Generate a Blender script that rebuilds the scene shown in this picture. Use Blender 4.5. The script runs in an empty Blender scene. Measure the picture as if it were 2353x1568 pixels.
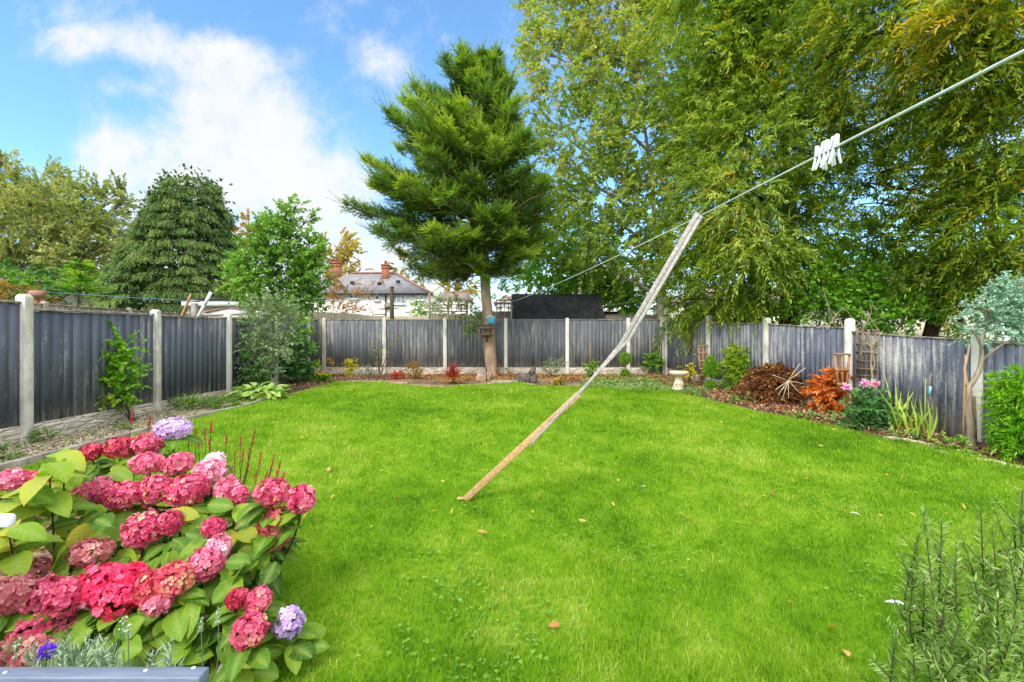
import bpy, math, random
import numpy as np
from mathutils import Vector, Matrix

rng = np.random.default_rng(11)
random.seed(5)
SC = bpy.context.scene
COL = SC.collection
# ---- picture geometry: focal length in 2353-px-wide units, horizon row, eye height
F, CX, HY, CZ = 1046.0, 1176.5, 780.0, 1.6
PI = math.pi


def at(px, py, Y):
    return np.array([(px - CX) / F * Y, Y, CZ + (HY - py) / F * Y])


GL = ([-5, 0, 5.7, 9.75, 14.4, 400], [1.6 - 1.42, 1.6 - 1.40, 1.6 - 1.28, 1.6 - 1.24, 0.5, 0.5])
GR = ([-5, 0, 3.0, 6.8, 14.4, 400], [1.6 - 1.74, 1.6 - 1.72, 1.6 - 1.68, 1.6 - 1.55, 0.5, 0.5])


def ground_z(x, y):
    u = np.clip((np.asarray(x, float) + 6.1) / 12.6, 0, 1)
    return (1 - u) * np.interp(y, *GL) + u * np.interp(y, *GR)


def gnd(px, py):
    Y = 6.0
    for _ in range(60):
        p = at(px, py, Y)
        z = float(ground_z(p[0], p[1]))
        Yn = (CZ - z) * F / (py - HY)
        Y = 0.5 * Y + 0.5 * Yn
    p = at(px, py, Y)
    return np.array([p[0], p[1], float(ground_z(p[0], p[1]))])


def gp(x, y):
    return np.array([x, y, float(ground_z(x, y))])


def lin(r, g, b):
    f = lambda c: (c / 255 / 12.92) if c <= 10 else ((c / 255 + 0.055) / 1.055) ** 2.4
    return (f(r), f(g), f(b))


# ------------------------------------------------------------------ objects
OFF = {}


def tag(o, label=None, cat=None, group=None, kind=None):
    if label: o['label'] = label
    if cat: o['category'] = cat
    if group: o['group'] = group
    if kind: o['kind'] = kind
    return o


def thing(name, label, cat, loc, group=None):
    o = bpy.data.objects.new(name, None)
    o.empty_display_size = 0.1
    COL.objects.link(o)
    o.location = tuple(float(c) for c in loc)
    OFF[o.name] = np.array(o.location)
    return tag(o, label, cat, group)


def raw_mesh(name, V, faces, mats, attrs=None, smooth=False, mi=None):
    """faces: list of int arrays (n,k), each of one polygon size"""
    me = bpy.data.meshes.new(name)
    V = np.asarray(V, np.float32)
    faces = [np.asarray(f, np.int32) for f in faces if len(f)]
    me.vertices.add(len(V))
    me.vertices.foreach_set('co', V.ravel())
    loops = np.concatenate([f.ravel() for f in faces])
    tot = np.concatenate([np.full(len(f), f.shape[1], np.int32) for f in faces])
    start = np.concatenate([[0], np.cumsum(tot)[:-1]]).astype(np.int32)
    me.loops.add(len(loops))
    me.loops.foreach_set('vertex_index', loops)
    me.polygons.add(len(tot))
    me.polygons.foreach_set('loop_start', start)
    me.polygons.foreach_set('loop_total', tot)
    if smooth:
        me.polygons.foreach_set('use_smooth', np.ones(len(tot), bool))
    if mi is not None:
        me.polygons.foreach_set('material_index', np.asarray(mi, np.int32))
    for m in (mats if isinstance(mats, (list, tuple)) else [mats]):
        me.materials.append(m)
    for k, a in (attrs or {}).items():
        at_ = me.attributes.new(k, 'FLOAT', 'POINT')
        at_.data.foreach_set('value', np.asarray(a, np.float32))
    me.update(calc_edges=True)
    me.validate()
    return me


def link(name, me, parent=None, loc=(0, 0, 0)):
    o = bpy.data.objects.new(name, me)
    COL.objects.link(o)
    o.location = loc
    if parent is not None:
        o.parent = parent
        OFF[o.name] = OFF.get(parent.name, np.zeros(3))
    return o


def obj(name, V, faces, mats, parent=None, attrs=None, smooth=False, mi=None):
    V = np.asarray(V, float)
    if parent is not None:
        V = V - OFF.get(parent.name, np.zeros(3))
        return link(name, raw_mesh(name, V, faces, mats, attrs, smooth, mi), parent)
    c = np.array([V[:, 0].mean(), V[:, 1].mean(), V[:, 2].min()])
    return link(name, raw_mesh(name, V - c, faces, mats, attrs, smooth, mi), None, tuple(c))


class MB:
    """collects boxes, bars, tubes and lathes for one mesh"""

    def __init__(s):
        s.v, s.f, s.r, s.m = [], [], [], []

    def add(s, V, Fc, rnd=None, mi=0):
        b = len(s.v)
        V = [tuple(map(float, p)) for p in V]
        s.v += V
        s.r += [random.random() if rnd is None else rnd] * len(V)
        for f in Fc:
            s.f.append([i + b for i in f]); s.m.append(mi)
        return s

    def box(s, c, size, R=None, rnd=None, mi=0):
        c = np.array(c, float); h = np.array(size, float) / 2
        P = np.array([(x, y, z) for z in (-1, 1) for y in (-1, 1) for x in (-1, 1)]) * h
        if R is not None: P = P @ np.array(R).T
        return s.add(P + c, [(0, 2, 3, 1), (4, 5, 7, 6), (0, 1, 5, 4), (2, 6, 7, 3), (0, 4, 6, 2), (1, 3, 7, 5)], rnd, mi)

    def bar(s, a, b, w, d, up=(0, 0, 1), rnd=None, mi=0):
        a = np.array(a, float); b = np.array(b, float); t = b - a; L = np.linalg.norm(t); t = t / L
        u = np.array(up, float)
        if abs(u @ t) > .95: u = np.array((0, 1., 0))
        sd = np.cross(t, u); sd /= np.linalg.norm(sd); u = np.cross(sd, t)
        return s.box((a + b) / 2, (L, w, d), np.stack([t, sd, u], 1), rnd, mi)

    def tube(s, pts, rad, n=8, cap=True, rnd=None, mi=0):
        P = np.array(pts, float); K = len(P)
        rad = np.full(K, rad) if np.isscalar(rad) else np.array(rad, float)
        T = np.gradient(P, axis=0); T /= np.linalg.norm(T, axis=1)[:, None] + 1e-9
        ref = np.array((0., 0, 1)) if abs(T[0][2]) < .9 else np.array((1., 0, 0))
        V = []
        u = np.cross(T[0], ref); u /= np.linalg.norm(u)
        for i in range(K):
            u = u - (u @ T[i]) * T[i]; u /= np.linalg.norm(u) + 1e-9
            w = np.cross(T[i], u)
            for k in range(n):
                a = 2 * PI * k / n
                V.append(P[i] + rad[i] * (math.cos(a) * u + math.sin(a) * w))
        Fc = [(i * n + k, i * n + (k + 1) % n, (i + 1) * n + (k + 1) % n, (i + 1) * n + k) for i in range(K - 1) for k in range(n)]
        if cap: Fc += [tuple(range(n))[::-1], tuple((K - 1) * n + k for k in range(n))]
        return s.add(V, Fc, rnd, mi)

    def lathe(s, prof, c, n=20, wob=0.0, rnd=None, mi=0, shear=(0, 0)):
        V = []; K = len(prof)
        for r, z in prof:
            for k in range(n):
                a = 2 * PI * k / n
                rr = r * (1 + wob * math.sin(3 * a + 5 * z))
                V.append((c[0] + rr * math.cos(a) + shear[0] * z, c[1] + rr * math.sin(a) + shear[1] * z, c[2] + z))
        Fc = [(i * n + k, i * n + (k + 1) % n, (i + 1) * n + (k + 1) % n, (i + 1) * n + k) for i in range(K - 1) for k in range(n)]
        Fc += [tuple(range(n))[::-1], tuple((K - 1) * n + k for k in range(n))]
        return s.add(V, Fc, rnd, mi)

    def prism(s, poly, d, rnd=None, mi=0):
        """planar polygon (list of 3-D points) extruded by vector d"""
        P = np.array(poly, float); n = len(P); Q = P + np.array(d, float)
        return s.add(np.concatenate([P, Q]), [tuple(range(n))[::-1], tuple(range(n, 2 * n))] + [(i, (i + 1) % n, n + (i + 1) % n, n + i) for i in range(n)], rnd, mi)

    def mesh(s, name, mats, off=(0, 0, 0), smooth=False):
        by = {}
        for f, m in zip(s.f, s.m): by.setdefault(len(f), []).append((f, m))
        faces, mi = [], []
        for k, fs in by.items():
            faces.append(np.array([f for f, _ in fs])); mi += [m for _, m in fs]
        return raw_mesh(name, np.array(s.v) - np.array(off), faces, mats, {'rnd': s.r}, smooth, mi)

    def build(s, name, mats, parent=None, smooth=False, bevel=0):
        V = np.array(s.v)
        if parent is not None:
            o = link(name, s.mesh(name, mats, OFF.get(parent.name, np.zeros(3)), smooth), parent)
        else:
            c = np.array([V[:, 0].mean(), V[:, 1].mean(), V[:, 2].min()])
            o = link(name, s.mesh(name, mats, c, smooth), None, tuple(c))
        if bevel:
            b = o.modifiers.new('bevel', 'BEVEL'); b.width = bevel; b.segments = 2; b.limit_method = 'ANGLE'
        return o


# ------------------------------------------------------------------ materials
def newmat(name):
    m = bpy.data.materials.new(name); m.use_nodes = True
    nt = m.node_tree; nt.nodes.clear()
    out = nt.nodes.new('ShaderNodeOutputMaterial')
    return m, nt, out


def N(nt, t, **kw):
    n = nt.nodes.new('ShaderNode' + t)
    for k, v in kw.items():
        if k == 'inp':
            for kk, vv in v.items(): n.inputs[kk].default_value = vv
        else: setattr(n, k, v)
    return n


def ramp(nt, stops):
    r = nt.nodes.new('ShaderNodeValToRGB'); e = r.color_ramp.elements
    while len(e) < len(stops): e.new(0.5)
    for el, (p, c) in zip(e, stops):
        el.position = p; el.color = (*c, 1)
    return r


def leafmat(name, stops, trans=0.35, rough=0.45, tint=(1.15, 1.2, 0.45), spec=0.35, mid=None):
    m, nt, out = newmat(name); L = nt.links.new
    a = N(nt, 'Attribute', attribute_name='rnd')
    r = ramp(nt, stops); L(a.outputs['Fac'], r.inputs['Fac'])
    col = r.outputs['Color']
    if mid:
        am = N(nt, 'Attribute', attribute_name='mid')
        mx = N(nt, 'Mix', data_type='RGBA'); mx.inputs['B'].default_value = (*mid, 1)
        L(am.outputs['Fac'], mx.inputs['Factor']); L(col, mx.inputs['A']); col = mx.outputs['Result']
    p = N(nt, 'BsdfPrincipled', inp={'Roughness': rough, 'Specular IOR Level': spec})
    L(col, p.inputs['Base Color'])
    if trans > 0:
        t = N(nt, 'BsdfTranslucent')
        mm = N(nt, 'Mix', data_type='RGBA', blend_type='MULTIPLY', inp={'Factor': 1.0}); mm.inputs['B'].default_value = (*tint, 1)
        L(col, mm.inputs['A']); L(mm.outputs['Result'], t.inputs['Color'])
        ms = N(nt, 'MixShader', inp={'Fac': trans})
        L(p.outputs[0], ms.inputs[1]); L(t.outputs[0], ms.inputs[2]); L(ms.outputs[0], out.inputs[0])
    else: L(p.outputs[0], out.inputs[0])
    return m


def surf(name, c1, c2, scale=8.0, stretch=(1, 1, 1), rough=0.7, bump=0.2, c3=None, spec=0.3, rndmix=0.0, detail=6.0, lo=0.35, hi=0.65, bscale=None, metal=0.0):
    """two/three-colour noise surface with bump; rndmix varies it by the per-piece attribute"""
    m, nt, out = newmat(name); L = nt.links.new
    tc = N(nt, 'TexCoord'); mp = N(nt, 'Mapping'); mp.inputs['Scale'].default_value = stretch
    L(tc.outputs['Object'], mp.inputs['Vector'])
    nz = N(nt, 'TexNoise', inp={'Scale': scale, 'Detail': detail, 'Roughness': 0.6}); L(mp.outputs[0], nz.inputs['Vector'])
    fac = nz.outputs['Fac']
    if rndmix:
        a = N(nt, 'Attribute', attribute_name='rnd')
        ma = N(nt, 'Math', operation='MULTIPLY_ADD', inp={1: rndmix, 2: -rndmix / 2}); L(a.outputs['Fac'], ma.inputs[0])
        ad = N(nt, 'Math', operation='ADD'); L(fac, ad.inputs[0]); L(ma.outputs[0], ad.inputs[1]); fac = ad.outputs[0]
    st = [(lo, c1), (hi, c2)] if c3 is None else [(lo, c1), ((lo + hi) / 2, c2), (hi, c3)]
    r = ramp(nt, st); L(fac, r.inputs['Fac'])
    p = N(nt, 'BsdfPrincipled', inp={'Roughness': rough, 'Specular IOR Level': spec, 'Metallic': metal}); L(r.outputs[0], p.inputs['Base Color'])
    if bump:
        n2 = N(nt, 'TexNoise', inp={'Scale': bscale or scale * 3, 'Detail': 5.0}); L(mp.outputs[0], n2.inputs['Vector'])
        b = N(nt, 'Bump', inp={'Strength': bump, 'Distance': 0.02}); L(n2.outputs['Fac'], b.inputs['Height']); L(b.outputs[0], p.inputs['Normal'])
    L(p.outputs[0], out.inputs[0])
    return m


def fence_mat(name, paint1, paint2, wear, amount, zlo=0.0, zhi=1.5, endw=0.25):
    """weathered painted featheredge boards: paint, long pale scuffs, rubbed ends. z measured from the base of the fence"""
    m, nt, out = newmat(name); L = nt.links.new
    tc = N(nt, 'TexCoord')
    a = N(nt, 'Attribute', attribute_name='rnd')
    mp = N(nt, 'Mapping'); mp.inputs['Scale'].default_value = (14, 14, 1.6)
    cmb = N(nt, 'CombineXYZ'); mul = N(nt, 'Math', operation='MULTIPLY', inp={1: 37.0}); L(a.outputs['Fac'], mul.inputs[0])
    L(mul.outputs[0], cmb.inputs[2]); L(tc.outputs['Object'], mp.inputs['Vector'])
    av = N(nt, 'VectorMath', operation='ADD'); L(mp.outputs[0], av.inputs[0]); L(cmb.outputs[0], av.inputs[1])
    n1 = N(nt, 'TexNoise', inp={'Scale': 1.0, 'Detail': 8.0, 'Roughness': 0.65}); L(av.outputs[0], n1.inputs['Vector'])
    n2 = N(nt, 'TexNoise', inp={'Scale': 0.9, 'Detail': 3.0}); L(tc.outputs['Object'], n2.inputs['Vector'])
    n3 = N(nt, 'TexNoise', inp={'Scale': 26.0, 'Detail': 4.0, 'Roughness': 0.7}); L(tc.outputs['Object'], n3.inputs['Vector'])
    base = N(nt, 'Mix', data_type='RGBA'); base.inputs['A'].default_value = (*paint1, 1); base.inputs['B'].default_value = (*paint2, 1)
    bf = N(nt, 'Math', operation='MULTIPLY_ADD', inp={1: 0.6, 2: 0.0}); L(a.outputs['Fac'], bf.inputs[0])
    bf2 = N(nt, 'Math', operation='MULTIPLY_ADD', inp={1: 0.5}); L(n1.outputs['Fac'], bf2.inputs[0]); L(bf.outputs[0], bf2.inputs[2])
    L(bf2.outputs[0], base.inputs['Factor'])
    # wear factor
    s1 = N(nt, 'Math', operation='MULTIPLY_ADD', inp={1: 0.55}); L(n2.outputs['Fac'], s1.inputs[0])
    s0 = N(nt, 'Math', operation='MULTIPLY_ADD', inp={1: 0.45}); L(n3.outputs['Fac'], s0.inputs[0]); L(n1.outputs['Fac'], s0.inputs[2])
    L(s0.outputs[0], s1.inputs[2])
    sp = N(nt, 'SeparateXYZ'); L(tc.outputs['Object'], sp.inputs[0])
    lo = N(nt, 'MapRange', inp={1: zlo, 2: zlo + endw, 3: 0.22, 4: 0.0}); L(sp.outputs[2], lo.inputs[0])
    s2 = N(nt, 'Math', operation='ADD'); L(s1.outputs[0], s2.inputs[0]); L(lo.outputs[0], s2.inputs[1])
    hi = N(nt, 'MapRange', inp={1: zhi - 0.12, 2: zhi, 3: 0.0, 4: 0.13}); L(sp.outputs[2], hi.inputs[0])
    s3 = N(nt, 'Math', operation='ADD'); L(s2.outputs[0], s3.inputs[0]); L(hi.outputs[0], s3.inputs[1])
    th = 1.28 - amount
    wf = N(nt, 'MapRange', inp={1: th - 0.14, 2: th + 0.16, 3: 0.0, 4: 0.85}); L(s3.outputs[0], wf.inputs[0])
    mx = N(nt, 'Mix', data_type='RGBA'); mx.inputs['B'].default_value = (*wear, 1)
    L(base.outputs['Result'], mx.inputs['A']); L(wf.outputs[0], mx.inputs['Factor'])
    # knots
    p = N(nt, 'BsdfPrincipled', inp={'Roughness': 0.8, 'Specular IOR Level': 0.2}); L(mx.outputs['Result'], p.inputs['Base Color'])
    b = N(nt, 'Bump', inp={'Strength': 0.35, 'Distance': 0.01}); L(n1.outputs['Fac'], b.inputs['Height']); L(b.outputs[0], p.inputs['Normal'])
    L(p.outputs[0], out.inputs[0])
    return m


# ------------------------------------------------------------------ foliage arrays
def nrm(a):
    return a / (np.linalg.norm(a, axis=-1, keepdims=True) + 1e-9)


def rdir(n):
    return nrm(rng.normal(size=(n, 3)))


class Leaves:
    def __init__(s):
        s.P, s.D, s.N, s.L, s.W, s.R = [], [], [], [], [], []

    def add(s, P, D, Nn, L, W, R):
        n = len(P)
        bc = lambda a: np.broadcast_to(np.asarray(a, float), (n,)).copy()
        s.P.append(P); s.D.append(nrm(D)); s.N.append(Nn); s.L.append(bc(L)); s.W.append(bc(W)); s.R.append(bc(R))

    def arr(s):
        return [np.concatenate(x) for x in (s.P, s.D, s.N, s.L, s.W, s.R)]

    def count(s):
        return sum(len(p) for p in s.P)

    def build(s, name, mat, parent, kind='d4', fold=0.12, curl=0.15):
        P, D, Nn, L, W, R = s.arr()
        Sd = nrm(np.cross(D, Nn)); Nn = np.cross(Sd, D)
        L_ = L[:, None]; W_ = W[:, None]; n = len(P)
        if kind == 'd4':
            V = np.stack([P, P + D * L_ * .42 + Sd * W_ * .5 + Nn * W_ * fold, P + D * L_ - Nn * L_ * curl,
                          P + D * L_ * .42 - Sd * W_ * .5 + Nn * W_ * fold], 1)
            f = [np.arange(n * 4).reshape(n, 4)]
            k = 4
        elif kind == 'o6':
            V = np.stack([P, P + D * L_ * .3 + Sd * W_ * .46 + Nn * W_ * fold, P + D * L_ * .68 + Sd * W_ * .4 + Nn * (W_ * fold - L_ * curl * .4),
                          P + D * L_ - Nn * L_ * curl, P + D * L_ * .68 - Sd * W_ * .4 + Nn * (W_ * fold - L_ * curl * .4),
                          P + D * L_ * .3 - Sd * W_ * .46 + Nn * W_ * fold], 1)
            i = np.arange(n)[:, None] * 6
            f = [np.concatenate([i + np.array([0, 1, 2, 3]), i + np.array([0, 3, 4, 5])])]
            k = 6
        elif kind == 'm8':   # lobed (maple / ivy)
            q = [(0, 0), (.25, .5), (.38, .22), (.72, .42), (1, 0), (.72, -.42), (.38, -.22), (.25, -.5)]
            V = np.stack([P + D * L_ * a + Sd * W_ * b + Nn * (abs(b) * W_ * fold - L_ * curl * a * a) for a, b in q], 1)
            i = np.arange(n)[:, None] * 8
            f = [np.concatenate([i + np.array([0, 1, 2, 4]), i + np.array([0, 4, 6, 7])]),
                 np.concatenate([i + np.array([2, 3, 4]), i + np.array([4, 5, 6])])]
            k = 8
        elif kind == 't3':
            V = np.stack([P + Sd * W_ * .5, P + D * L_ - Nn * L_ * curl, P - Sd * W_ * .5], 1)
            f = [np.arange(n * 3).reshape(n, 3)]; k = 3
        elif kind == 'b5':   # arched blade (sword leaves): broad base, bending over
            mid = P + D * L_ * .55
            tip = P + D * L_ - Nn * L_ * curl
            V = np.stack([P + Sd * W_ * .35, P - Sd * W_ * .35, mid + Sd * W_ * .5, mid - Sd * W_ * .5, tip], 1)
            i = np.arange(n)[:, None] * 5
            f = [i + np.array([0, 1, 3, 2]), i + np.array([2, 3, 4])]; k = 5
        return obj(name, V.reshape(-1, 3), f, mat, parent, {'rnd': np.clip(np.repeat(R, k), 0, 1)})


def sprays(LV, base, dirs, length, droop, m, leafL, leafW, ang=45, jit=0.25, s0=0.12, r0=None, rv=0.12, flat=0.6, taper=0.3, upn=0.6, keep=None):
    """twigs with alternate leaves. base, dirs (T,3); returns the twig polylines (T,4,3)"""
    T = len(base); dirs = nrm(dirs)
    length = np.broadcast_to(np.asarray(length, float), (T,)); droop = np.broadcast_to(np.asarray(droop, float), (T,))
    s = s0 + (1 - s0) * (np.arange(m) + .6) / m
    Ln = length[:, None, None]; S_ = s[None, :, None]
    down = np.array([0, 0, -1.0])
    pos = base[:, None] + dirs[:, None] * Ln * S_ + down * (droop[:, None, None] * Ln * S_ ** 2)
    tan = nrm(dirs[:, None] + down * (2 * droop[:, None, None] * S_))
    ref = nrm(np.array([0, 0, 1.0]) * flat + rdir(T) * (1 - flat))[:, None]
    side = nrm(np.cross(tan, np.broadcast_to(ref, tan.shape)))
    sg = np.where(np.arange(m) % 2 == 0, 1.0, -1.0)[None, :, None]
    a = math.radians(ang)
    D = tan * math.cos(a) + side * sg * math.sin(a) + rng.normal(size=pos.shape) * jit
    Nn = np.broadcast_to(np.array([0, 0, 1.0]) * upn, pos.shape) + rng.normal(size=pos.shape) * (0.35 + (1 - upn))
    tr = (rng.random(T) if r0 is None else np.asarray(r0))[:, None] + rng.normal(size=(T, m)) * rv
    tp = 1 - taper * s[None, :]
    ll = leafL * tp * rng.uniform(.75, 1.2, (T, m)); ww = leafW * tp * rng.uniform(.8, 1.2, (T, m))
    LV.add(pos.reshape(-1, 3), D.reshape(-1, 3), Nn.reshape(-1, 3), ll.ravel(), ww.ravel(), tr.ravel())
    q = np.linspace(0, 1, 4)[None, :, None]
    return base[:, None] + dirs[:, None] * Ln * q + down * (droop[:, None, None] * Ln * q ** 2)


def twig_arrays(lines, r0, r1, sides=3):
    """(T,K,3) polylines -> vertices, quads"""
    T, K, _ = lines.shape
    tan = nrm(np.gradient(lines, axis=1))
    u = nrm(np.cross(tan, np.array([.37, .22, .9])))
    w = np.cross(tan, u)
    r0 = np.broadcast_to(np.asarray(r0, float), (T,))[:, None]; r1 = np.broadcast_to(np.asarray(r1, float), (T,))[:, None]
    rad = (r0 + (r1 - r0) * np.linspace(0, 1, K)[None])[:, :, None]
    V = np.stack([lines + rad * (math.cos(2 * PI * k / sides) * u + math.sin(2 * PI * k / sides) * w) for k in range(sides)], 2)
    idx = np.arange(T * K * sides).reshape(T, K, sides)
    A = idx[:, :-1]; B = idx[:, 1:]
    f = np.stack([A, np.roll(A, -1, 2), np.roll(B, -1, 2), B], -1).reshape(-1, 4)
    return V.reshape(-1, 3), f


class Wood:
    """trunk, limbs and twigs in one mesh"""

    def __init__(s):
        s.V, s.F, s.n = [], [], 0

    def put(s, V, f):
        s.V.append(V); s.F.append(f + s.n); s.n += len(V)

    def limb(s, pts, r0, r1, sides=7, wig=0.0, K=8, power=1.0):
        P = np.array(pts, float)
        t = np.linspace(0, 1, len(P)); q = np.linspace(0, 1, K)
        if len(P) > 2:  # smooth through the points
            C = np.stack([np.interp(q, t, P[:, i]) for i in range(3)], 1)
            for _ in range(2): C[1:-1] = (C[:-2] + 2 * C[1:-1] + C[2:]) / 4
        else:
            C = P[0] + (P[-1] - P[0]) * q[:, None]
        if wig: C[1:-1] += rng.normal(size=(K - 2, 3)) * wig
        V, f = twig_arrays(C[None], r0, r1, sides)
        rad = (r0 + (r1 - r0) * q ** power)
        cen = np.repeat(C, sides, 0); cur = np.repeat(r0 + (r1 - r0) * q, sides)
        V = cen + (V - cen) * (np.repeat(rad, sides) / cur)[:, None]
        s.put(V, f); return C

    def twigs(s, lines, r0, r1, sides=3): s.put(*twig_arrays(lines, r0, r1, sides))

    def build(s, name, mat, parent):
        return obj(name, np.concatenate(s.V), [np.concatenate(s.F)], mat, parent, smooth=True)


def blobs_px(lst):
    """(px, py, Y, rpx[, squash in y-depth]) -> centre, radius"""
    return [(at(b[0], b[1], b[2]), b[3] / F * b[2]) for b in lst]


def crown_sprays(LV, blobs, per_r2, length, droop, m, leafL, leafW, outw=1.0, up=0.15, ang=45, jit=.25, inner=.15, flat=.6, rv=.12, upn=.6, squash=1.0, rb=None, lump=.35, zmin=None, **kw):
    lines = []
    for i, (c, r) in enumerate(blobs):
        n = max(4, int(per_r2 * r * r))
        d = rdir(n); rr = r * rng.uniform(inner, .82, n) ** .6
        # lumps: pull the twigs together round a few sub-centres so that gaps open between them
        k = max(3, n // 9); sub = rdir(k)
        j = rng.integers(0, k, n); d = nrm(d * (1 - lump) + sub[j] * lump * 1.6)
        base = c + d * rr[:, None] * np.array([1, squash, 1])
        dirs = nrm(d * outw + np.array([0, 0, up]) + rdir(n) * .45)
        L = length * rng.uniform(.6, 1.25, n)
        r0 = (rng.random() if rb is None else rb[i]) * .35 + sub_r(j, k) * .35 + rng.random(n) * .3
        if zmin is not None:
            ok = base[:, 2] > zmin; base, dirs, L, r0 = base[ok], dirs[ok], L[ok], r0[ok]
            if not len(base): continue
        lines.append(sprays(LV, base, dirs, L, droop, m, leafL, leafW, ang=ang, jit=jit, r0=r0, rv=rv, flat=flat, upn=upn, **kw))
    return np.concatenate(lines)


def sub_r(j, k):
    return rng.random(k)[j]


def tree(name, label, cat, base, blobs, lmat, bmat, trunk_r, per_r2, length, droop, m, leafL, leafW, kind='d4', limbs=True, trunk_pts=None, group=None,
         twig_r=0.008, fold=.12, curl=.15, limb_r=.35, crown_name='crown', twig_keep=1.0, **kw):
    root = thing(name, label, cat, base, group)
    LV = Leaves(); W = Wood()
    lines = crown_sprays(LV, blobs, per_r2 * 4.0, length, droop, m, leafL, leafW, **kw)
    base = np.array(base, float)
    if trunk_pts is None:
        top = np.mean([c for c, _ in blobs], 0); top[2] = .5 * top[2] + .5 * max(c[2] for c, _ in blobs)
        trunk_pts = [base - np.array([0, 0, .1]), base * .6 + top * .4 + rng.normal(size=3) * .05 * np.array([1, 1, 0]), top]
    T = W.limb(trunk_pts, trunk_r, trunk_r * .15, 9, wig=trunk_r * .15, K=12, power=.7)
    if limbs:
        for c, r in blobs:
            k = int(np.clip(np.searchsorted(T[:, 2], c[2] - .9 * np.linalg.norm(c[:2] - T[len(T) // 2][:2]) - .2), 1, len(T) - 2))
            a = T[k]; mid = (a + c) / 2 + np.array([0, 0, -.06 * np.linalg.norm(c - a)]) + rng.normal(size=3) * .06 * np.linalg.norm(c - a)
            rr = trunk_r * limb_r * min(1, (np.linalg.norm(c - a) / 2 + .4))
            W.limb([a, mid, c], rr, rr * .25, 6, wig=rr * .4, K=7)
            for _ in range(4):
                e = c + rdir(1)[0] * r * .7
                W.limb([c * .6 + mid * .4, (c + e) / 2 + rng.normal(size=3) * r * .08, e], rr * .45, rr * .08, 4, K=5)
    if twig_keep < 1: lines = lines[rng.random(len(lines)) < twig_keep]
    W.twigs(lines, twig_r, twig_r * .35)
    W.build('trunk', bmat, root)
    LV.build(crown_name, lmat, root, kind, fold, curl)
    return root
# ================================================================== world, sun, camera
SUN_EL, SUN_AZ = 46.0, 205.0      # azimuth measured clockwise from +Y (the way the camera looks): behind, a little to the left
w = bpy.data.worlds.new("World"); SC.world = w; w.use_nodes = True
nt = w.node_tree; nt.nodes.clear(); L = nt.links.new
wo = nt.nodes.new('ShaderNodeOutputWorld')
sky = N(nt, 'TexSky', sky_type='NISHITA', sun_disc=False, sun_elevation=math.radians(SUN_EL), sun_rotation=math.radians(SUN_AZ),
        air_density=1.0, dust_density=0.6, ozone_density=2.2, altitude=50)
hs = N(nt, 'HueSaturation', inp={'Saturation': 1.0, 'Value': 1.0}); L(sky.outputs[0], hs.inputs['Color'])
tintn = N(nt, 'Mix', data_type='RGBA', blend_type='MULTIPLY', inp={'Factor': 1.0}); tintn.inputs['B'].default_value = (.92, 1.22, 1.32, 1)
L(hs.outputs[0], tintn.inputs['A'])
bg1 = N(nt, 'Background', inp={'Strength': 0.137}); L(tintn.outputs['Result'], bg1.inputs['Color'])
tc = N(nt, 'TexCoord'); sep = N(nt, 'SeparateXYZ'); L(tc.outputs['Generated'], sep.inputs[0])
ya = N(nt, 'Math', operation='ABSOLUTE'); L(sep.outputs[1], ya.inputs[0])
yb = N(nt, 'Math', operation='MAXIMUM', inp={1: 0.06}); L(ya.outputs[0], yb.inputs[0])
du = N(nt, 'Math', operation='DIVIDE'); L(sep.outputs[0], du.inputs[0]); L(yb.outputs[0], du.inputs[1])
dv = N(nt, 'Math', operation='DIVIDE'); L(sep.outputs[2], dv.inputs[0]); L(yb.outputs[0], dv.inputs[1])
uv = N(nt, 'CombineXYZ'); L(du.outputs[0], uv.inputs[0]); L(dv.outputs[0], uv.inputs[1])
# each bank of cloud: centre and half-widths (in 1/1046ths of the tangent of its direction), tilt in degrees, weight
banks = [(180, 100, 140, 48, 8, .62), (330, 100, 140, 66, -12, .8), (480, 145, 160, 80, -15, .95), (570, 135, 90, 60, 0, .75),
         (520, 235, 190, 120, -20, .68), (600, 285, 210, 120, 0, .75), (300, 195, 90, 44, 0, .5), (660, 165, 80, 80, 0, .45), (420, 290, 130, 70, 10, .45),
         (330, 385, 190, 100, 0, .85), (240, 330, 60, 40, 20, .5), (460, 420, 320, 170, 0, 1.0), (660, 420, 230, 120, 0, .9), (790, 430, 130, 80, -15, .75),
         (560, 600, 520, 190, 0, 1.0), (880, 135, 90, 58, -25, .62), (1500, 690, 900, 130, 0, .75), (-300, 720, 500, 110, 0, .7), (700, 300, 80, 60, 0, .3),
         (1900, -250, 500, 250, 0, .5), (2500, 300, 500, 250, 0, .6)]
acc = None
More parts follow.
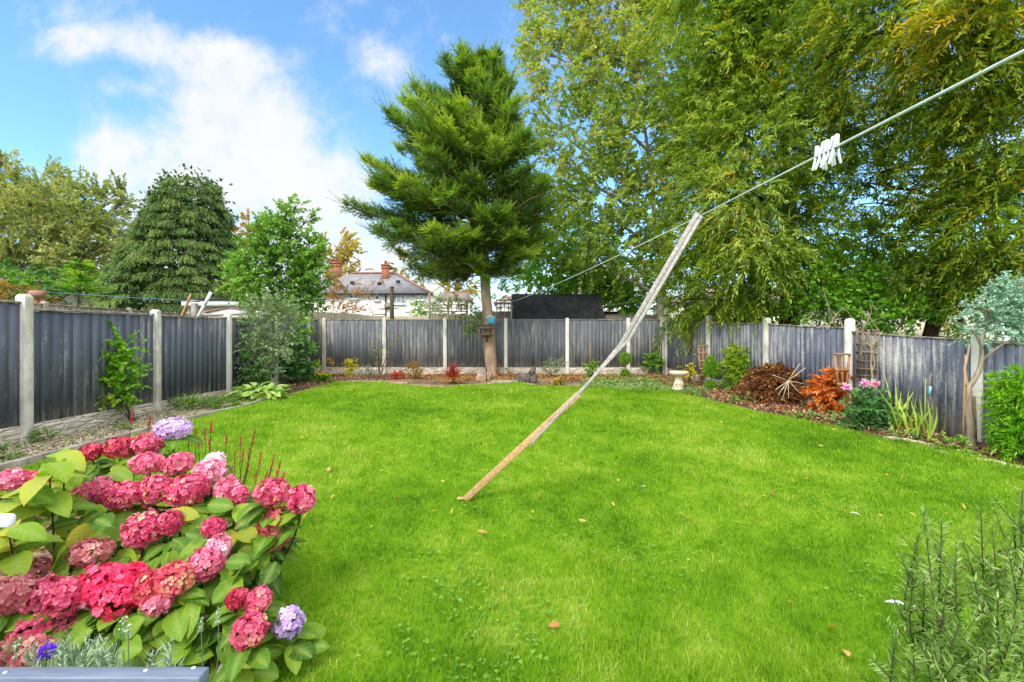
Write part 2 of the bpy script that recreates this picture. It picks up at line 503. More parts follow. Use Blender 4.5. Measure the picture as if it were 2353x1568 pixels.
for (bx, by, ra, rb_, rot, wt) in banks:
    mp = N(nt, 'Mapping', vector_type='TEXTURE')
    mp.inputs['Location'].default_value = ((bx - CX) / F, (HY - by) / F, 0)
    mp.inputs['Rotation'].default_value = (0, 0, math.radians(rot))
    mp.inputs['Scale'].default_value = (ra * 1.35 / F, rb_ * 1.35 / F, 1)
    L(uv.outputs[0], mp.inputs['Vector'])
    ln = N(nt, 'VectorMath', operation='LENGTH'); L(mp.outputs[0], ln.inputs[0])
    mr = N(nt, 'MapRange', interpolation_type='SMOOTHSTEP', inp={1: 1.0, 2: 0.1, 3: 0.0, 4: wt}); L(ln.outputs['Value'], mr.inputs[0])
    if acc is None: acc = mr.outputs[0]
    else:
        a = N(nt, 'Math', operation='MAXIMUM'); L(acc, a.inputs[0]); L(mr.outputs[0], a.inputs[1])
        b = N(nt, 'Math', operation='MINIMUM'); L(acc, b.inputs[0]); L(mr.outputs[0], b.inputs[1])
        c = N(nt, 'Math', operation='MULTIPLY_ADD', inp={1: 0.45}); L(b.outputs[0], c.inputs[0]); L(a.outputs[0], c.inputs[2]); acc = c.outputs[0]
# unseen veil of cloud added behind and overhead, so the garden gets white light
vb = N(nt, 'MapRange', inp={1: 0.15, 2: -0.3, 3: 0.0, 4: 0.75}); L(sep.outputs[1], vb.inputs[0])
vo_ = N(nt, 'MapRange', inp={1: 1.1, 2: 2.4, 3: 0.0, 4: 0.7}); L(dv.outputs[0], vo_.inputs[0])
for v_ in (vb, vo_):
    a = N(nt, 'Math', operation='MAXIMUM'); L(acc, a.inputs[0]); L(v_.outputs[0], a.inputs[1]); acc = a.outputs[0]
nz = N(nt, 'TexNoise', inp={'Scale': 4.6, 'Detail': 14.0, 'Roughness': 0.66, 'Distortion': 0.25}); L(uv.outputs[0], nz.inputs['Vector'])
nz2 = N(nt, 'TexNoise', inp={'Scale': 17.0, 'Detail': 10.0, 'Roughness': 0.7, 'Distortion': 0.35}); L(uv.outputs[0], nz2.inputs['Vector'])
n_ = N(nt, 'Math', operation='MULTIPLY_ADD', inp={1: 0.35}); L(nz2.outputs['Fac'], n_.inputs[0]); L(nz.outputs['Fac'], n_.inputs[2])
m_ = N(nt, 'Math', operation='MULTIPLY_ADD', inp={1: 2.3, 2: -1.46}); L(n_.outputs[0], m_.inputs[0])
ac_ = N(nt, 'Math', operation='MINIMUM', inp={1: 1.0}); L(acc, ac_.inputs[0])
d_ = N(nt, 'Math', operation='MULTIPLY_ADD', inp={1: 0.92}); L(ac_.outputs[0], d_.inputs[0]); L(m_.outputs[0], d_.inputs[2])
den = N(nt, 'MapRange', interpolation_type='SMOOTHSTEP', inp={1: 0.08, 2: 1.12, 3: 0.0, 4: 0.97}); L(d_.outputs[0], den.inputs[0])
cr = ramp(nt, [(0.45, (0.82, 0.90, 0.99)), (0.62, (0.94, 0.97, 1.0)), (0.82, (1.0, 1.0, 1.0))]); L(n_.outputs[0], cr.inputs['Fac'])
bg2 = N(nt, 'Background', inp={'Strength': 0.62}); L(cr.outputs[0], bg2.inputs['Color'])
# the unseen cloud is brightened further as added fill light on the garden
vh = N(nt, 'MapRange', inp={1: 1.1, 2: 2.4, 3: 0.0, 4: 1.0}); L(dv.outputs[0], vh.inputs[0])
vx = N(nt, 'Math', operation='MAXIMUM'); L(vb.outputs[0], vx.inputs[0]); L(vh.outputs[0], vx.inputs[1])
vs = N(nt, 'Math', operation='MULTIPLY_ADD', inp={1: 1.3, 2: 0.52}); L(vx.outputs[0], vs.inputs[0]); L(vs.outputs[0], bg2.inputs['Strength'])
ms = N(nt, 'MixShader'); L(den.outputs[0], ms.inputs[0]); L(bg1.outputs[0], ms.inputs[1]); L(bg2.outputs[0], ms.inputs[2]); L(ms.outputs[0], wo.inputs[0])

sl = bpy.data.lights.new('sun', 'SUN'); sl.energy = 1.7; sl.angle = math.radians(22); sl.color = (1.0, 0.955, 0.88)
so = bpy.data.objects.new('sun', sl); COL.objects.link(so)
e_, z_ = math.radians(SUN_EL), math.radians(SUN_AZ)
sd = Vector((math.sin(z_) * math.cos(e_), math.cos(z_) * math.cos(e_), math.sin(e_)))
so.rotation_euler = sd.to_track_quat('Z', 'Y').to_euler(); so.location = (0, -6, 12)

cd = bpy.data.cameras.new('camera'); co = bpy.data.objects.new('camera', cd); COL.objects.link(co); SC.camera = co
co.location = (0, 0, CZ); co.rotation_euler = (PI / 2, 0, 0)
cd.sensor_fit = 'HORIZONTAL'; cd.sensor_width = 36.0; cd.lens = 36.0 * F / 2353.0; cd.clip_start = 0.05; cd.clip_end = 2000
cd.shift_y = -4.0 / 2353.0
SC.view_settings.view_transform = 'Standard'; SC.view_settings.look = 'None'
SC.view_settings.exposure = 0.95; SC.view_settings.gamma = 1.0
SC.render.engine = 'CYCLES'
cy = SC.cycles
cy.max_bounces = 7; cy.diffuse_bounces = 4; cy.glossy_bounces = 2; cy.transmission_bounces = 5; cy.use_denoising = True
cy.sample_clamp_indirect = 8.0; cy.caustics_reflective = False; cy.caustics_refractive = False

# ================================================================== materials
M = {}
M['paint_left'] = fence_mat('slate_painted_boards', lin(74, 78, 89), lin(99, 103, 115), lin(168, 162, 154), 0.10, zlo=.2, zhi=1.72)
M['paint_back'] = fence_mat('faded_painted_boards', lin(80, 82, 87), lin(112, 113, 115), lin(170, 165, 152), 0.15, zlo=.2, zhi=1.72)
M['paint_right'] = fence_mat('chalky_painted_boards', lin(70, 75, 88), lin(102, 106, 118), lin(186, 180, 170), 0.18, zlo=-.3, zhi=1.75, endw=.5)
M['bare_wood'] = fence_mat('bare_weathered_boards', lin(118, 108, 94), lin(150, 140, 122), lin(172, 165, 150), 0.08)
M['pale_wood'] = fence_mat('pale_boards', lin(150, 140, 112), lin(176, 168, 142), lin(160, 150, 128), 0.05)
M['cap_wood'] = surf('cap_rail_wood', lin(120, 108, 92), lin(165, 155, 138), 6, (1, 1, 1), 0.85, 0.3, rndmix=.3)
M['concrete'] = surf('cast_concrete', lin(178, 170, 156), lin(210, 203, 190), 5, (1, 1, .6), 0.85, 0.25, c3=lin(220, 215, 205), rndmix=.25)
M['bark_con'] = surf('smooth_pinkish_bark', lin(128, 104, 82), lin(176, 150, 124), 5, (1, 1, .5), 0.85, 0.5)
M['bark_red'] = surf('red_brown_bark', lin(40, 26, 20), lin(88, 56, 40), 6, (3, 3, .5), 0.9, 0.8)
M['bark_grey'] = surf('grey_bark', lin(92, 86, 74), lin(150, 142, 126), 6, (2, 2, .6), 0.9, 0.5)
M['bark_dark'] = surf('dark_bark', lin(50, 42, 32), lin(92, 80, 62), 6, (2, 2, .5), 0.9, 0.6)
M['bark_maple'] = surf('mottled_bark', lin(70, 54, 42), lin(130, 108, 84), 7, (2, 2, .5), 0.9, 0.6)
M['bark_pale'] = surf('pale_peeling_bark', lin(120, 104, 84), lin(172, 156, 132), 8, (2, 2, .4), 0.85, 0.4)
M['timber_new'] = surf('sawn_timber', lin(158, 116, 74), lin(186, 146, 102), 3, (14, 14, 14), 0.65, 0.12, c3=lin(200, 164, 122))
M['timber_grey'] = surf('silvered_timber', lin(146, 137, 131), lin(192, 184, 178), 4, (12, 12, 12), 0.75, 0.2, rndmix=.2)
M['cane'] = surf('bamboo_cane', lin(150, 112, 72), lin(184, 146, 100), 8, rough=.6, bump=.1)
M['trellis_wood'] = surf('orange_brown_trellis', lin(150, 104, 66), lin(186, 138, 92), 8, rough=.75, bump=.1)
M['old_trellis'] = surf('old_dark_trellis', lin(92, 76, 58), lin(140, 120, 94), 8, rough=.85, bump=.2)
M['black_metal'] = surf('black_metal', lin(24, 24, 24), lin(44, 42, 40), 12, rough=.5, bump=.0, spec=.5)
M['felt'] = surf('black_roofing_felt', lin(36, 36, 37), lin(58, 57, 57), 5, (1, 1, 1), 0.9, 0.25, bscale=120)
M['white_paint'] = surf('white_paint', lin(214, 212, 206), lin(236, 235, 232), 4, rough=.5, bump=.05)
M['cream'] = surf('cream_render', lin(226, 212, 184), lin(240, 228, 204), 2, rough=.9, bump=.1)
M['render_white'] = surf('white_render', lin(226, 218, 206), lin(244, 238, 230), 1.2, rough=.9, bump=.1)
M['slate'] = surf('slate_roof', lin(116, 114, 116), lin(146, 143, 144), 2.2, (1, 1, 4), 0.9, 0.15, spec=.1)
M['ridge'] = surf('clay_tile', lin(132, 96, 80), lin(166, 124, 104), 3, rough=.85, bump=.2)
M['brick'] = surf('red_brick', lin(136, 80, 60), lin(172, 112, 88), 9, rough=.9, bump=.3)
M['brown_tile'] = surf('brown_roof_tile', lin(112, 96, 88), lin(150, 132, 120), 2, (1, 1, 4), 0.85, 0.4)
M['glass'] = surf('window_glass', lin(70, 78, 86), lin(120, 128, 134), 3, rough=.08, bump=0, spec=.8)
M['curtain_glass'] = surf('window_with_net', lin(150, 158, 164), lin(196, 200, 202), 8, rough=.15, bump=0, spec=.6)
M['pvc_white'] = surf('white_plastic', lin(226, 228, 232), lin(238, 239, 241), 5, rough=.3, bump=0, spec=.5)
M['rope'] = surf('pale_line', lin(196, 206, 206), lin(224, 230, 229), 40, rough=.5, bump=.1)
M['blue_paint'] = surf('turquoise_paint', lin(18, 128, 160), lin(40, 160, 186), 10, rough=.5, bump=.1)
M['blue_line'] = surf('blue_line', lin(70, 120, 150), lin(90, 140, 166), 10, rough=.6, bump=0)
M['blue_tag'] = surf('pale_blue_tag', lin(110, 186, 206), lin(140, 205, 220), 10, rough=.5, bump=.0)
M['feeder_wood'] = surf('dark_feeder_wood', lin(66, 52, 40), lin(110, 90, 70), 12, (1, 1, 4), .85, .2)
M['stone_pale'] = surf('cast_stone', lin(196, 178, 142), lin(226, 212, 182), 9, rough=.9, bump=.4)
M['stone_grey'] = surf('grey_stone', lin(110, 104, 96), lin(160, 152, 142), 6, rough=.9, bump=.5)
M['stone_white'] = surf('white_edging_stone', lin(140, 126, 102), lin(204, 190, 164), 7, rough=.9, bump=.5)
M['driftwood'] = surf('dark_driftwood', lin(62, 54, 48), lin(116, 104, 94), 7, (2, 2, .7), .9, .8)
M['slab'] = surf('stone_slab', lin(140, 130, 108), lin(170, 160, 138), 5, rough=.9, bump=.3)
M['pink_brick'] = surf('pinkish_brick', lin(150, 122, 100), lin(190, 160, 138), 8, rough=.9, bump=.4)
M['bench_paint'] = surf('blue_grey_paint', lin(92, 100, 116), lin(114, 121, 136), 6, (1, 6, 6), .45, .08, spec=.4)
M['screw'] = surf('screw_head', lin(190, 186, 180), lin(220, 216, 210), 10, rough=.4, bump=0)
M['soil'] = surf('dark_soil', lin(58, 42, 32), lin(98, 76, 58), 14, rough=.95, bump=.8)
M['edging'] = surf('concrete_edging', lin(130, 122, 108), lin(172, 164, 150), 6, rough=.9, bump=.3)
M['far_ground'] = surf('rough_grass_ground', lin(62, 84, 36), lin(96, 104, 56), .6, rough=.95, bump=.2)

# gravel boards: rock-faced concrete
m, nt, out = newmat('rock_faced_concrete'); L = nt.links.new
tc = N(nt, 'TexCoord'); mp = N(nt, 'Mapping'); L(tc.outputs['Object'], mp.inputs['Vector']); mp.inputs['Scale'].default_value = (.5, .5, 2.2)
vo = N(nt, 'TexVoronoi', inp={'Scale': 8.0, 'Randomness': 0.85}); vo.feature = 'DISTANCE_TO_EDGE'; L(mp.outputs[0], vo.inputs['Vector'])
vc = N(nt, 'TexVoronoi', inp={'Scale': 8.0, 'Randomness': 0.85}); L(mp.outputs[0], vc.inputs['Vector'])
nz = N(nt, 'TexNoise', inp={'Scale': 18.0, 'Detail': 6.0}); L(tc.outputs['Object'], nz.inputs['Vector'])
sv = N(nt, 'SeparateColor'); L(vc.outputs['Color'], sv.inputs[0])
ad = N(nt, 'Math', operation='MULTIPLY_ADD', inp={1: .45}); L(sv.outputs[0], ad.inputs[0]); L(nz.outputs['Fac'], ad.inputs[2])
r = ramp(nt, [(.3, lin(154, 138, 120)), (.7, lin(204, 189, 168)), (1, lin(220, 209, 190))]); L(ad.outputs[0], r.inputs['Fac'])
p = N(nt, 'BsdfPrincipled', inp={'Roughness': .9, 'Specular IOR Level': .2}); L(r.outputs[0], p.inputs['Base Color'])
e2 = N(nt, 'MapRange', inp={1: 0, 2: .12, 3: 0, 4: 1}); L(vo.outputs['Distance'], e2.inputs[0])
a2 = N(nt, 'Math', operation='MULTIPLY_ADD', inp={1: .6}); L(nz.outputs['Fac'], a2.inputs[0]); L(e2.outputs[0], a2.inputs[2])
b = N(nt, 'Bump', inp={'Strength': .8, 'Distance': .03}); L(a2.outputs[0], b.inputs['Height']); L(b.outputs[0], p.inputs['Normal']); L(p.outputs[0], out.inputs[0])
M['rock_board'] = m

def G(r, g, b):
    c = lin(r, g, b); m_ = max(c); k = float(np.interp(m_, [.10, .5], [2.1, 1.14]))
    return tuple(min(.92, v * k) for v in c)


# foliage (stops along the per-leaf random value)
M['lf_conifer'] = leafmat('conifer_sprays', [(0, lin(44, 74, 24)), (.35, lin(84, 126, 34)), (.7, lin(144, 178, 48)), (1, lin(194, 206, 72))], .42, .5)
M['lf_weep'] = leafmat('weeping_conifer_sprays', [(0, G(42, 62, 30)), (.5, G(80, 102, 44)), (.8, G(106, 122, 56)), (1, G(126, 126, 78))], .2, .6)
M['lf_maple'] = leafmat('thinning_maple_leaves', [(0, G(70, 92, 28)), (.4, G(112, 134, 46)), (.7, G(150, 158, 72)), (.9, G(178, 164, 82)), (1, G(184, 130, 62))], .45, .45)
M['lf_willow'] = leafmat('willow_leaves', [(0, lin(66, 92, 22)), (.35, lin(114, 146, 34)), (.68, lin(154, 178, 48)), (.9, lin(192, 196, 66)), (.97, lin(216, 186, 46)), (1, lin(228, 172, 38))], .5, .42)
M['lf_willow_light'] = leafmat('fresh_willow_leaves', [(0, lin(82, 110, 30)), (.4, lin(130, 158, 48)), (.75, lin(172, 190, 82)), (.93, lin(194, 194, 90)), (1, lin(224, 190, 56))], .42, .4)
M['lf_willow_gold'] = leafmat('turning_willow_leaves', [(0, lin(78, 102, 20)), (.4, lin(132, 154, 32)), (.65, lin(172, 174, 40)), (.84, lin(212, 186, 46)), (1, lin(230, 176, 42))], .5, .42)
M['lf_olive'] = leafmat('olive_autumn_leaves', [(0, G(70, 82, 38)), (.5, G(112, 120, 60)), (.8, G(142, 142, 82)), (1, G(164, 152, 88))], .4, .5)
M['lf_green'] = leafmat('mid_green_leaves', [(0, G(52, 84, 26)), (.5, G(94, 130, 44)), (.85, G(134, 162, 66)), (1, G(150, 172, 84))], .38, .45)
M['lf_bright'] = leafmat('bright_green_leaves', [(0, G(50, 88, 18)), (.5, G(92, 136, 28)), (.85, G(132, 168, 44)), (1, G(178, 186, 56))], .42, .45)
M['lf_dark'] = leafmat('dark_green_leaves', [(0, G(22, 44, 18)), (.5, G(42, 76, 28)), (.9, G(70, 106, 40)), (1, G(96, 128, 54))], .25, .4)
M['lf_yellow'] = leafmat('yellow_autumn_leaves', [(0, lin(140, 126, 44)), (.5, lin(186, 160, 60)), (1, lin(214, 186, 84))], .4, .5)
M['lf_orange'] = leafmat('orange_autumn_leaves', [(0, lin(150, 106, 40)), (.5, lin(188, 142, 60)), (1, lin(204, 170, 76))], .4, .5)
M['lf_brown'] = leafmat('brown_autumn_leaves', [(0, G(120, 82, 40)), (.5, G(160, 116, 58)), (1, G(178, 144, 66))], .35, .5)
M['lf_gold'] = leafmat('golden_leaves', [(0, G(150, 150, 20)), (.5, G(204, 192, 24)), (1, G(226, 208, 50))], .4, .45)
M['lf_grey'] = leafmat('silvery_leaves', [(0, G(84, 98, 76)), (.5, G(128, 142, 116)), (1, G(160, 172, 150))], .2, .6)
M['lf_blue'] = leafmat('blue_green_leaves', [(0, G(84, 116, 98)), (.5, G(122, 154, 136)), (.92, G(158, 184, 168)), (1, G(160, 116, 90))], .22, .5)
M['lf_olivebush'] = leafmat('grey_green_narrow_leaves', [(0, G(58, 78, 44)), (.5, G(98, 118, 74)), (1, G(140, 156, 112))], .25, .45)
M['lf_red'] = leafmat('red_leaves', [(0, G(150, 38, 36)), (.6, G(196, 62, 56)), (1, G(214, 120, 96))], .4, .45)
M['lf_rust'] = leafmat('rust_brown_leaves', [(0, lin(86, 46, 30)), (.4, lin(126, 72, 42)), (.8, lin(152, 96, 54)), (.97, lin(170, 118, 64)), (1, lin(214, 180, 90))], .3, .5)
M['lf_fire'] = leafmat('fiery_orange_leaves', [(0, lin(176, 84, 24)), (.5, lin(218, 124, 48)), (.9, lin(234, 160, 78)), (1, lin(236, 194, 136))], .4, .45)
M['lf_bronze'] = leafmat('bronze_leaves', [(0, G(96, 70, 22)), (.5, G(136, 102, 32)), (1, G(166, 120, 44))], .3, .5)
M['lf_cord'] = leafmat('wine_red_swords', [(0, G(84, 22, 26)), (.6, G(140, 48, 44)), (1, G(176, 84, 64))], .2, .4)
M['lf_cordold'] = leafmat('tan_swords', [(0, G(140, 96, 44)), (.6, G(180, 128, 62)), (1, G(198, 150, 84))], .2, .5)
M['lf_sword'] = leafmat('pale_green_swords', [(0, G(92, 124, 40)), (.6, G(138, 164, 62)), (1, G(184, 196, 84))], .35, .4)
M['lf_hosta'] = leafmat('variegated_hosta', [(0, G(84, 122, 40)), (.5, G(126, 160, 58)), (1, G(186, 200, 120))], .35, .45, mid=G(206, 214, 140))
M['lf_bamboo'] = leafmat('bamboo_leaves', [(0, G(60, 104, 14)), (.5, G(108, 160, 22)), (.88, G(150, 192, 40)), (1, G(196, 206, 60))], .42, .4)
def veined(name, stops, mid, trans=.34):
    m = leafmat(name, stops, trans, .5, spec=.22, mid=mid); nt = m.node_tree; L = nt.links.new
    a = N(nt, 'Attribute', attribute_name='vn'); fr = N(nt, 'Math', operation='PINGPONG', inp={1: .5}); L(a.outputs['Fac'], fr.inputs[0])
    mr = N(nt, 'MapRange', inp={1: 0.0, 2: .16, 3: 1.0, 4: 0.0}); L(fr.outputs[0], mr.inputs[0])
    p = next(n for n in nt.nodes if n.type == 'BSDF_PRINCIPLED'); src = p.inputs['Base Color'].links[0].from_socket
    mx = N(nt, 'Mix', data_type='RGBA'); mx.inputs['B'].default_value = (*mid, 1); f_ = N(nt, 'Math', operation='MULTIPLY', inp={1: .38}); L(mr.outputs[0], f_.inputs[0]); L(f_.outputs[0], mx.inputs['Factor']); L(src, mx.inputs['A'])
    tc = N(nt, 'TexCoord'); nz = N(nt, 'TexNoise', inp={'Scale': 28.0, 'Detail': 4.0}); L(tc.outputs['Object'], nz.inputs['Vector'])
    mr2 = N(nt, 'MapRange', inp={1: .56, 2: .78, 3: 0.0, 4: .5}); L(nz.outputs['Fac'], mr2.inputs[0])
    m2 = N(nt, 'Mix', data_type='RGBA'); m2.inputs['B'].default_value = (*lin(176, 164, 60), 1); L(mr2.outputs[0], m2.inputs['Factor']); L(mx.outputs['Result'], m2.inputs['A']); L(m2.outputs['Result'], p.inputs['Base Color'])
    b = N(nt, 'Bump', inp={'Strength': .5, 'Distance': .004}); b.invert = True; L(mr.outputs[0], b.inputs['Height']); L(b.outputs[0], p.inputs['Normal'])
    return m


M['lf_hyd'] = veined('hydrangea_leaves', [(0, lin(48, 90, 18)), (.4, lin(88, 132, 26)), (.72, lin(136, 166, 38)), (.92, lin(164, 170, 48)), (1, lin(194, 172, 60))], lin(150, 172, 84))
M['lf_rose'] = leafmat('rosemary_needles', [(0, lin(92, 128, 48)), (.5, lin(138, 172, 78)), (1, lin(184, 204, 132))], .5, .4)
M['lf_cover'] = leafmat('ground_cover_leaves', [(0, G(58, 84, 36)), (.5, G(98, 124, 62)), (1, G(138, 156, 92))], .3, .5)
M['lf_lime'] = leafmat('lime_green_leaves', [(0, lin(92, 140, 26)), (.5, lin(146, 186, 44)), (1, lin(196, 206, 70))], .42, .45)
M['lf_dahlia'] = leafmat('dahlia_leaves', [(0, lin(52, 98, 46)), (.5, lin(84, 134, 66)), (1, lin(120, 162, 90))], .3, .45)
M['lf_clover'] = leafmat('clover_leaves', [(0, lin(84, 136, 34)), (.5, lin(112, 160, 48)), (1, lin(146, 180, 76))], .4, .5)
M['lf_litter'] = leafmat('fallen_leaf_litter', [(0, G(110, 72, 40)), (.4, G(168, 112, 66)), (.75, G(204, 150, 96)), (1, G(216, 178, 70))], .2, .6)
M['mulch'] = leafmat('bark_chips', [(0, G(58, 38, 28)), (.5, G(100, 70, 52)), (.85, G(140, 108, 84)), (1, G(190, 168, 146))], 0, .9)
M['pebble'] = leafmat('gravel_pebbles', [(0, lin(112, 94, 72)), (.5, lin(158, 138, 110)), (1, lin(204, 188, 162))], 0, .8)
for nm, st in dict(fl_red=[(0, lin(186, 46, 88)), (.5, lin(220, 84, 124)), (.88, lin(236, 136, 156)), (1, G(228, 182, 130))],
                   fl_hot=[(0, G(200, 30, 78)), (.5, G(232, 58, 104)), (.9, G(240, 110, 142)), (1, G(246, 160, 180))],
                   fl_dark=[(0, lin(150, 30, 54)), (.5, lin(196, 54, 84)), (1, lin(222, 96, 112))],
                   fl_pink=[(0, G(190, 66, 102)), (.5, G(222, 112, 142)), (1, G(240, 160, 176))],
                   fl_pale=[(0, G(206, 104, 136)), (.5, G(232, 152, 176)), (1, G(246, 206, 214))],
                   fl_dusky=[(0, G(158, 84, 90)), (.5, G(190, 112, 116)), (.9, G(206, 150, 140)), (1, G(196, 176, 130))],
                   fl_peach=[(0, lin(200, 58, 86)), (.5, lin(224, 98, 112)), (.8, lin(230, 150, 124)), (1, lin(240, 208, 164))],
                   fl_lilac=[(0, G(166, 134, 196)), (.5, G(204, 178, 224)), (1, G(232, 208, 232))],
                   fl_white=[(0, G(222, 190, 200)), (.5, G(236, 214, 220)), (1, G(244, 232, 234))],
                   fl_yellow=[(0, G(226, 160, 20)), (1, G(244, 206, 40))], fl_peg=[(0, G(224, 130, 190)), (.6, G(236, 164, 208)), (1, G(248, 214, 220))],
                   fl_spike=[(0, G(130, 22, 44)), (.6, G(176, 44, 66)), (1, G(200, 84, 96))], fl_violet=[(0, G(92, 40, 190)), (1, G(130, 80, 224))]).items():
    M[nm] = leafmat(nm.replace('fl_', 'petals_'), st, .3, .5, tint=(1.1, .8, .8))

# ================================================================== ground
xs = np.unique(np.concatenate([np.linspace(-400, -30, 12), np.linspace(-30, -8, 12), np.linspace(-8, 9, 60), np.linspace(9, 30, 12), np.linspace(30, 400, 12)]))
ys = np.unique(np.concatenate([np.linspace(-60, -2, 8), np.linspace(-2, 16, 60), np.linspace(16, 60, 14), np.linspace(60, 600, 12)]))


def sheet(xs, ys, zf):
    X, Y = np.meshgrid(xs, ys); nx, ny = len(xs), len(ys)
    V = np.stack([X.ravel(), Y.ravel(), zf(X.ravel(), Y.ravel())], 1)
    i = np.arange(nx * ny).reshape(ny, nx)
    f = np.stack([i[:-1, :-1], i[:-1, 1:], i[1:, 1:], i[1:, :-1]], -1).reshape(-1, 4)
    return V, [f]


V, f = sheet(xs, ys, lambda x, y: ground_z(x, y) - .03)
tag(obj('ground', V, f, M['far_ground'], smooth=True), kind='structure')

# the garden's borders: soil with bark on the left of the back, gravel to the front of it
m, nt, out = newmat('border_soil'); L = nt.links.new
tc = N(nt, 'TexCoord')
n1 = N(nt, 'TexNoise', inp={'Scale': 1.1, 'Detail': 3}); L(tc.outputs['Object'], n1.inputs['Vector'])
n2 = N(nt, 'TexVoronoi', inp={'Scale': 34.0}); L(tc.outputs['Object'], n2.inputs['Vector'])
sv = N(nt, 'SeparateColor'); L(n2.outputs['Color'], sv.inputs[0])
ad = N(nt, 'Math', operation='MULTIPLY_ADD', inp={1: .35}); L(sv.outputs[0], ad.inputs[0]); L(n1.outputs['Fac'], ad.inputs[2])
r = ramp(nt, [(.35, lin(66, 48, 36)), (.6, lin(104, 80, 60)), (.8, lin(150, 126, 100)), (1, lin(176, 154, 126))]); L(ad.outputs[0], r.inputs['Fac'])
p = N(nt, 'BsdfPrincipled', inp={'Roughness': .95, 'Specular IOR Level': .1}); L(r.outputs[0], p.inputs['Base Color'])
b = N(nt, 'Bump', inp={'Strength': .7, 'Distance': .02}); L(n2.outputs['Distance'], b.inputs['Height']); L(b.outputs[0], p.inputs['Normal']); L(p.outputs[0], out.inputs[0])
M['border'] = m


def bumpz(x, y):
    return .012 * np.sin(x * 3.1 + 1) * np.sin(y * 2.7) + .008 * np.sin(x * 7.3) * np.cos(y * 6.1)


V, f = sheet(np.linspace(-6.05, 7.9, 140), np.linspace(.2, 14.35, 140), lambda x, y: ground_z(x, y) + bumpz(x, y))
# keep inside the right fence line
keepf = f[0][(V[f[0]].mean(1)[:, 0] < 8.85 - (V[f[0]].mean(1)[:, 1]) * .2796 + .0)]
tag(obj('flower_bed', V, [keepf], M['border'], smooth=True), kind='structure')

# lawn outline: the back edge as picture points laid on the ground
edge_px = [(490, 955), (565, 938), (650, 910), (715, 898), (773, 881), (865, 882), (928, 888), (980, 893), (1015, 895), (1055, 890), (1140, 886), (1193, 883), (1230, 890),
           (1368, 895), (1455, 900), (1549, 903), (1624, 923), (1753, 953), (1850, 972), (1929, 989), (2035, 1006), (2116, 1021), (2157, 1045), (2240, 1058), (2353, 1083)]
EDGE = np.array([gnd(*q) for q in edge_px])
xe = list(EDGE[:, 0]) + [6.55, 6.75]; ye = list(EDGE[:, 1]) + [4.0, 0.2]
EX = np.array(xe); EY = np.array(ye)
o_ = np.argsort(EX); EX, EY = EX[o_], EY[o_]


def y_hi(x): return np.interp(x, EX, EY) + .03 * np.sin(np.asarray(x) * 9) + .02 * np.sin(np.asarray(x) * 23)


def y_lo(x):
    # left: along the kerb; then round the back of the hydrangea bed; then open to the camera
    return np.interp(x, [-4.96, -4.9, -3.4, -2.6, -1.95, -1.55, -1.36, -1.18], [7.6, 3.9, 3.75, 3.7, 3.45, 3.0, 2.4, .25])


lx = np.concatenate([np.linspace(-4.95, -1.0, 110), np.linspace(-.97, 4.4, 110), np.linspace(4.42, 6.74, 120)])
t = np.linspace(0, 1, 90)
X = np.repeat(lx[:, None], 90, 1); lo_, hi_ = y_lo(lx), y_hi(lx); hi_ = np.maximum(hi_, lo_ + .02)
Y = lo_[:, None] + (hi_ - lo_)[:, None] * t[None]
Z = ground_z(X, Y) + .05 + .35 * bumpz(X * .7, Y * .6)
i = np.arange(X.size).reshape(X.shape)
fl = np.stack([i[:-1, :-1], i[1:, :-1], i[1:, 1:], i[:-1, 1:]], -1).reshape(-1, 4)


def lawn_z(x, y): return ground_z(x, y) + .05 + .35 * bumpz(x * .7, y * .6)


def lawn_mat(name, blades):
    m, nt, out = newmat(name); L = nt.links.new
    g = N(nt, 'NewGeometry')
    n1 = N(nt, 'TexNoise', inp={'Scale': .55, 'Detail': 4.0, 'Roughness': .6}); L(g.outputs['Position'], n1.inputs['Vector'])
    n2 = N(nt, 'TexNoise', inp={'Scale': 4.5, 'Detail': 8.0, 'Roughness': .72}); L(g.outputs['Position'], n2.inputs['Vector'])
    s = N(nt, 'Math', operation='MULTIPLY_ADD', inp={1: .85}); L(n2.outputs['Fac'], s.inputs[0]); L(n1.outputs['Fac'], s.inputs[2])
    fac = s.outputs[0]
    if blades:
        a = N(nt, 'Attribute', attribute_name='rnd'); q = N(nt, 'Math', operation='MULTIPLY_ADD', inp={1: .55}); L(a.outputs['Fac'], q.inputs[0]); L(fac, q.inputs[2]); fac = q.outputs[0]
        lo, hi = .86, 1.5
    else: lo, hi = .6, 1.25
    mr = N(nt, 'MapRange', inp={1: lo, 2: hi}); L(fac, mr.inputs[0])
    if blades: st = [(0, lin(60, 106, 12)), (.3, lin(98, 144, 16)), (.6, lin(131, 168, 26)), (.85, lin(157, 181, 56)), (1, lin(196, 194, 108))]
    else: st = [(0, lin(70, 104, 14)), (.5, lin(98, 134, 20)), (1, lin(130, 150, 44))]
    r = ramp(nt, st); L(mr.outputs[0], r.inputs['Fac'])
    p = N(nt, 'BsdfPrincipled', inp={'Roughness': .55 if blades else .9, 'Specular IOR Level': .25 if blades else .05}); L(r.outputs[0], p.inputs['Base Color'])
    if blades:
        tr = N(nt, 'BsdfTranslucent'); mm = N(nt, 'Mix', data_type='RGBA', blend_type='MULTIPLY', inp={'Factor': 1.0}); mm.inputs['B'].default_value = (1.2, 1.25, .5, 1)
        L(r.outputs[0], mm.inputs['A']); L(mm.outputs['Result'], tr.inputs['Color'])
        ms = N(nt, 'MixShader', inp={'Fac': .45}); L(p.outputs[0], ms.inputs[1]); L(tr.outputs[0], ms.inputs[2]); L(ms.outputs[0], out.inputs[0])
    else: L(p.outputs[0], out.inputs[0])
    return m


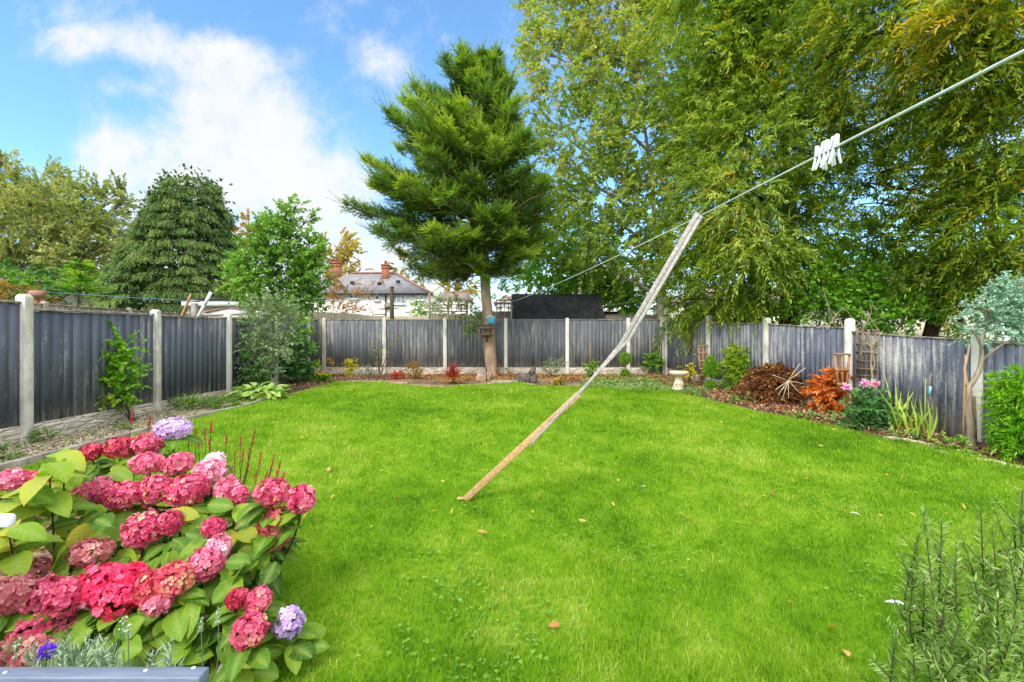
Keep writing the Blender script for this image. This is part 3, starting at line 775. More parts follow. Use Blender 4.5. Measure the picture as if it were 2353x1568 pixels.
M['lawn'] = lawn_mat('lawn_turf', False); M['blades'] = lawn_mat('grass_blades', True)
tag(obj('lawn', np.stack([X.ravel(), Y.ravel(), Z.ravel()], 1), [fl], M['lawn'], smooth=True), kind='structure')

# grass blades
NB = 520000
yy = np.exp(rng.uniform(np.log(1.5), np.log(13.2), NB)); hw = yy * 1.22 + 1.5
xx = np.clip(rng.uniform(-1, 1, NB) * hw, -5.3, 6.9)
ok = (yy < y_hi(xx) + .05) & (yy > y_lo(xx) - .02) & (xx > -4.97) & (xx < 6.74); xx, yy = xx[ok], yy[ok]; n = len(xx)
clump = .5 + .5 * np.sin(xx * 5.1 + 2 * np.sin(yy * 3.7)) * np.sin(yy * 4.3 + 1.5 * np.sin(xx * 2.9))
hgt = rng.uniform(.022, .05, n) * (.75 + .6 * clump) * np.where(rng.random(n) < .05, 1.7, 1)
wd = .0024 * np.maximum(1, yy / 2.4) * rng.uniform(.7, 1.4, n)
az = rng.uniform(0, 2 * PI, n) + 1.2 * np.sin(xx * 1.7 + yy * 1.1)
lean = rng.uniform(.15, 1.15, n)
P = np.stack([xx, yy, lawn_z(xx, yy) - .004], 1)
hd = np.stack([np.cos(az), np.sin(az), np.zeros(n)], 1); sdv = np.stack([-np.sin(az), np.cos(az), np.zeros(n)], 1)
tw = rng.uniform(-.8, .8, n)[:, None]; sdv = nrm(sdv + hd * tw)
mid = P + np.array([0, 0, 1.]) * (hgt * .62)[:, None] + hd * (hgt * lean * .3)[:, None]
tip = P + np.array([0, 0, 1.]) * (hgt * (1.0 - .28 * lean))[:, None] + hd * (hgt * lean * .95)[:, None]
W_ = wd[:, None]
V = np.stack([P - sdv * W_ * .5, P + sdv * W_ * .5, mid + sdv * W_ * .42, mid - sdv * W_ * .42, tip], 1).reshape(-1, 3)
i5 = np.arange(n)[:, None] * 5
rr = np.clip(rng.normal(.5, .22, n), 0, 1)
tag(obj('grass', V, [i5 + np.array([0, 1, 2, 3]), i5 + np.array([3, 2, 4])], M['blades'], None, {'rnd': np.repeat(rr, 5)}), label='short bright green lawn grass', cat='grass', kind='stuff')
# ================================================================== fences
def board_panel(parent, A, B, zb, zt, nrm_dir, mats, sag=0.0, th=.012, bw=.118, cap=True, name='fence_panel'):
    """close-boarded panel from A to B (x,y); zb, zt = (bottom, top) heights at each end"""
    A = np.array(A, float); B = np.array(B, float); Ln = np.linalg.norm(B - A); t = (B - A) / Ln; nd = np.array(nrm_dir, float)
    n = max(3, round(Ln / bw)); b = MB()
    flip = random.random() < .0
    for i in range(n):
        u0, u1 = i / n, (i + 1) / n + .012 / Ln
        u1 = min(u1, 1)
        jz0, jz1 = random.uniform(-.006, .006), random.uniform(-.008, .004)
        o0 = th + random.uniform(-.002, .002); o1 = th * 2.0 + random.uniform(-.003, .004)
        P = []
        for off in (0, 1):
            for (u, o) in ((u0, o0), (u1, o1)):
                q = A + t * Ln * u + nd * (o if off else -.004)
                sg = -sag * math.sin(PI * u)
                P.append((q[0], q[1], zb[0] + (zb[1] - zb[0]) * u + jz0 + sg * .6)); P.append((q[0], q[1], zt[0] + (zt[1] - zt[0]) * u + jz1 - .012 + sg))
        b.add(P, [(0, 1, 3, 2), (4, 6, 7, 5), (0, 4, 5, 1), (2, 3, 7, 6), (1, 5, 7, 3), (0, 2, 6, 4)], rnd=random.random())
    if cap:
        for i in range(6):
            u0, u1 = i / 6, (i + 1) / 6
            a = A + t * Ln * u0; c = A + t * Ln * u1
            z0 = zt[0] + (zt[1] - zt[0]) * u0 - sag * math.sin(PI * u0) + .004; z1 = zt[0] + (zt[1] - zt[0]) * u1 - sag * math.sin(PI * u1) + .004
            b.bar((a[0] + nd[0] * .01, a[1] + nd[1] * .01, z0), (c[0] + nd[0] * .01, c[1] + nd[1] * .01, z1), .055, .02, rnd=.5, mi=1)
    return b.build(name, mats, parent)


def post(parent, x, y, z0, z1, w=.11, d=.11, rot=0.0, mat=None):
    b = MB(); h = z1 - z0; c, s = math.cos(rot), math.sin(rot); R = np.array([[c, -s, 0], [s, c, 0], [0, 0, 1]])
    ring = lambda k, z, ox=0: [tuple(np.array([x, y, 0]) + R @ np.array([sx * w / 2 * k, sy * d / 2 * k, 0]) + np.array([0, 0, z])) for sx, sy in ((-1, -1), (1, -1), (1, 1), (-1, 1))]
    V = ring(1, z0) + ring(1, z0 + h * .5) + ring(.985, z1 - .035) + ring(.62, z1)
    Fc = [(0, 3, 2, 1), (12, 13, 14, 15)] + [(r * 4 + k, r * 4 + (k + 1) % 4, r * 4 + 4 + (k + 1) % 4, r * 4 + 4 + k) for r in range(3) for k in range(4)]
    b.add(V, Fc)
    return b.build('fence_post', mat or M['concrete'], parent, bevel=.006)


def gravel_board(parent, A, B, zb, zt, nd, mat=None, th=.05):
    A = np.array(A, float); B = np.array(B, float); nd = np.array(nd, float); nu, nv = 36, 7; V = []
    for j in range(nv):
        for i in range(nu):
            u, v = i / (nu - 1), j / (nv - 1)
            q = A + (B - A) * u; o = th / 2 + (random.uniform(-.006, .008) if 0 < j < nv - 1 else -.006)
            z = (zb[0] + (zb[1] - zb[0]) * u) * (1 - v) + (zt[0] + (zt[1] - zt[0]) * u) * v
            V.append((q[0] + nd[0] * o, q[1] + nd[1] * o, z))
    k = len(V)
    for j in (0, nv - 1):
        for i in (0, nu - 1):
            q = V[j * nu + i]; V.append((q[0] - nd[0] * th, q[1] - nd[1] * th, q[2]))
    Fc = [(j * nu + i, j * nu + i + 1, (j + 1) * nu + i + 1, (j + 1) * nu + i) for j in range(nv - 1) for i in range(nu - 1)]
    b = MB(); b.add(V, Fc + [(k, k + 1, k + 3, k + 2), ((nv - 1) * nu, nv * nu - 1, k + 3, k + 2), (0, k, k + 2, (nv - 1) * nu), (nu - 1, k + 1, k + 3, nv * nu - 1)])
    return b.build('gravel_board', mat or M['rock_board'], parent)


R_ = lambda z: CZ + z
# --- left fence
LX = -6.12
lf = thing('garden_fence', 'slate grey boarded fence with concrete posts along the gravel border', 'fence', (LX, 5.7, R_(-1.27)))
ly = [1.8, 3.75, 5.7, 7.8, 9.78, 11.75, 13.6]
tops = [(.46, .455), (.46, .455), (.372, .425), (.405, .465), (.47, .53), (.53, .60), (.60, .62)]
for i in range(len(ly)):
    y0 = ly[i]; y1 = ly[i + 1] if i + 1 < len(ly) else 14.38
    tz = tops[i] if i < len(tops) else tops[-1]
    gz = [float(ground_z(LX, y)) - .08 for y in (y0, y1)]
    bz = [R_(-1.07 + .017 * max(0, y - 9.75) * 2.2) for y in (y0, y1)]
    board_panel(lf, (LX, y0 + .05), (LX, y1 - .05), bz, [R_(tz[0]), R_(tz[1])], (1, 0), [M['paint_left'], M['cap_wood']], sag=.0, th=.007, bw=.145)
    gravel_board(lf, (LX, y0 + .05), (LX, y1 - .05), gz, [bz[0] - .004, bz[1] - .004], (1, 0))
ptop = [.56, .56, .565, .507, .54, .60, .655]
for y, zt in zip(ly, ptop): post(lf, LX + .015, y, float(ground_z(LX, y)) - .15, R_(zt), .125, .11)

# --- back fence
BY = 14.42
bx = [(p - CX) / F * BY for p in (746, 884, 1023, 1162, 1303, 1443, 1519)]
bf = thing('garden_fence', 'faded grey boarded fence across the far end behind the conifer', 'fence', (0, BY, R_(-1.1)))
for i in range(-1, len(bx) - 1):
    x0 = LX + .06 if i < 0 else bx[i] + .05; x1 = bx[i + 1] - .05
    board_panel(bf, (x0, BY), (x1, BY), [R_(-.885)] * 2, [R_(.625), R_(.62)], (0, -1), [M['paint_back'], M['cap_wood']], th=.007, bw=.125)
    gravel_board(bf, (x0, BY), (x1, BY), [R_(-1.22)] * 2, [R_(-.889)] * 2, (0, -1))
for x in bx: post(bf, x, BY - .015, R_(-1.3), R_(.675), .112, .12)

# --- right fence
RA, RB = np.array([4.86, 14.32]), np.array([6.97, 6.8]); rd = (RB - RA) / 4
rp = [RA + rd * k for k in range(7)]; rn = np.array([-(RB - RA)[1], (RB - RA)[0]]); rn = -rn / np.linalg.norm(rn)
if rn[0] > 0: rn = -rn
rang = math.atan2(rd[1], rd[0]) - PI / 2
rf = thing('garden_fence', 'chalky worn grey fence stepping down the right border beside the brown shrub', 'fence', (RA[0], RA[1], R_(-1.1)))
rt = [(.667, .56), (.47, .385), (.352, .225), (.143, -.01), (-.02, -.17), (-.2, -.35)]
rbm = [(-.88, -.95), (-1.02, -1.12), (-1.15, -1.28), (-1.34, -1.54), (-1.5, -1.7), (-1.6, -1.8)]
rpt = [.71, .655, .50, .395, .245, .06, -.1]
for k in range(6):
    a, b = rp[k] + rd / np.linalg.norm(rd) * .055, rp[k + 1] - rd / np.linalg.norm(rd) * .055
    board_panel(rf, a, b, [R_(z) for z in rbm[k]], [R_(z) for z in rt[k]], rn, [M['paint_right'], M['cap_wood']], sag=.035 if k < 2 else .015)
    gravel_board(rf, a - rn * .02, b - rn * .02, [R_(rbm[k][0] - .32), R_(rbm[k][1] - .32)], [R_(rbm[k][0] - .03), R_(rbm[k][1] - .03)], rn, M['stone_grey'], th=.045)
for k in range(7):
    post(rf, rp[k][0], rp[k][1], float(ground_z(rp[k][0], rp[k][1])) - .25, R_(rpt[k]), .125, .125, rang)

# --- kerb of the left border
kb = MB()
kpts = [(0, 1085), (150, 1045), (300, 1006), (440, 967), (490, 956), (565, 939), (640, 913)]
kw = [gnd(*q) for q in kpts]; kw = [np.array([-4.98, 2.6, float(ground_z(-4.98, 2.6))])] + kw
for a, c in zip(kw[:-1], kw[1:]):
    Ln = np.linalg.norm(c - a); n = max(1, round(Ln / .9))
    for i in range(n):
        p0 = a + (c - a) * (i / n + .004); p1 = a + (c - a) * ((i + 1) / n - .004)
        kb.bar(p0 + [-.02, 0, .0], p1 + [-.02, 0, .0], .05, .15)
tag(kb.build('border_edging', M['edging'], bevel=.006), 'low concrete edging between the gravel border and the lawn', 'edging')

# --- white edging stones of the right border, each a stone of its own
sp = [(2050, 1012), (2085, 1018), (2118, 1024), (2140, 1036), (2160, 1046), (2190, 1050), (2225, 1054), (2252, 1064), (2280, 1068), (2312, 1078), (2345, 1084)]


def rock(c, s, wob=.18, mat=None, name='stone', parent=None, rot=0.0, n=10, m_=7):
    V = []; ph = np.random.default_rng(int(abs(c[0] * 977 + c[1] * 331) * 10) % 99991); k = ph.uniform(-1, 1, (6, 3)) * 3.0; am = ph.uniform(.3, 1, 6)
    for j in range(m_ + 1):
        th = PI * j / m_
        for i in range(n):
            a = 2 * PI * i / n
            d = np.array([math.sin(th) * math.cos(a), math.sin(th) * math.sin(a), math.cos(th)])
            r = 1 + wob * sum(am[q] * math.sin(k[q] @ d + q) for q in range(6)) / 2.2
            V.append(d * r * np.array(s))
    V = np.array(V); c_, s_ = math.cos(rot), math.sin(rot); V[:, :2] = V[:, :2] @ np.array([[c_, s_], [-s_, c_]])
    Fc = [(j * n + i, j * n + (i + 1) % n, (j + 1) * n + (i + 1) % n, (j + 1) * n + i) for j in range(m_) for i in range(n)]
    b = MB(); b.add(V + np.array(c), Fc)
    return b.build(name, mat or M['stone_white'], parent, smooth=True)


for i, q in enumerate(sp):
    g = gnd(*q); d = gnd(*sp[min(i + 1, len(sp) - 1)]) - gnd(*sp[max(i - 1, 0)])
    tag(rock(g + [0, 0, .02], (.11 + .03 * (i % 3), .04, .04), .2, rot=math.atan2(d[1], d[0])), 'low whitish edging stone between the lawn and the right hand bark border', 'stone', 'edging stones of the right border')


# ================================================================== beyond the fences
def wall_quad(b, a, c, z0, z1, th, mi=0): b.bar((a[0], a[1], (z0 + z1) / 2), (c[0], c[1], (z0 + z1) / 2), th, z1 - z0, mi=mi)


nf = thing('neighbour_fence', 'bare weathered neighbour fence just visible over the left garden fence', 'fence', (-9, 10, .4))
for i in range(7):
    y0, y1 = 6.8 + 1.95 * i, 6.8 + 1.95 * (i + 1)
    board_panel(nf, (-9, y0 + .05), (-9, y1 - .05), [R_(-1.2)] * 2, [R_(.66 + .012 * i), R_(.67 + .012 * i)], (1, 0), [M['bare_wood'], M['cap_wood']], th=.012)
    post(nf, -8.99, y0, .3, R_(.72 + .012 * i), .1, .1, mat=M['cap_wood'])
pf = thing('neighbour_fence', 'pale straw coloured fence behind the back fence below the white house', 'fence', (-6, 21, .4))
pz = lambda px: np.interp(px, [600, 674, 779, 865, 989], [1.32, 1.30, 1.26, 1.09, 1.07])
for i in range(6):
    p0, p1 = 600 + 66 * i, 600 + 66 * (i + 1)
    board_panel(pf, ((p0 - CX) / F * 21, 21), ((p1 - CX) / F * 21, 21), [.4, .4], [R_(pz(p0)), R_(pz(p1))], (0, -1), [M['pale_wood'], M['pale_wood']], cap=False, bw=.15)
tf = thing('trellis_fence', 'weathered fence with an open trellis top left of the conifer trunk', 'fence', at(1005, 760, 19))
b = MB()
for px in (987, 1030, 1073): b.box(at(px, 735, 19.0), (.09, .09, 2.2))
b.build('fence_post', M['bare_wood'], tf)
b = MB()
for zpx in (701, 708, 716): b.bar(at(987, zpx, 18.95), at(1073, zpx, 18.95), .03, .045)
for px in range(994, 1073, 11): b.bar(at(px, 701, 18.97), at(px, 716, 18.97), .03, .02)
b.build('trellis', M['bare_wood'], tf)
board_panel(tf, (at(987, 0, 19)[0], 19), (at(1073, 0, 19)[0], 19), [.4, .4], [at(0, 722, 19)[2]] * 2, (0, -1), [M['bare_wood'], M['cap_wood']], name='fence_panel')
b = MB()
for i in range(5):
    y = 0
tf2 = thing('trellis_fence', 'grey fence with a trellis top beside the black shed', 'fence', at(1150, 760, 17.5))
board_panel(tf2, (at(1090, 0, 17.5)[0], 17.5), (at(1178, 0, 17.5)[0], 17.5), [.4, .4], [at(0, 716, 17.5)[2]] * 2, (0, -1), [M['bare_wood'], M['cap_wood']])
b = MB()
for zpx in (690, 698, 706): b.bar(at(1140, zpx, 17.5), at(1178, zpx, 17.5), .03, .04)
for px in (1141, 1150, 1159, 1168, 1177): b.bar(at(px, 688, 17.47), at(px, 716, 17.47), .03, .03)
b.build('trellis', M['bare_wood'], tf2)
tf3 = thing('neighbour_fence', 'brown slatted fence top behind the right end of the back fence', 'fence', at(1460, 760, 16.5))
board_panel(tf3, (at(1385, 0, 16.5)[0], 16.5), (at(1530, 0, 16.5)[0], 16.5), [.4, .4], [at(0, 724, 16.5)[2]] * 2, (0, -1), [M['bare_wood'], M['cap_wood']], bw=.06)

# --- black barn-roofed shed
sh = thing('garden_shed', 'low shed with a curved black felt roof behind the back fence', 'shed', (at(1283, 0, 16.6)[0], 17, .5))
xl, xr = at(1176, 0, 16)[0], at(1391, 0, 16)[0]
zr, zk, ze = at(0, 675, 16.7)[2], at(0, 695, 16.15)[2], at(0, 742, 15.9)[2]
prof = [(15.95, ze - .25), (16.0, ze), (16.1, zk - .12), (16.2, zk), (16.45, (zk + zr) / 2 + .05), (16.75, zr), (17.1, zr), (17.4, (zk + zr) / 2 + .05), (17.65, zk), (17.85, ze)]
b = MB(); nX = 15; V = []
for y, z in prof:
    for i in range(nX):
        u = i / (nX - 1)
        V.append((xl + (xr - xl) * u + (0 if z > zk - .01 else 0) - (.10 * (z - ze) if u == 1 else 0), y + random.uniform(-.008, .008), z + .05 * math.sin(PI * u) * (1 if z > zk - .2 else 0) * -.4 + random.uniform(-.006, .006)))
Fc = [(j * nX + i, j * nX + i + 1, (j + 1) * nX + i + 1, (j + 1) * nX + i) for j in range(len(prof) - 1) for i in range(nX - 1)]
b.add(V, Fc); b.build('roof', M['felt'], sh)
b = MB()
for x in (xl + .02, xr - .13): b.prism([(x, y, z - .02) for y, z in prof[1:]] + [(x, 17.8, .4), (x, 16.05, .4)], (.04, 0, 0))
b.bar((xl, 16.05, .8), (xr - .1, 16.05, .8), .03, .9)
b.build('wall', M['bare_wood'], sh)
b = MB()
for j in range(1, len(prof) - 2): b.bar((xl - .015, prof[j][0], prof[j][1] - .01), (xl - .015, prof[j + 1][0], prof[j + 1][1] - .01), .02, .05)
b.build('barge_board', M['cap_wood'], sh)
sh2 = thing('lean_to_shed', 'small dark shed with a pale roof edge beside the black shed', 'shed', (at(1420, 0, 18)[0], 18, .5))
b = MB(); b.box((at(1418, 0, 18)[0], 18.6, 1.6), (1.1, 1.2, 2.2)); b.build('wall', M['feeder_wood'], sh2)
b = MB(); b.bar(at(1388, 705, 17.8), at(1447, 697, 17.8), 1.6, .05, up=(0, 0, 1)); b.build('roof', M['white_paint'], sh2)


# --- houses
def window(parent, x0, x1, z0, z1, y, bars=(.5,), trans=None, glass='curtain_glass'):
    b = MB(); fr = .09
    b.box(((x0 + x1) / 2, y, z0 + fr / 2), (x1 - x0, .1, fr)); b.box(((x0 + x1) / 2, y, z1 - fr / 2), (x1 - x0, .1, fr))
    for x in [x0 + fr / 2, x1 - fr / 2] + [x0 + (x1 - x0) * k for k in bars]: b.box((x, y - .004, (z0 + z1) / 2), (fr, .1, z1 - z0 - 2 * fr - .004))
    if trans:
        xs_ = [x0 + fr] + [x0 + (x1 - x0) * k for k in bars] + [x1 - fr]
        for i in range(len(xs_) - 1):
            if i in trans: b.box(((xs_[i] + xs_[i + 1]) / 2, y - .002, z0 + (z1 - z0) * .7), (xs_[i + 1] - xs_[i] - fr - .01, .09, fr * .8))
    f_ = b.build('window', M['pvc_white'], parent)
    g = MB(); g.box(((x0 + x1) / 2, y + .03, (z0 + z1) / 2), (x1 - x0 - .02, .02, z1 - z0 - .02)); g.build('pane', M[glass], f_)
    s = MB(); s.box(((x0 + x1) / 2, y - .06, z0 - .05), (x1 - x0 + .16, .2, .08)); s.build('sill', M['pvc_white'], f_)
    return f_


def chimney(parent, c, wx, wy, h, pots=2):
    b = MB(); b.box((c[0], c[1], c[2] + h / 2), (wx, wy, h)); b.box((c[0], c[1], c[2] + h - .22), (wx + .12, wy + .12, .12)); b.box((c[0], c[1], c[2] + h + .03), (wx + .16, wy + .16, .1))
    ch = b.build('chimney', M['brick'], parent)
    p_ = MB()
    for i in range(pots): p_.lathe([(.14, 0), (.11, .3), (.14, .34), (.12, .36)], (c[0] + (i - (pots - 1) / 2) * .36, c[1], c[2] + h + .08), 10)
    p_.build('chimney_pot', M['ridge'], ch)
    return ch


HYd = 39.0
house = thing('semi_detached_house', 'white rendered house with a grey hipped slate roof and brick chimneys', 'house', (at(850, 0, HYd)[0], HYd + 3.5, .5))
x0, x1 = at(690, 0, HYd)[0], at(983, 0, HYd)[0]; zea = at(0, 676, HYd)[2]
b = MB(); b.box(((x0 + x1) / 2, HYd + 3.5, (zea + .4) / 2), (x1 - x0, 7.0, zea - .4)); b.build('wall', M['render_white'], house)
xo0, xo1 = x0 - .4, at(993, 0, HYd - .35)[0]; yo0, yo1 = HYd - .35, HYd + 7.35; rx0, rx1 = x0 + 3.2, at(909, 0, HYd + 3.5)[0]; zrg = at(0, 628.6, HYd + 3.5)[2]
b = MB(); b.add([(xo0, yo0, zea), (xo1, yo0, zea), (xo1, yo1, zea), (xo0, yo1, zea), (rx0, HYd + 3.5, zrg), (rx1, HYd + 3.5, zrg)], [(0, 1, 5, 4), (1, 2, 5), (2, 3, 4, 5), (3, 0, 4), (0, 3, 2, 1)])
rf_ = b.build('roof', M['slate'], house)
b = MB(); b.bar((rx0, HYd + 3.5, zrg + .04), (rx1, HYd + 3.5, zrg + .04), .28, .16); b.bar((rx1, HYd + 3.5, zrg + .03), (xo1, yo0, zea + .04), .26, .12); b.build('ridge_tiles', M['ridge'], rf_)
b = MB(); b.box(((xo0 + xo1) / 2, yo0 - .05, zea - .03), (xo1 - xo0, .12, .14))
b.tube([(at(887, 0, HYd)[0], HYd - .08, zea), (at(887, 0, HYd)[0], HYd - .08, .5)], .07, 8); b.tube([(at(844, 0, HYd)[0], HYd - .08, zea - 2.2), (at(844, 0, HYd)[0], HYd - .08, .5)], .07, 8)
b.build('gutter', M['black_metal'], house)
c = at(886, 0, HYd + 2.6); chimney(house, (c[0], HYd + 2.6, at(0, 642, HYd + 2.6)[2] - .5), .58, .55, 1.75, 1)
c = at(771, 0, HYd + 3.4); chimney(house, (c[0], HYd + 3.4, zrg - .7), .95, .55, 1.6, 3)
zz = lambda py: at(0, py, HYd)[2]; xx_ = lambda px: at(px, 0, HYd)[0]
window(house, xx_(902), xx_(932), zz(699), zz(678.5), HYd - .05, (.33, .67), trans=(1,))
window(house, xx_(955), xx_(974), zz(690), zz(678.5), HYd - .05, (.5,), trans=(0,))
window(house, xx_(861), xx_(873), zz(691), zz(678.5), HYd - .05, (), glass='glass')
window(house, xx_(803), xx_(823), zz(687), zz(677.5), HYd - .05, (.5,), glass='glass')
b = MB()
for (pa, pb, pz_) in ((868, 884, 708.5), (858, 888, 721), (897, 915, 707), (930, 950, 716)): b.bar((xx_(pa), HYd - .05, zz(pz_)), (xx_(pb), HYd - .05, zz(pz_)), .1, .07)
b.build('render_band', M['render_white'], house)
b = MB(); b.lathe([(.02, 0), (.2, .05), (.3, .12), (.31, .13)], (0, 0, 0), 14)
Vd = np.array(b.v); Vd = np.stack([Vd[:, 0], -Vd[:, 2], Vd[:, 1]], 1) + np.array([xx_(893), HYd - .15, zz(704)]); b.v = [tuple(q) for q in Vd]
b.bar((xx_(893), HYd - .15, zz(704)), (xx_(893), HYd + .05, zz(706)), .05, .05); b.build('satellite_dish', M['stone_grey'], house)
b = MB()
for (pp, qq) in ((810, 652), (872, 654), (915, 650)):
    yq = HYd + 1.2; b.box((at(pp, 0, yq)[0], yq, at(0, qq, yq)[2] + .1), (.32, .3, .22))
b.build('roof_vent', M['black_metal'], house)

# simple hipped / gabled houses farther off
def house_box(name, label, px0, px1, Y, eave_px, ridge_px, wmat, rmat, depth=7.0, hip=.25, chim=None, wins=()):
    t = thing(name, label, 'house', (at((px0 + px1) / 2, 0, Y)[0], Y + depth / 2, .5))
    a, c = at(px0, 0, Y)[0], at(px1, 0, Y)[0]; ze_ = at(0, eave_px, Y)[2]; zr_ = at(0, ridge_px, Y + depth / 2)[2]
    b = MB(); b.box(((a + c) / 2, Y + depth / 2, ze_ / 2 + .2), (c - a, depth, ze_ - .4)); b.build('wall', wmat, t)
    o = .3; yA, yB, yM = Y - o, Y + depth + o, Y + depth / 2; h0, h1 = a - o + (c - a) * hip, c + o - (c - a) * hip
    b = MB(); b.add([(a - o, yA, ze_ + .01), (c + o, yA, ze_ + .01), (c + o, yB, ze_ + .01), (a - o, yB, ze_ + .01), (h0, yM, zr_), (h1, yM, zr_)], [(0, 1, 5, 4), (1, 2, 5), (2, 3, 4, 5), (3, 0, 4), (0, 3, 2, 1)])
    r_ = b.build('roof', rmat, t)
    b = MB(); b.bar((h0, yM, zr_ + .04), (h1, yM, zr_ + .04), .3, .18); b.build('ridge_tiles', M['ridge'], r_)
    for cpx, hh in (chim or ()):
        chimney(r_.parent, (at(cpx, 0, yM)[0], yM, zr_ - .4), .9, .6, hh, 2)
    for (wa, wb, wt_, wb2) in wins: window(t, at(wa, 0, Y)[0], at(wb, 0, Y)[0], at(0, wb2, Y)[2], at(0, wt_, Y)[2], Y - .05, (.5,))
    return t


house_box('terraced_house', 'distant house with an orange clay ridge behind the trellis fence', 1008, 1075, 62, 690, 672, M['render_white'], M['brown_tile'], hip=.12)
house_box('detached_house', 'distant pale house with a tiled roof glimpsed above the black shed', 1290, 1440, 40, 690, 640, M['render_white'], M['brown_tile'], chim=((1372, 1.6),))
house_box('detached_house', 'white house half hidden behind the conifer trunk and trellis', 1140, 1215, 44, 696, 684, M['render_white'], M['brown_tile'], wins=((1140, 1152, 693, 706), (1165, 1177, 693, 706)))
house_box('bungalow', 'low white bungalow behind the left fence under the olive tree', 60, 285, 30, 655, 632, M['render_white'], M['brown_tile'], wins=((170, 190, 672, 690), (232, 250, 662, 680)))
house_box('detached_house', 'cream house with a brown tiled roof behind the right trees', 2030, 2300, 22, 690, 606, M['cream'], M['brown_tile'], hip=.3)
house_box('terraced_house', 'pale house behind the dark trees at the right corner of the garden', 1560, 1900, 38, 700, 660, M['cream'], M['brown_tile'])
# cream outbuilding with a gabled end seen under the blue green shrub
t = thing('outbuilding', 'small cream gabled outbuilding just over the right fence', 'shed', at(2190, 780, 13))
b = MB(); pA, pB, pT = at(2168, 790, 13), at(2216, 790, 13), at(2190, 712, 13)
b.prism([at(2150, 800, 13), at(2218, 800, 13), at(2204, 735, 13), at(2186, 715, 13), at(2150, 765, 13)], (0, 3, 0)); b.build('wall', M['cream'], t)
b = MB(); b.bar(at(2184, 712, 12.9), at(2208, 738, 12.9), .12, .06); b.bar(at(2208, 738, 12.9), at(2216, 764, 12.9), .12, .06); b.bar(at(2184, 712, 12.9), at(2146, 768, 12.9), .12, .06); b.build('barge_board', M['bark_red'], t)

# garage, caravan-like white roof, posts and props over the left fence
t = thing('garage', 'long flat roofed garage with a white fascia under the weeping conifer', 'garage', (at(510, 0, 19)[0], 20, .5))
b = MB(); xa, xb = at(430, 0, 19)[0], at(640, 0, 19)[0]; b.box(((xa + xb) / 2, 20.5, (at(0, 704, 19)[2] + .4) / 2), (xb - xa, 3, at(0, 704, 19)[2] - .4)); b.build('wall', M['bare_wood'], t)
b = MB(); za, zb_ = at(0, 704, 19)[2], at(0, 692, 19)[2]; b.box(((xa + xb) / 2, 20.4, (za + zb_) / 2), (xb - xa + .2, 3.2, zb_ - za)); b.build('fascia', M['white_paint'], t)
b = MB(); b.box(((xa + xb) / 2, 20.4, zb_ + .045), (xb - xa + .3, 3.3, .09)); b.build('roof', M['felt'], t)
t = thing('playhouse', 'low white gabled playhouse roof just over the left fence', 'shed', at(525, 740, 13))
b = MB(); b.prism([at(472, 719, 13), at(525, 707, 13), at(585, 716, 13), at(585, 721, 13), at(472, 725, 13)], (0, 1.6, 0)); b.build('roof', M['white_paint'], t)
b = MB(); b.prism([at(478, 724, 13.05), at(578, 720, 13.05), at(578, 790, 13.05), at(478, 790, 13.05)], (0, 1.4, 0)); b.build('wall', M['cream'], t)
b = MB(); b.bar(at(470, 718, 12.98), at(525, 706.5, 12.98), .06, .03); b.bar(at(525, 706.5, 12.98), at(587, 715, 12.98), .06, .03); b.build('barge_board', M['ridge'], t)
t = MB(); t.bar(at(412, 740, 11.5), at(439, 676, 11.5), .05, .04); tag(t.build('clothes_prop', M['cane'], bevel=.004), 'tan wooden prop leaning over the left fence', 'clothes prop')
t = MB(); t.tube([at(446, 745, 11.4), at(485, 672, 11.4)], .035, 8); t.tube([at(470, 701, 11.4), at(485, 672, 11.4)], .04, 8); tag(t.build('clothes_prop', M['white_paint']), 'white pole leaning over the left fence beside the tan prop', 'clothes prop')
t = MB(); t.box(at(447, 730, 12), (.12, .1, .75)); t.box(at(447, 692, 12), (.2, .12, .05)); tag(t.build('washing_line_post', M['stone_grey']), 'short grey washing line post behind the left fence', 'post')
t = MB(); t.tube([at(-20, 664, 14), at(100, 671, 14), at(300, 684, 13), at(447, 692, 12)], .006, 5); tag(t.build('washing_line', M['blue_line']), 'thin blue washing line over the neighbouring garden', 'washing line')
t = MB(); t.tube([at(900.5, 800, 18), at(900.5, 662, 18)], [.09, .075], 10); t.lathe([(.08, 0), (.085, .03), (.02, .05)], at(900.5, 661.5, 18), 10)
tag(t.build('telegraph_pole', M['bark_dark'], smooth=True), 'dark wooden pole standing in front of the white house', 'pole')
t = thing('tiled_shed', 'small shed with a terracotta roof corner behind the tall left post', 'shed', at(70, 740, 9.6))
b = MB(); b.prism([at(58, 681, 9.6), at(68, 667, 9.6), at(104, 668, 9.6), at(98, 684, 9.6)], (-.1, .12, .0)); b.build('roof', M['ridge'], t)
b = MB(); b.box(at(78, 740, 9.75), (.3, .2, 1.0)); b.build('wall', M['brick'], t)
# ================================================================== trees
# --- the tall conifer in the far border
CB = gnd(1131, 866); CY = CB[1]
con = thing('conifer', 'tall feathery green conifer with a bare pinkish trunk in the far border', 'tree', CB)
W = Wood(); LV = Leaves()
tr = [CB - [0, 0, .1], at(1124, 770, CY), at(1116, 660, CY), at(1108, 500, CY), at(1105, 300, CY), at(1092, 112, CY)]
T = W.limb(tr[:4], .18, .13, 12, K=16, wig=.006); W.limb(tr[3:], .13, .02, 8, K=10, wig=.02)
hz = lambda py: at(0, py, CY)[2]
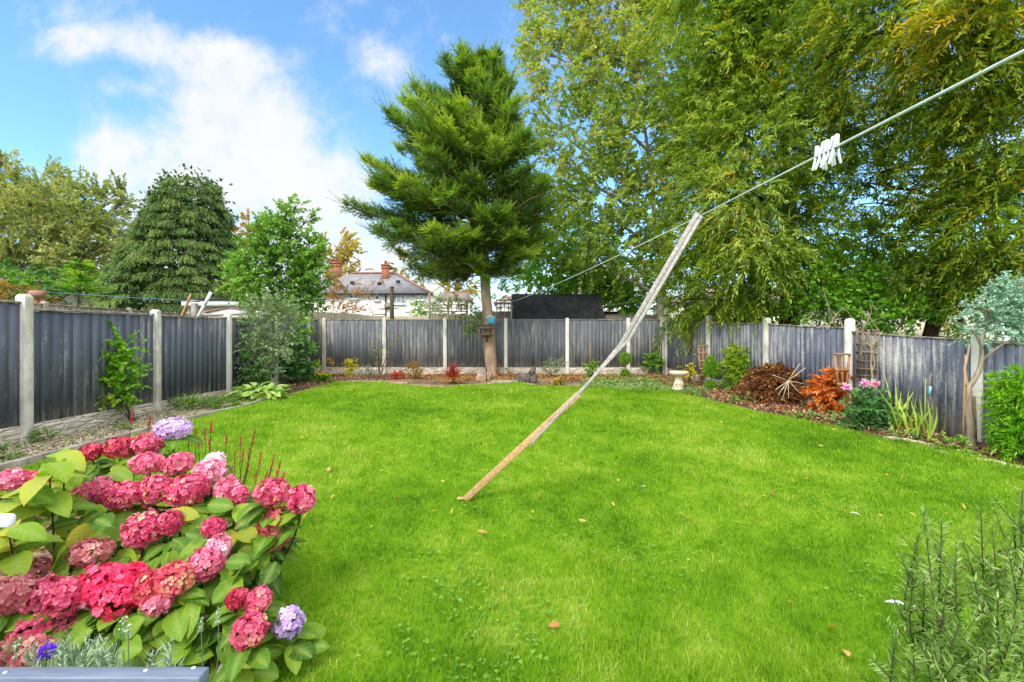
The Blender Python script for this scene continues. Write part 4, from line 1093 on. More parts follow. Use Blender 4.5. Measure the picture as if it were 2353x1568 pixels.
# silhouette: left and right reach in px at rows
rows = [105, 150, 200, 260, 320, 380, 450, 510, 570, 615, 650]
lft = [8, 46, 76, 122, 176, 232, 236, 250, 238, 170, 66]
rgt = [12, 40, 62, 78, 92, 118, 128, 132, 118, 96, 62]
NBR = 200
py_ = np.interp((np.arange(NBR) + rng.random(NBR)) / NBR, np.linspace(0, 1, 6), [158, 240, 342, 446, 548, 640]); th = rng.uniform(0, 2 * PI, NBR)
tips = []
tzz = np.array([c[2] for c in tr]); tx = np.array([c[0] for c in tr])
for k in range(NBR):
    py = py_[k]; a = th[k]; dx, dy = math.cos(a), math.sin(a)
    l_, r_ = np.interp(py, rows, lft), np.interp(py, rows, rgt)
    reach = (l_ * (dx < 0) + r_ * (dx >= 0)) * abs(dx) ** 1.2 + (l_ + r_) * .42 * abs(dy) ** 1.2
    R = max(.12, .93 * reach / F * CY * random.choice((.6, .8, .92, 1.0, 1.03, 1.07)) * random.uniform(.9, 1.06))
    z = hz(py); x0 = np.interp(z, tzz, tx)
    rise = np.interp(py, [112, 250, 400, 520, 640], [1.0, .55, .28, .12, -.05]) * R * random.uniform(.5, 1.4)
    p0 = np.array([x0, CY, max(z - rise * .75, hz(655))]); p3 = np.array([x0 + dx * R, CY + dy * R, p0[2] + rise + random.uniform(-.12, .12)])
    p1 = p0 + (p3 - p0) * .35 + [0, 0, .03 * R]; p2 = p0 + (p3 - p0) * .7 + [0, 0, -.06 * R]
    tips.append(W.limb([p0, p1, p2, p3], .010 + .011 * R, .005, 4, K=9, wig=.02 * R))
# flat feathery fans: side shoots on each branch, each with its own finer shoots
b1, d1, l1, r1 = [], [], [], []
for C in tips:
    tl = nrm(np.array([random.gauss(0, .55), random.gauss(0, .55), 1.0])); seg = np.linalg.norm(C[-1] - C[0]); ns = int(4 + seg * 4.6); tone = random.random() ** 1.5
    for q in np.linspace(.3, 1.0, ns):
        i = min(int(q * 8), 7); f_ = q * 8 - i; p = C[i] * (1 - f_) + C[i + 1] * f_; d = nrm(C[i + 1] - C[i])
        for s in (-1, 1, 0):
            sd_ = nrm(np.cross(d, tl)) * s
            sl = (.30 + .55 * (1 - q) ** .7) * random.uniform(.6, 1.1) * min(1, .4 + seg * .35) * (1 if s else .6)
            sdv_ = nrm(d * .9 + sd_ * random.uniform(.5, .95) + np.array([0, 0, random.uniform(-.05, .45) + (.45 if s == 0 else 0)]) + rng.normal(size=3) * .12)
            e = p + sdv_ * sl
            for u in (.25, .5, .75, 1.0):
                for s2 in ((-1, 1) if u < 1 else (0,)):
                    side = nrm(np.cross(sdv_, tl + rng.normal(size=3) * .3)) * s2
                    b1.append(p + sdv_ * sl * (u - .12)); d1.append(nrm(sdv_ + side * .75 + np.array([0, 0, random.uniform(-.05, .25)]) + rng.normal(size=3) * .12))
                    l1.append(sl * (.55 - .28 * u) + .09); r1.append(np.clip(.05 + .38 * q * u + .55 * tone * (.3 + .7 * q) + random.gauss(0, .08), 0, 1))  # inner sprays darker: older foliage, with the crown's interior shade put into the tone
    # long leading shoots that make the ragged outline
    for q in (.55, .66, .75, .82, .9, .96, 1.0, 1.0, 1.0):
        i = min(int(q * 8), 7); f_ = q * 8 - i; p = C[i] * (1 - f_) + C[i + 1] * f_; d = nrm(C[-1] - C[-3])
        up_ = float(np.interp(C[-1][2], [hz(600), hz(300), hz(140)], [.35, .85, 1.7]))
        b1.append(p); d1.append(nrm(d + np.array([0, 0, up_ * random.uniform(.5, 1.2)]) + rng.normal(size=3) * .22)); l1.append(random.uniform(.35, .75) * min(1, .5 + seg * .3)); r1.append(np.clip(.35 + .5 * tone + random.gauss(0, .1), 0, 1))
for k in range(9):      # thin leaders of the top
    b1.append(at(1094 + random.uniform(-42, 36), random.uniform(180, 215), CY + random.uniform(-.4, .4))); d1.append(np.array([random.uniform(-.3, .3), random.uniform(-.2, .2), 1.0])); l1.append(random.uniform(.45, .9)); r1.append(.4)
b1, d1, l1, r1 = map(np.array, (b1, d1, l1, r1))
big = l1 > .34
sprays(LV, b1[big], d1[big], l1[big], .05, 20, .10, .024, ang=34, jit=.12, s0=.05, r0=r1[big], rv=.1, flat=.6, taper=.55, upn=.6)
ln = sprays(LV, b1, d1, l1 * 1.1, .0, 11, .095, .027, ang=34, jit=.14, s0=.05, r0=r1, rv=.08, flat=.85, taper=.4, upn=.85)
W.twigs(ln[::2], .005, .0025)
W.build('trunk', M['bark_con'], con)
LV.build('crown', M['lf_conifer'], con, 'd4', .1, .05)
# dead brown nest-like clump high in the crown
nb = Leaves(); c = at(1120, 270, CY - .25); d = rdir(260)
nb.add(c + d * rng.uniform(.02, .15, (260, 1)), rdir(260), rdir(260), .1, .02, rng.random(260)); ne = thing('bird_nest', 'round brown twig nest high in the tall conifer', 'nest', c - [0, 0, .15])
nb.build('twigs', M['lf_rust'], ne, 'd4')

# --- maple with thinning leaves, its trunk behind the fence corner
mb = blobs_px([(1285, 30, 16.5, 100), (1420, 20, 16, 115), (1540, 40, 16.3, 95), (1300, 170, 16, 95), (1420, 180, 15.6, 115), (1540, 180, 15.8, 95), (1240, 110, 16.2, 48), (1225, 235, 16.4, 34), (1225, 300, 16.2, 36),
               (1345, 310, 15.8, 105), (1460, 320, 15.6, 115), (1275, 400, 16.2, 60), (1395, 450, 15.6, 100), (1500, 455, 15.6, 95), (1335, 540, 15.8, 85), (1430, 560, 15.6, 95), (1520, 600, 15.8, 70),
               (1300, -90, 16.5, 100), (1430, -110, 16, 130), (1560, -80, 16.3, 110), (1215, 30, 16.4, 36), (1590, 330, 16, 70)])
MBASE = gp(5.0, 15.3)
tree('maple', 'tall maple with thinning yellow green leaves behind the corner of the back fence', 'tree', MBASE, mb, M['lf_maple'], M['bark_grey'], .17, 24, .75, .18, 13, .135, .125, kind='m8', outw=.8, up=.25,
     ang=60, jit=.5, trunk_pts=[MBASE - [0, 0, .2], at(1517, 690, 15.3), at(1512, 560, 15.4), at(1490, 330, 15.8), at(1440, 60, 16.2)], lump=.5, limb_r=.32, twig_r=.007)
# --- lower bright green tree between conifer and maple
gb = blobs_px([(1290, 560, 19, 70), (1370, 600, 19, 75), (1450, 640, 18.5, 70), (1260, 630, 19, 60), (1340, 660, 18.5, 60), (1420, 690, 18, 50), (1480, 700, 18, 50), (1250, 500, 19.5, 60), (1210, 600, 20, 40), (1240, 580, 17.5, 34), (1280, 620, 17.3, 40), (1330, 590, 17.5, 36), (1400, 640, 17.2, 36), (1260, 665, 17.2, 26), (1450, 690, 17, 30)])
GB = gp(3.3, 19.2)
tree('sycamore', 'bright green bushy tree behind the black shed', 'tree', GB, gb, M['lf_bright'], M['bark_dark'], .12, 20, .6, .2, 12, .17, .15, kind='m8', up=.1, ang=60, jit=.5, lump=.4, zmin=1.5)

# --- the big willow over the right fence
wb = [(1640, 90, 12.5, 105), (1720, 60, 12, 110), (1810, 30, 11.5, 110), (1610, 230, 12.8, 80), (1700, 200, 12, 115), (1790, 180, 11.5, 115), (1870, 110, 11, 80), (1660, 340, 11.8, 95), (1750, 330, 11, 115), (1840, 330, 10.8, 90),
      (1640, 440, 11.6, 80), (1720, 440, 10.8, 100), (1800, 470, 10.9, 90), (1660, 540, 11.6, 75), (1740, 560, 10.9, 90), (1880, 530, 11.2, 60), (1690, 640, 11.6, 70), (1760, 650, 11.2, 55), (1910, 620, 11.4, 55), (1600, 620, 12.6, 60), (1600, 520, 12.8, 55),
      (1700, -90, 12, 130), (1850, -110, 11, 130), (1600, -40, 12.5, 100), (1840, 590, 12, 55), (1570, 690, 13, 45), (1650, 700, 12.4, 45), (1600, 320, 13, 70), (1580, 410, 13, 60), (1690, 130, 11.6, 70), (1760, 250, 11, 80), (1850, 210, 10.6, 70), (1720, 690, 11.6, 40), (1810, 530, 11.2, 60), (1870, 420, 11, 50), (1650, 580, 12, 60), (1900, 680, 11.2, 40)]
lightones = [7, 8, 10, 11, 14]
WBASE = gp(7.95, 13.1)
wil = thing('willow', 'large drooping willow with a dark red brown trunk over the right fence', 'tree', WBASE)
W = Wood()
wt = [WBASE - [0, 0, .2], at(1812, 700, 13), at(1818, 600, 12.9), at(1805, 430, 12.7), at(1800, 200, 12.4), at(1790, -60, 12)]
T = W.limb(wt, .40, .06, 12, K=18, wig=.02, power=.55)
bl = blobs_px(wb)
Lw, Lw2 = Leaves(), Leaves()
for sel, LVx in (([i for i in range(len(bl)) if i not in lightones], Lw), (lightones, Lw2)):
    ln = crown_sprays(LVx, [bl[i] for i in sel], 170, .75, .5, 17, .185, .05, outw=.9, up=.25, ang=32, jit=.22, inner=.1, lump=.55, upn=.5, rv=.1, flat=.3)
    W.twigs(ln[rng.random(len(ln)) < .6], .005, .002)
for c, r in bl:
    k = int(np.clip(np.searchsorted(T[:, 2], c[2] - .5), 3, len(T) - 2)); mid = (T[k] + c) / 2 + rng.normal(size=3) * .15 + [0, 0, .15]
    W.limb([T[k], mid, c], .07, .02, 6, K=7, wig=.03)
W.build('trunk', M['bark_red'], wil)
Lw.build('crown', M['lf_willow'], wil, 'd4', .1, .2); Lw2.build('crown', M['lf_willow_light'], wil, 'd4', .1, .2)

# --- second willow, nearer and farther right, with a limb crossing the top of the view
rb_l = [(1960, 50, 9.2, 95), (2060, 40, 8.6, 95), (2160, 50, 8, 110), (2270, 40, 7.4, 120), (1950, 190, 9.6, 55), (2060, 170, 9.2, 60), (2110, 240, 9, 70), (2200, 190, 8.2, 85), (2310, 180, 7.6, 90),
        (2000, 300, 9.8, 50), (2100, 330, 9.4, 60), (2200, 330, 8.6, 85), (2310, 330, 8, 95), (1985, 400, 9.8, 50), (2090, 410, 9.3, 60), (2180, 450, 8.9, 80), (2290, 460, 8.2, 95), (2080, 500, 9.6, 40), (2160, 550, 9.1, 70), (2260, 570, 8.5, 90), (2350, 560, 8, 80),
        (2190, 640, 9.0, 55), (2280, 660, 8.6, 60), (2120, 610, 9.6, 40), (2040, 560, 10, 35), (2440, 200, 7.8, 110), (2450, 420, 8, 120), (2000, -80, 9, 120), (2180, -90, 8, 130), (2350, -80, 7.2, 150), (2460, 620, 8.4, 90), (1930, 290, 10, 40), (2240, 500, 8.2, 60), (2330, 640, 8.2, 60), (2200, 590, 8.8, 55), (2300, 400, 7.9, 60), (2120, 90, 8.2, 70), (2230, 260, 8, 60), (2330, 90, 7.2, 70), (2210, 690, 9, 36), (2050, 620, 9.8, 30), (2110, 680, 9.7, 30), (2330, 700, 8.4, 50), (1990, 350, 10, 40), (2040, 380, 9.8, 45), (2030, 460, 9.9, 40), (1975, 470, 10.2, 40), (2060, 540, 9.8, 36), (1990, 560, 10.2, 40), (2030, 250, 9.6, 40), (1970, 120, 9.4, 50), (2320, 555, 7.8, 42), (2230, 40, 7.0, 70), (2290, 600, 7.8, 30)]
gold = [0, 2, 3, 6, 11, 16, 20, len(rb_l) - 1, len(rb_l) - 2, len(rb_l) - 3]
rb_ = blobs_px(rb_l); RBASE = gp(8.9, 9.5)
wil2 = thing('willow', 'yellowing willow leaning in at the right edge above the blue green shrub', 'tree', RBASE)
W = Wood()
rt_ = [RBASE - [0, 0, .2], at(2128, 770, 9.6), at(2160, 725, 9.5), at(2150, 690, 9.5), at(2165, 560, 9.4), at(2230, 380, 9.2), at(2290, 150, 9.0), at(2320, -60, 8.8)]
T = W.limb(rt_, .15, .06, 10, K=18, wig=.015)
W.limb([at(2290, 150, 9.0), at(2190, 75, 8.8), at(2060, 55, 8.8), at(1930, 100, 9.2), at(1870, 160, 9.6)], .085, .03, 8, K=12, wig=.03)
W.limb([at(2430, 190, 7.9), at(2330, 140, 8.2), at(2240, 90, 8.5), at(2180, 55, 8.7)], .07, .04, 8, K=9, wig=.02)
W.limb([at(2240, 360, 9.3), at(2140, 280, 9.3), at(2040, 290, 9.6)], .06, .02, 7, K=9, wig=.02)
W.limb([at(2200, 470, 9.4), at(2080, 430, 9.6), at(1990, 420, 9.8)], .045, .015, 6, K=8, wig=.02)
Lw, Lw2 = Leaves(), Leaves()
for sel, LVx in (([i for i in range(len(rb_)) if i not in gold], Lw), (gold, Lw2)):
    ln = crown_sprays(LVx, [rb_[i] for i in sel], 250, .62, .5, 15, .16, .044, outw=.9, up=.25, ang=34, jit=.22, inner=.1, lump=.5, upn=.5, rv=.12, flat=.3)
    W.twigs(ln[rng.random(len(ln)) < .6], .004, .002)
for c, r in rb_:
    k = int(np.clip(np.searchsorted(T[:, 2], c[2] - .3), 5, len(T) - 2)); mid = (T[k] + c) / 2 + rng.normal(size=3) * .12
    W.limb([T[k], mid, c], .035, .012, 5, K=7, wig=.03)
W.build('trunk', M['bark_red'], wil2)
Lw.build('crown', M['lf_willow'], wil2, 'd4', .1, .2); Lw2.build('crown', M['lf_willow_gold'], wil2, 'd4', .1, .2)

# --- dark evergreens deep behind the fence corner
def simple_tree(name, label, base, blobs, lm, bm='bark_dark', tr=.12, per=14, length=.6, m=10, lL=.12, lW=.08, kind='o6', **kw):
    return tree(name, label, 'tree' if 'tree' in name or name in TREES else 'shrub', base, blobs_px(blobs), M[lm], M[bm], tr, per, length, kw.pop('droop', .15), m, lL, lW, kind=kind, **kw)


TREES = ('evergreen', 'oak', 'lime', 'birch', 'larch', 'cherry', 'field_maple', 'spruce', 'hornbeam', 'weeping_conifer')
simple_tree('evergreen', 'dark evergreen standing deep behind the maple and willow trunks', gp(6.6, 17), [(1600, 250, 17, 110), (1640, 420, 17, 110), (1590, 560, 17, 80), (1680, 600, 17, 110), (1590, 680, 16.5, 60), (1660, 700, 16, 80), (1740, 700, 16, 60), (1560, 430, 17.5, 60), (1660, 120, 17.5, 90)],
            'lf_dark', per=13, length=.8, m=12, lL=.2, lW=.1, up=.0, zmin=.6)
simple_tree('holly', 'dark bushy evergreens closing the gap low behind the yellowing willow', gp(11.5, 14.5), [(1900, 610, 15, 50), (1990, 645, 15, 50), (2100, 650, 14.5, 55), (2190, 665, 14, 50), (2280, 690, 13.5, 50), (2050, 610, 15, 45), (2340, 660, 13.5, 50), (2240, 640, 14, 40)],
            'lf_dark', per=26, length=.6, m=11, lL=.15, lW=.08, zmin=.8, tr=.08)
simple_tree('laurel_shrub', 'dark laurel mass low behind the right fence left of the willow trunk', gp(6.9, 13.6), [(1620, 700, 13.6, 50), (1690, 715, 13.4, 50), (1740, 720, 13.2, 40), (1580, 715, 14, 40)], 'lf_dark', per=34, length=.4, m=9, lL=.13, lW=.05, zmin=.6, limbs=False, tr=.05)
simple_tree('hazel_shrub', 'fresh green broadleaved shrub with bare stems over the right fence', gp(8.4, 10.6), [(1880, 680, 10.6, 55), (1950, 640, 10.6, 55), (2010, 690, 10.2, 55), (2070, 690, 9.9, 48), (1930, 725, 10.3, 36), (2050, 640, 10.6, 40), (1870, 620, 11, 40), (1840, 710, 10.9, 28), (2000, 735, 9.9, 30), (2090, 735, 9.4, 28)],
            'lf_bright', tr=.045, per=90, length=.42, m=9, lL=.12, lW=.1, up=.2, ang=60, jit=.4, zmin=1.3)
# bare pale stems sticking up along the fence top
b = Wood(); bs = thing('leafless_shrub', 'tangle of bare straw coloured stems along the right fence top', 'shrub', at(1975, 760, 9.2))
for (xa, ya, xb, yb_) in ((1905, 760, 1890, 660), (1925, 760, 1905, 690), (1900, 758, 1948, 700), (1940, 760, 1912, 715), (1985, 765, 1975, 690), (1960, 765, 2035, 728), (1975, 765, 2000, 700), (2000, 770, 1965, 735), (2025, 770, 1990, 720), (1960, 740, 1930, 705)):
    p, q = at(xa, ya, 9.0 + random.uniform(-.2, .3)), at(xb, yb_, 9.1 + random.uniform(-.3, .5)); b.limb([p, (p + q) / 2 + rng.normal(size=3) * .06, q], .012, .005, 5, K=6)
b.build('stems', M['bark_pale'], bs)
simple_tree('privet_hedge', 'pale green clipped hedge beside the cream outbuilding', at(2215, 800, 11.5) * [1, 1, 0] + [0, 0, .4], [(2190, 768, 11.5, 20), (2215, 764, 11.5, 22), (2240, 765, 11.6, 20), (2170, 778, 11.4, 14)], 'lf_green', per=170, length=.2, m=8, lL=.06, lW=.045, limbs=False, tr=.03)

# --- left: olive tree, weeping conifer, small maple and the trees behind
simple_tree('oak', 'large olive green tree turning yellow at the left edge beyond the fences', gp(-33, 30), [(40, 450, 30, 80), (130, 460, 30, 65), (55, 530, 28, 95), (165, 505, 28, 80), (235, 470, 30, 45), (120, 600, 27, 85), (225, 560, 28, 60), (25, 610, 26, 70), (285, 465, 30, 26), (-40, 425, 30, 80), (-60, 540, 28, 100), (5, 365, 30, 28), (180, 440, 30.5, 25), (260, 520, 29, 30), (190, 620, 27, 50), (85, 405, 30, 28)],
            'lf_olive', 'bark_grey', .45, per=9, length=1.5, m=20, lL=.22, lW=.17, up=.35, lump=.55, jit=.4, twig_r=.02, ang=55)
simple_tree('beech', 'dark green undergrowth tree below the olive tree', gp(-24, 24), [(30, 660, 24, 55), (110, 665, 24, 45), (-30, 650, 24, 50), (60, 690, 23, 40), (170, 670, 24, 40)], 'lf_dark', per=6, length=.9, m=12, lL=.26, lW=.15, zmin=1)
sp_ = thing('spruce', 'light green feathery young conifer poking over the left fence', 'tree', gp(-14.4, 15))
W = Wood(); LV = Leaves(); W.limb([gp(-14.4, 15), at(185, 590, 15)], .06, .01, 6)
n = 70; q = rng.random(n); zc = np.interp(q, [0, 1], [595, 690]); a = rng.uniform(0, 2 * PI, n); base = np.array([at(185, z, 15) for z in zc]); rr = .15 + .95 * q
ln = sprays(LV, base, np.stack([np.cos(a), np.sin(a), np.full(n, .35)], 1), rr * rng.uniform(.7, 1.15, n), .1, 26, .17, .035, ang=40, jit=.2, rv=.15, flat=.8); W.twigs(ln, .01, .003)
W.build('trunk', M['bark_dark'], sp_); LV.build('crown', M['lf_bright'], sp_, 'd4')
simple_tree('hedge', 'dense conifer hedge with a browned side at the left edge', gp(-11.6, 11), [(0, 672, 11, 25), (40, 676, 11, 22), (-40, 670, 11, 28), (75, 690, 11, 18), (115, 690, 11.4, 16)], 'lf_bronze', per=150, length=.22, m=10, lL=.07, lW=.025, limbs=False, tr=.04)
simple_tree('conifer_hedge', 'mid green conifer hedge behind the brown hedge top left', gp(-12.5, 12), [(-10, 645, 12.3, 28), (35, 650, 12.3, 24), (75, 655, 12.3, 20), (-60, 640, 12.3, 30)], 'lf_bright', per=95, length=.3, m=12, lL=.1, lW=.03, limbs=False, tr=.04)

WY = 25.0; wc = thing('weeping_conifer', 'broad dark cone shaped weeping conifer with tiers of drooping sprays', 'tree', gp(at(425, 0, WY)[0], WY))
rows = [402, 425, 470, 520, 570, 620, 670, 712]; hl = [16, 48, 75, 103, 118, 138, 165, 178]; hr = [30, 66, 88, 104, 112, 118, 125, 125]
cx0 = at(428, 0, WY)[0]; LV = Leaves(); W = Wood(); cl = []
for py in np.arange(428, 722, 20):
    wl, wr = np.interp(py, rows, hl) / F * WY, np.interp(py, rows, hr) / F * WY
    per = PI * (wl + wr); nC = max(4, int(per / .9)); a0 = random.uniform(0, 6.28)
    for k in range(nC):
        a = a0 + 2 * PI * (k + random.uniform(-.3, .3)) / nC; R = (wl if math.cos(a) < 0 else wr) * random.uniform(.86, 1.06)
        cl.append((cx0 + math.cos(a) * R, WY + math.sin(a) * R * .95, CZ + (HY - py - random.uniform(-6, 6)) / F * WY, a, random.uniform(.7, 1.25)))
cl = np.array(cl); nT = len(cl); k = 60
A = np.repeat(cl[:, 3], k) + rng.normal(size=nT * k) * .62; sc_ = np.repeat(cl[:, 4], k)
out = np.stack([np.cos(A), np.sin(A), np.zeros(nT * k)], 1); out0 = np.stack([np.cos(np.repeat(cl[:, 3], k)), np.sin(np.repeat(cl[:, 3], k)), np.zeros(nT * k)], 1)
bs_ = np.repeat(cl[:, :3], k, 0) - out0 * .55 * sc_[:, None] + rng.normal(size=(nT * k, 3)) * [.08, .08, .03]
ln = sprays(LV, bs_, out + np.array([0, 0, .42]), .68 * sc_ * rng.uniform(.6, 1.15, nT * k), .9, 12, .14, .036, ang=18, jit=.12, r0=np.repeat(rng.uniform(.25, .75, nT), k) + rng.normal(size=nT * k) * .08, rv=.09, flat=.6, upn=.8)
n2 = 26
bs2 = np.stack([cx0 + rng.uniform(-.9, 1.5, n2), WY + rng.normal(size=n2) * .4, CZ + (HY - rng.uniform(425, 450, n2)) / F * WY], 1)
ln2 = sprays(LV, bs2, rdir(n2) * [.6, .6, .1] + [0, 0, .7], 0.7, .9, 16, .13, .035, ang=22, jit=.15, flat=.5)
W.limb([gp(cx0, WY), np.array([cx0, WY, CZ + (HY - 420) / F * WY])], .4, .05, 8); W.twigs(ln[::5], .02, .006)
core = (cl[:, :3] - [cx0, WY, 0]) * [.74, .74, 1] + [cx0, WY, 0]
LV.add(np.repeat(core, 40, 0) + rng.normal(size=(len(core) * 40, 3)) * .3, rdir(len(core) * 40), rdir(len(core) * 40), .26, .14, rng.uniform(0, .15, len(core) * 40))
W.build('trunk', M['bark_dark'], wc); LV.build('crown', M['lf_weep'], wc, 'd4', .1, .25)

simple_tree('field_maple', 'fresh green small maple between the weeping conifer and the white house', gp(-9.3, 18), [(655, 500, 18, 30), (640, 545, 18, 52), (590, 600, 18, 48), (700, 560, 18, 42), (560, 640, 18, 42), (645, 620, 18, 66), (715, 625, 18, 42), (610, 690, 18, 42), (685, 680, 18, 52), (545, 590, 18, 22), (703, 505, 18, 15), (612, 520, 18, 18), (735, 585, 18, 18), (680, 475, 18, 12), (660, 470, 18, 10)],
            'lf_green', 'bark_dark', .13, per=46, length=.5, m=12, lL=.14, lW=.125, kind='m8', up=.45, lump=.45, jit=.45, ang=55)
simple_tree('lime', 'yellow autumn tree behind the white house left of its chimneys', gp(-21, 55), [(775, 565, 55, 30), (800, 595, 55, 34), (755, 600, 55, 26), (790, 625, 55, 28), (745, 570, 55, 16), (830, 620, 55, 14)], 'lf_yellow', 'bark_grey', .3, per=3.6, length=1.5, m=18, lL=.34, lW=.3, lump=.5, up=.3, twig_r=.03)
simple_tree('lime', 'yellow autumn tree behind the white house right of its second chimney', gp(-13, 56), [(925, 615, 56, 26), (955, 640, 56, 26), (905, 640, 56, 20), (975, 665, 56, 14)], 'lf_yellow', 'bark_grey', .3, per=3.6, length=1.3, m=18, lL=.34, lW=.3, lump=.5, up=.3, twig_r=.03)
simple_tree('lime', 'pale yellow green tree behind the orange ridged house', gp(-7, 70), [(1040, 640, 70, 24), (1075, 650, 70, 28), (1015, 655, 70, 12)], 'lf_yellow', 'bark_grey', .3, per=3.2, length=1.4, m=18, lL=.36, lW=.3, lump=.5, up=.3, twig_r=.03)
simple_tree('beech_tree', 'orange autumn tree between the olive tree and weeping conifer', gp(-33, 40), [(300, 540, 40, 32), (270, 580, 40, 32), (320, 590, 40, 30), (255, 620, 40, 30)], 'lf_orange', 'bark_grey', .3, per=6, length=1.1, m=16, lL=.3, lW=.25, lump=.4, twig_r=.02)
simple_tree('beech_tree', 'orange autumn treetop just right of the weeping conifer', gp(-24, 42), [(568, 530, 42, 26), (590, 560, 42, 26), (545, 560, 42, 24)], 'lf_orange', 'bark_grey', .3, per=6, length=1.1, m=16, lL=.3, lW=.25, lump=.4, twig_r=.02)
simple_tree('cherry', 'thin brown autumn tree with sparse leaves in front of the white house', gp(-9.2, 24), [(785, 690, 24, 32), (800, 655, 24, 20), (770, 715, 24, 26), (760, 665, 24, 16), (825, 690, 24, 18), (815, 715, 24, 16)], 'lf_brown', 'bark_maple', .05, per=26, length=.6, m=9, lL=.11, lW=.085, lump=.5, up=.2, limb_r=.5)
simple_tree('cherry', 'spindly reddish sapling in front of the white house wall', gp(-7.2, 24), [(842, 680, 24, 14), (850, 700, 24, 14), (835, 660, 24, 8), (860, 655, 24, 8), (875, 640, 24, 5)], 'lf_brown', 'bark_maple', .03, per=22, length=.5, m=7, lL=.1, lW=.08, lump=.5, up=.2, limb_r=.6)
simple_tree('garden_shrub', 'rounded dark green shrub before the white house right windows', gp(at(963, 0, 30)[0], 30), [(955, 712, 30, 18), (975, 708, 30, 18), (965, 700, 30, 14), (985, 715, 30, 10)], 'lf_green', per=20, length=.5, m=10, lL=.18, lW=.1, limbs=False, tr=.05, zmin=.6)
simple_tree('garden_shrub', 'grey green shrub between the white house and the trellis fence', gp(at(1012, 0, 33)[0], 33), [(1005, 690, 33, 12), (1022, 688, 33, 12), (1010, 705, 33, 12)], 'lf_olivebush', per=20, length=.5, m=10, lL=.18, lW=.1, limbs=False, tr=.05, zmin=.6)
simple_tree('garden_shrub', 'loose bronze green shrub behind the back fence left of the conifer trunk', gp(at(1055, 0, 17)[0], 17), [(1045, 715, 17, 24), (1075, 715, 17, 24), (1030, 728, 16.8, 16), (1060, 698, 17, 14), (1095, 725, 16.8, 16)], 'lf_olive', per=44, length=.4, m=9, lL=.11, lW=.06, limbs=False, tr=.04, zmin=.9)
simple_tree('garden_shrub', 'loose green bush showing between the conifer trunk and black shed', gp(at(1150, 0, 19)[0], 19), [(1150, 668, 19, 16), (1165, 680, 19, 10), (1200, 660, 19.5, 22), (1235, 655, 19.5, 24)], 'lf_bright', per=30, length=.4, m=9, lL=.13, lW=.09, limbs=False, tr=.04)
# ================================================================== plants of the garden borders
def plant(name, label, cat, base, blobs, lm, per, length, m, lL, lW, kind='o6', bm='bark_dark', stem_r=.012, droop=.12, crown_name='foliage', stems=True, group=None, zfloor=True, fold=.12, curl=.15, **kw):
    """blobs already in world (centre, radius)"""
    root = thing(name, label, cat, base, group); LV = Leaves(); W = Wood()
    ln = crown_sprays(LV, blobs, per * 2.2, length, droop, m, lL, lW, zmin=base[2] + .02 if zfloor else None, **kw)
    W.twigs(ln, stem_r * .35, stem_r * .15)
    if stems:
        for c, r in blobs:
            p = np.array(base) + [random.uniform(-.03, .03), random.uniform(-.03, .03), -.02]
            W.limb([p, (p + c) / 2 + rng.normal(size=3) * .03 * np.linalg.norm(c - p), c], stem_r, stem_r * .4, 5, K=6)
    W.build('stems', bm if not isinstance(bm, str) else M[bm], root); LV.build(crown_name, M[lm], root, kind, fold, curl)
    return root


def bpx(base, lst):
    """blobs (px,py,rpx) at the depth of the plant's base"""
    return [(at(x, y, base[1] + (q[0] if q else 0)), r / F * base[1]) for x, y, r, *q in lst]


# young hornbeam against the left fence
c = np.array([-5.82, 7.0, float(ground_z(-5.82, 7))])
plant('hornbeam_sapling', 'young bright green hornbeam trained against the left fence', 'shrub', c, bpx(c, [(262, 760, 12), (268, 790, 26), (250, 820, 30), (280, 825, 24), (262, 860, 40), (285, 870, 26), (240, 870, 24), (262, 900, 36), (245, 915, 22), (240, 760, 8)]), 'lf_bright', 420, .24, 9, .08, .055, up=.25, stem_r=.007, ang=55, lump=.4, jit=.35)
# olive-like shrub with a leaning brown trunk
c = gnd(612, 905)
r_ = plant('oleaster_shrub', 'tall grey green shrub with a leaning brown trunk by the left fence', 'shrub', c, bpx(c, [(600, 715, 26), (640, 715, 24), (590, 750, 36), (640, 750, 34), (600, 790, 40), (640, 790, 26), (590, 830, 34), (585, 860, 26), (610, 850, 30), (575, 770, 22), (655, 735, 18), (630, 700, 16)]), 'lf_olivebush', 260, .34, 12, .09, .03, kind='d4', bm='bark_grey', stem_r=.014, up=.2, lump=.35)
b = Wood(); b.limb([c, at(604, 870, c[1]), at(620, 830, c[1])], .055, .035, 8); b.build('trunk', M['bark_con'], r_)
c = gp(-5.75, 9.9)
plant('laurel_shrub', 'dark lower foliage at the foot of the tall grey green shrub', 'shrub', c, bpx(c, [(585, 845, 26), (575, 870, 20), (600, 870, 24), (570, 830, 16)]), 'lf_dark', 220, .25, 8, .07, .04)
# dense climber and ivy column in the corner
c = gp(-5.9, 12.0)
plant('climber', 'dense dark green climber on the left fence near the far corner', 'climber', c, bpx(c, [(672, 790, 18), (680, 810, 22), (675, 840, 24), (690, 835, 22), (670, 865, 18), (690, 865, 20), (700, 810, 14)]), 'lf_dark', 260, .28, 9, .09, .06, up=.15)
c = gp(-5.85, 12.9)
plant('ivy', 'column of ivy with yellow green tips climbing a post in the left corner', 'climber', c, bpx(c, [(705, 750, 13), (703, 775, 15), (706, 800, 15), (712, 830, 14), (715, 850, 12), (700, 735, 8)]), 'lf_green', 330, .2, 8, .08, .075, kind='m8')
# hosta
hb = thing('hosta', 'variegated yellow edged hosta clump at the end of the left border', 'plant', gnd(596, 920)); LV = Leaves(); LV2 = Leaves()
b0 = gnd(596, 920)


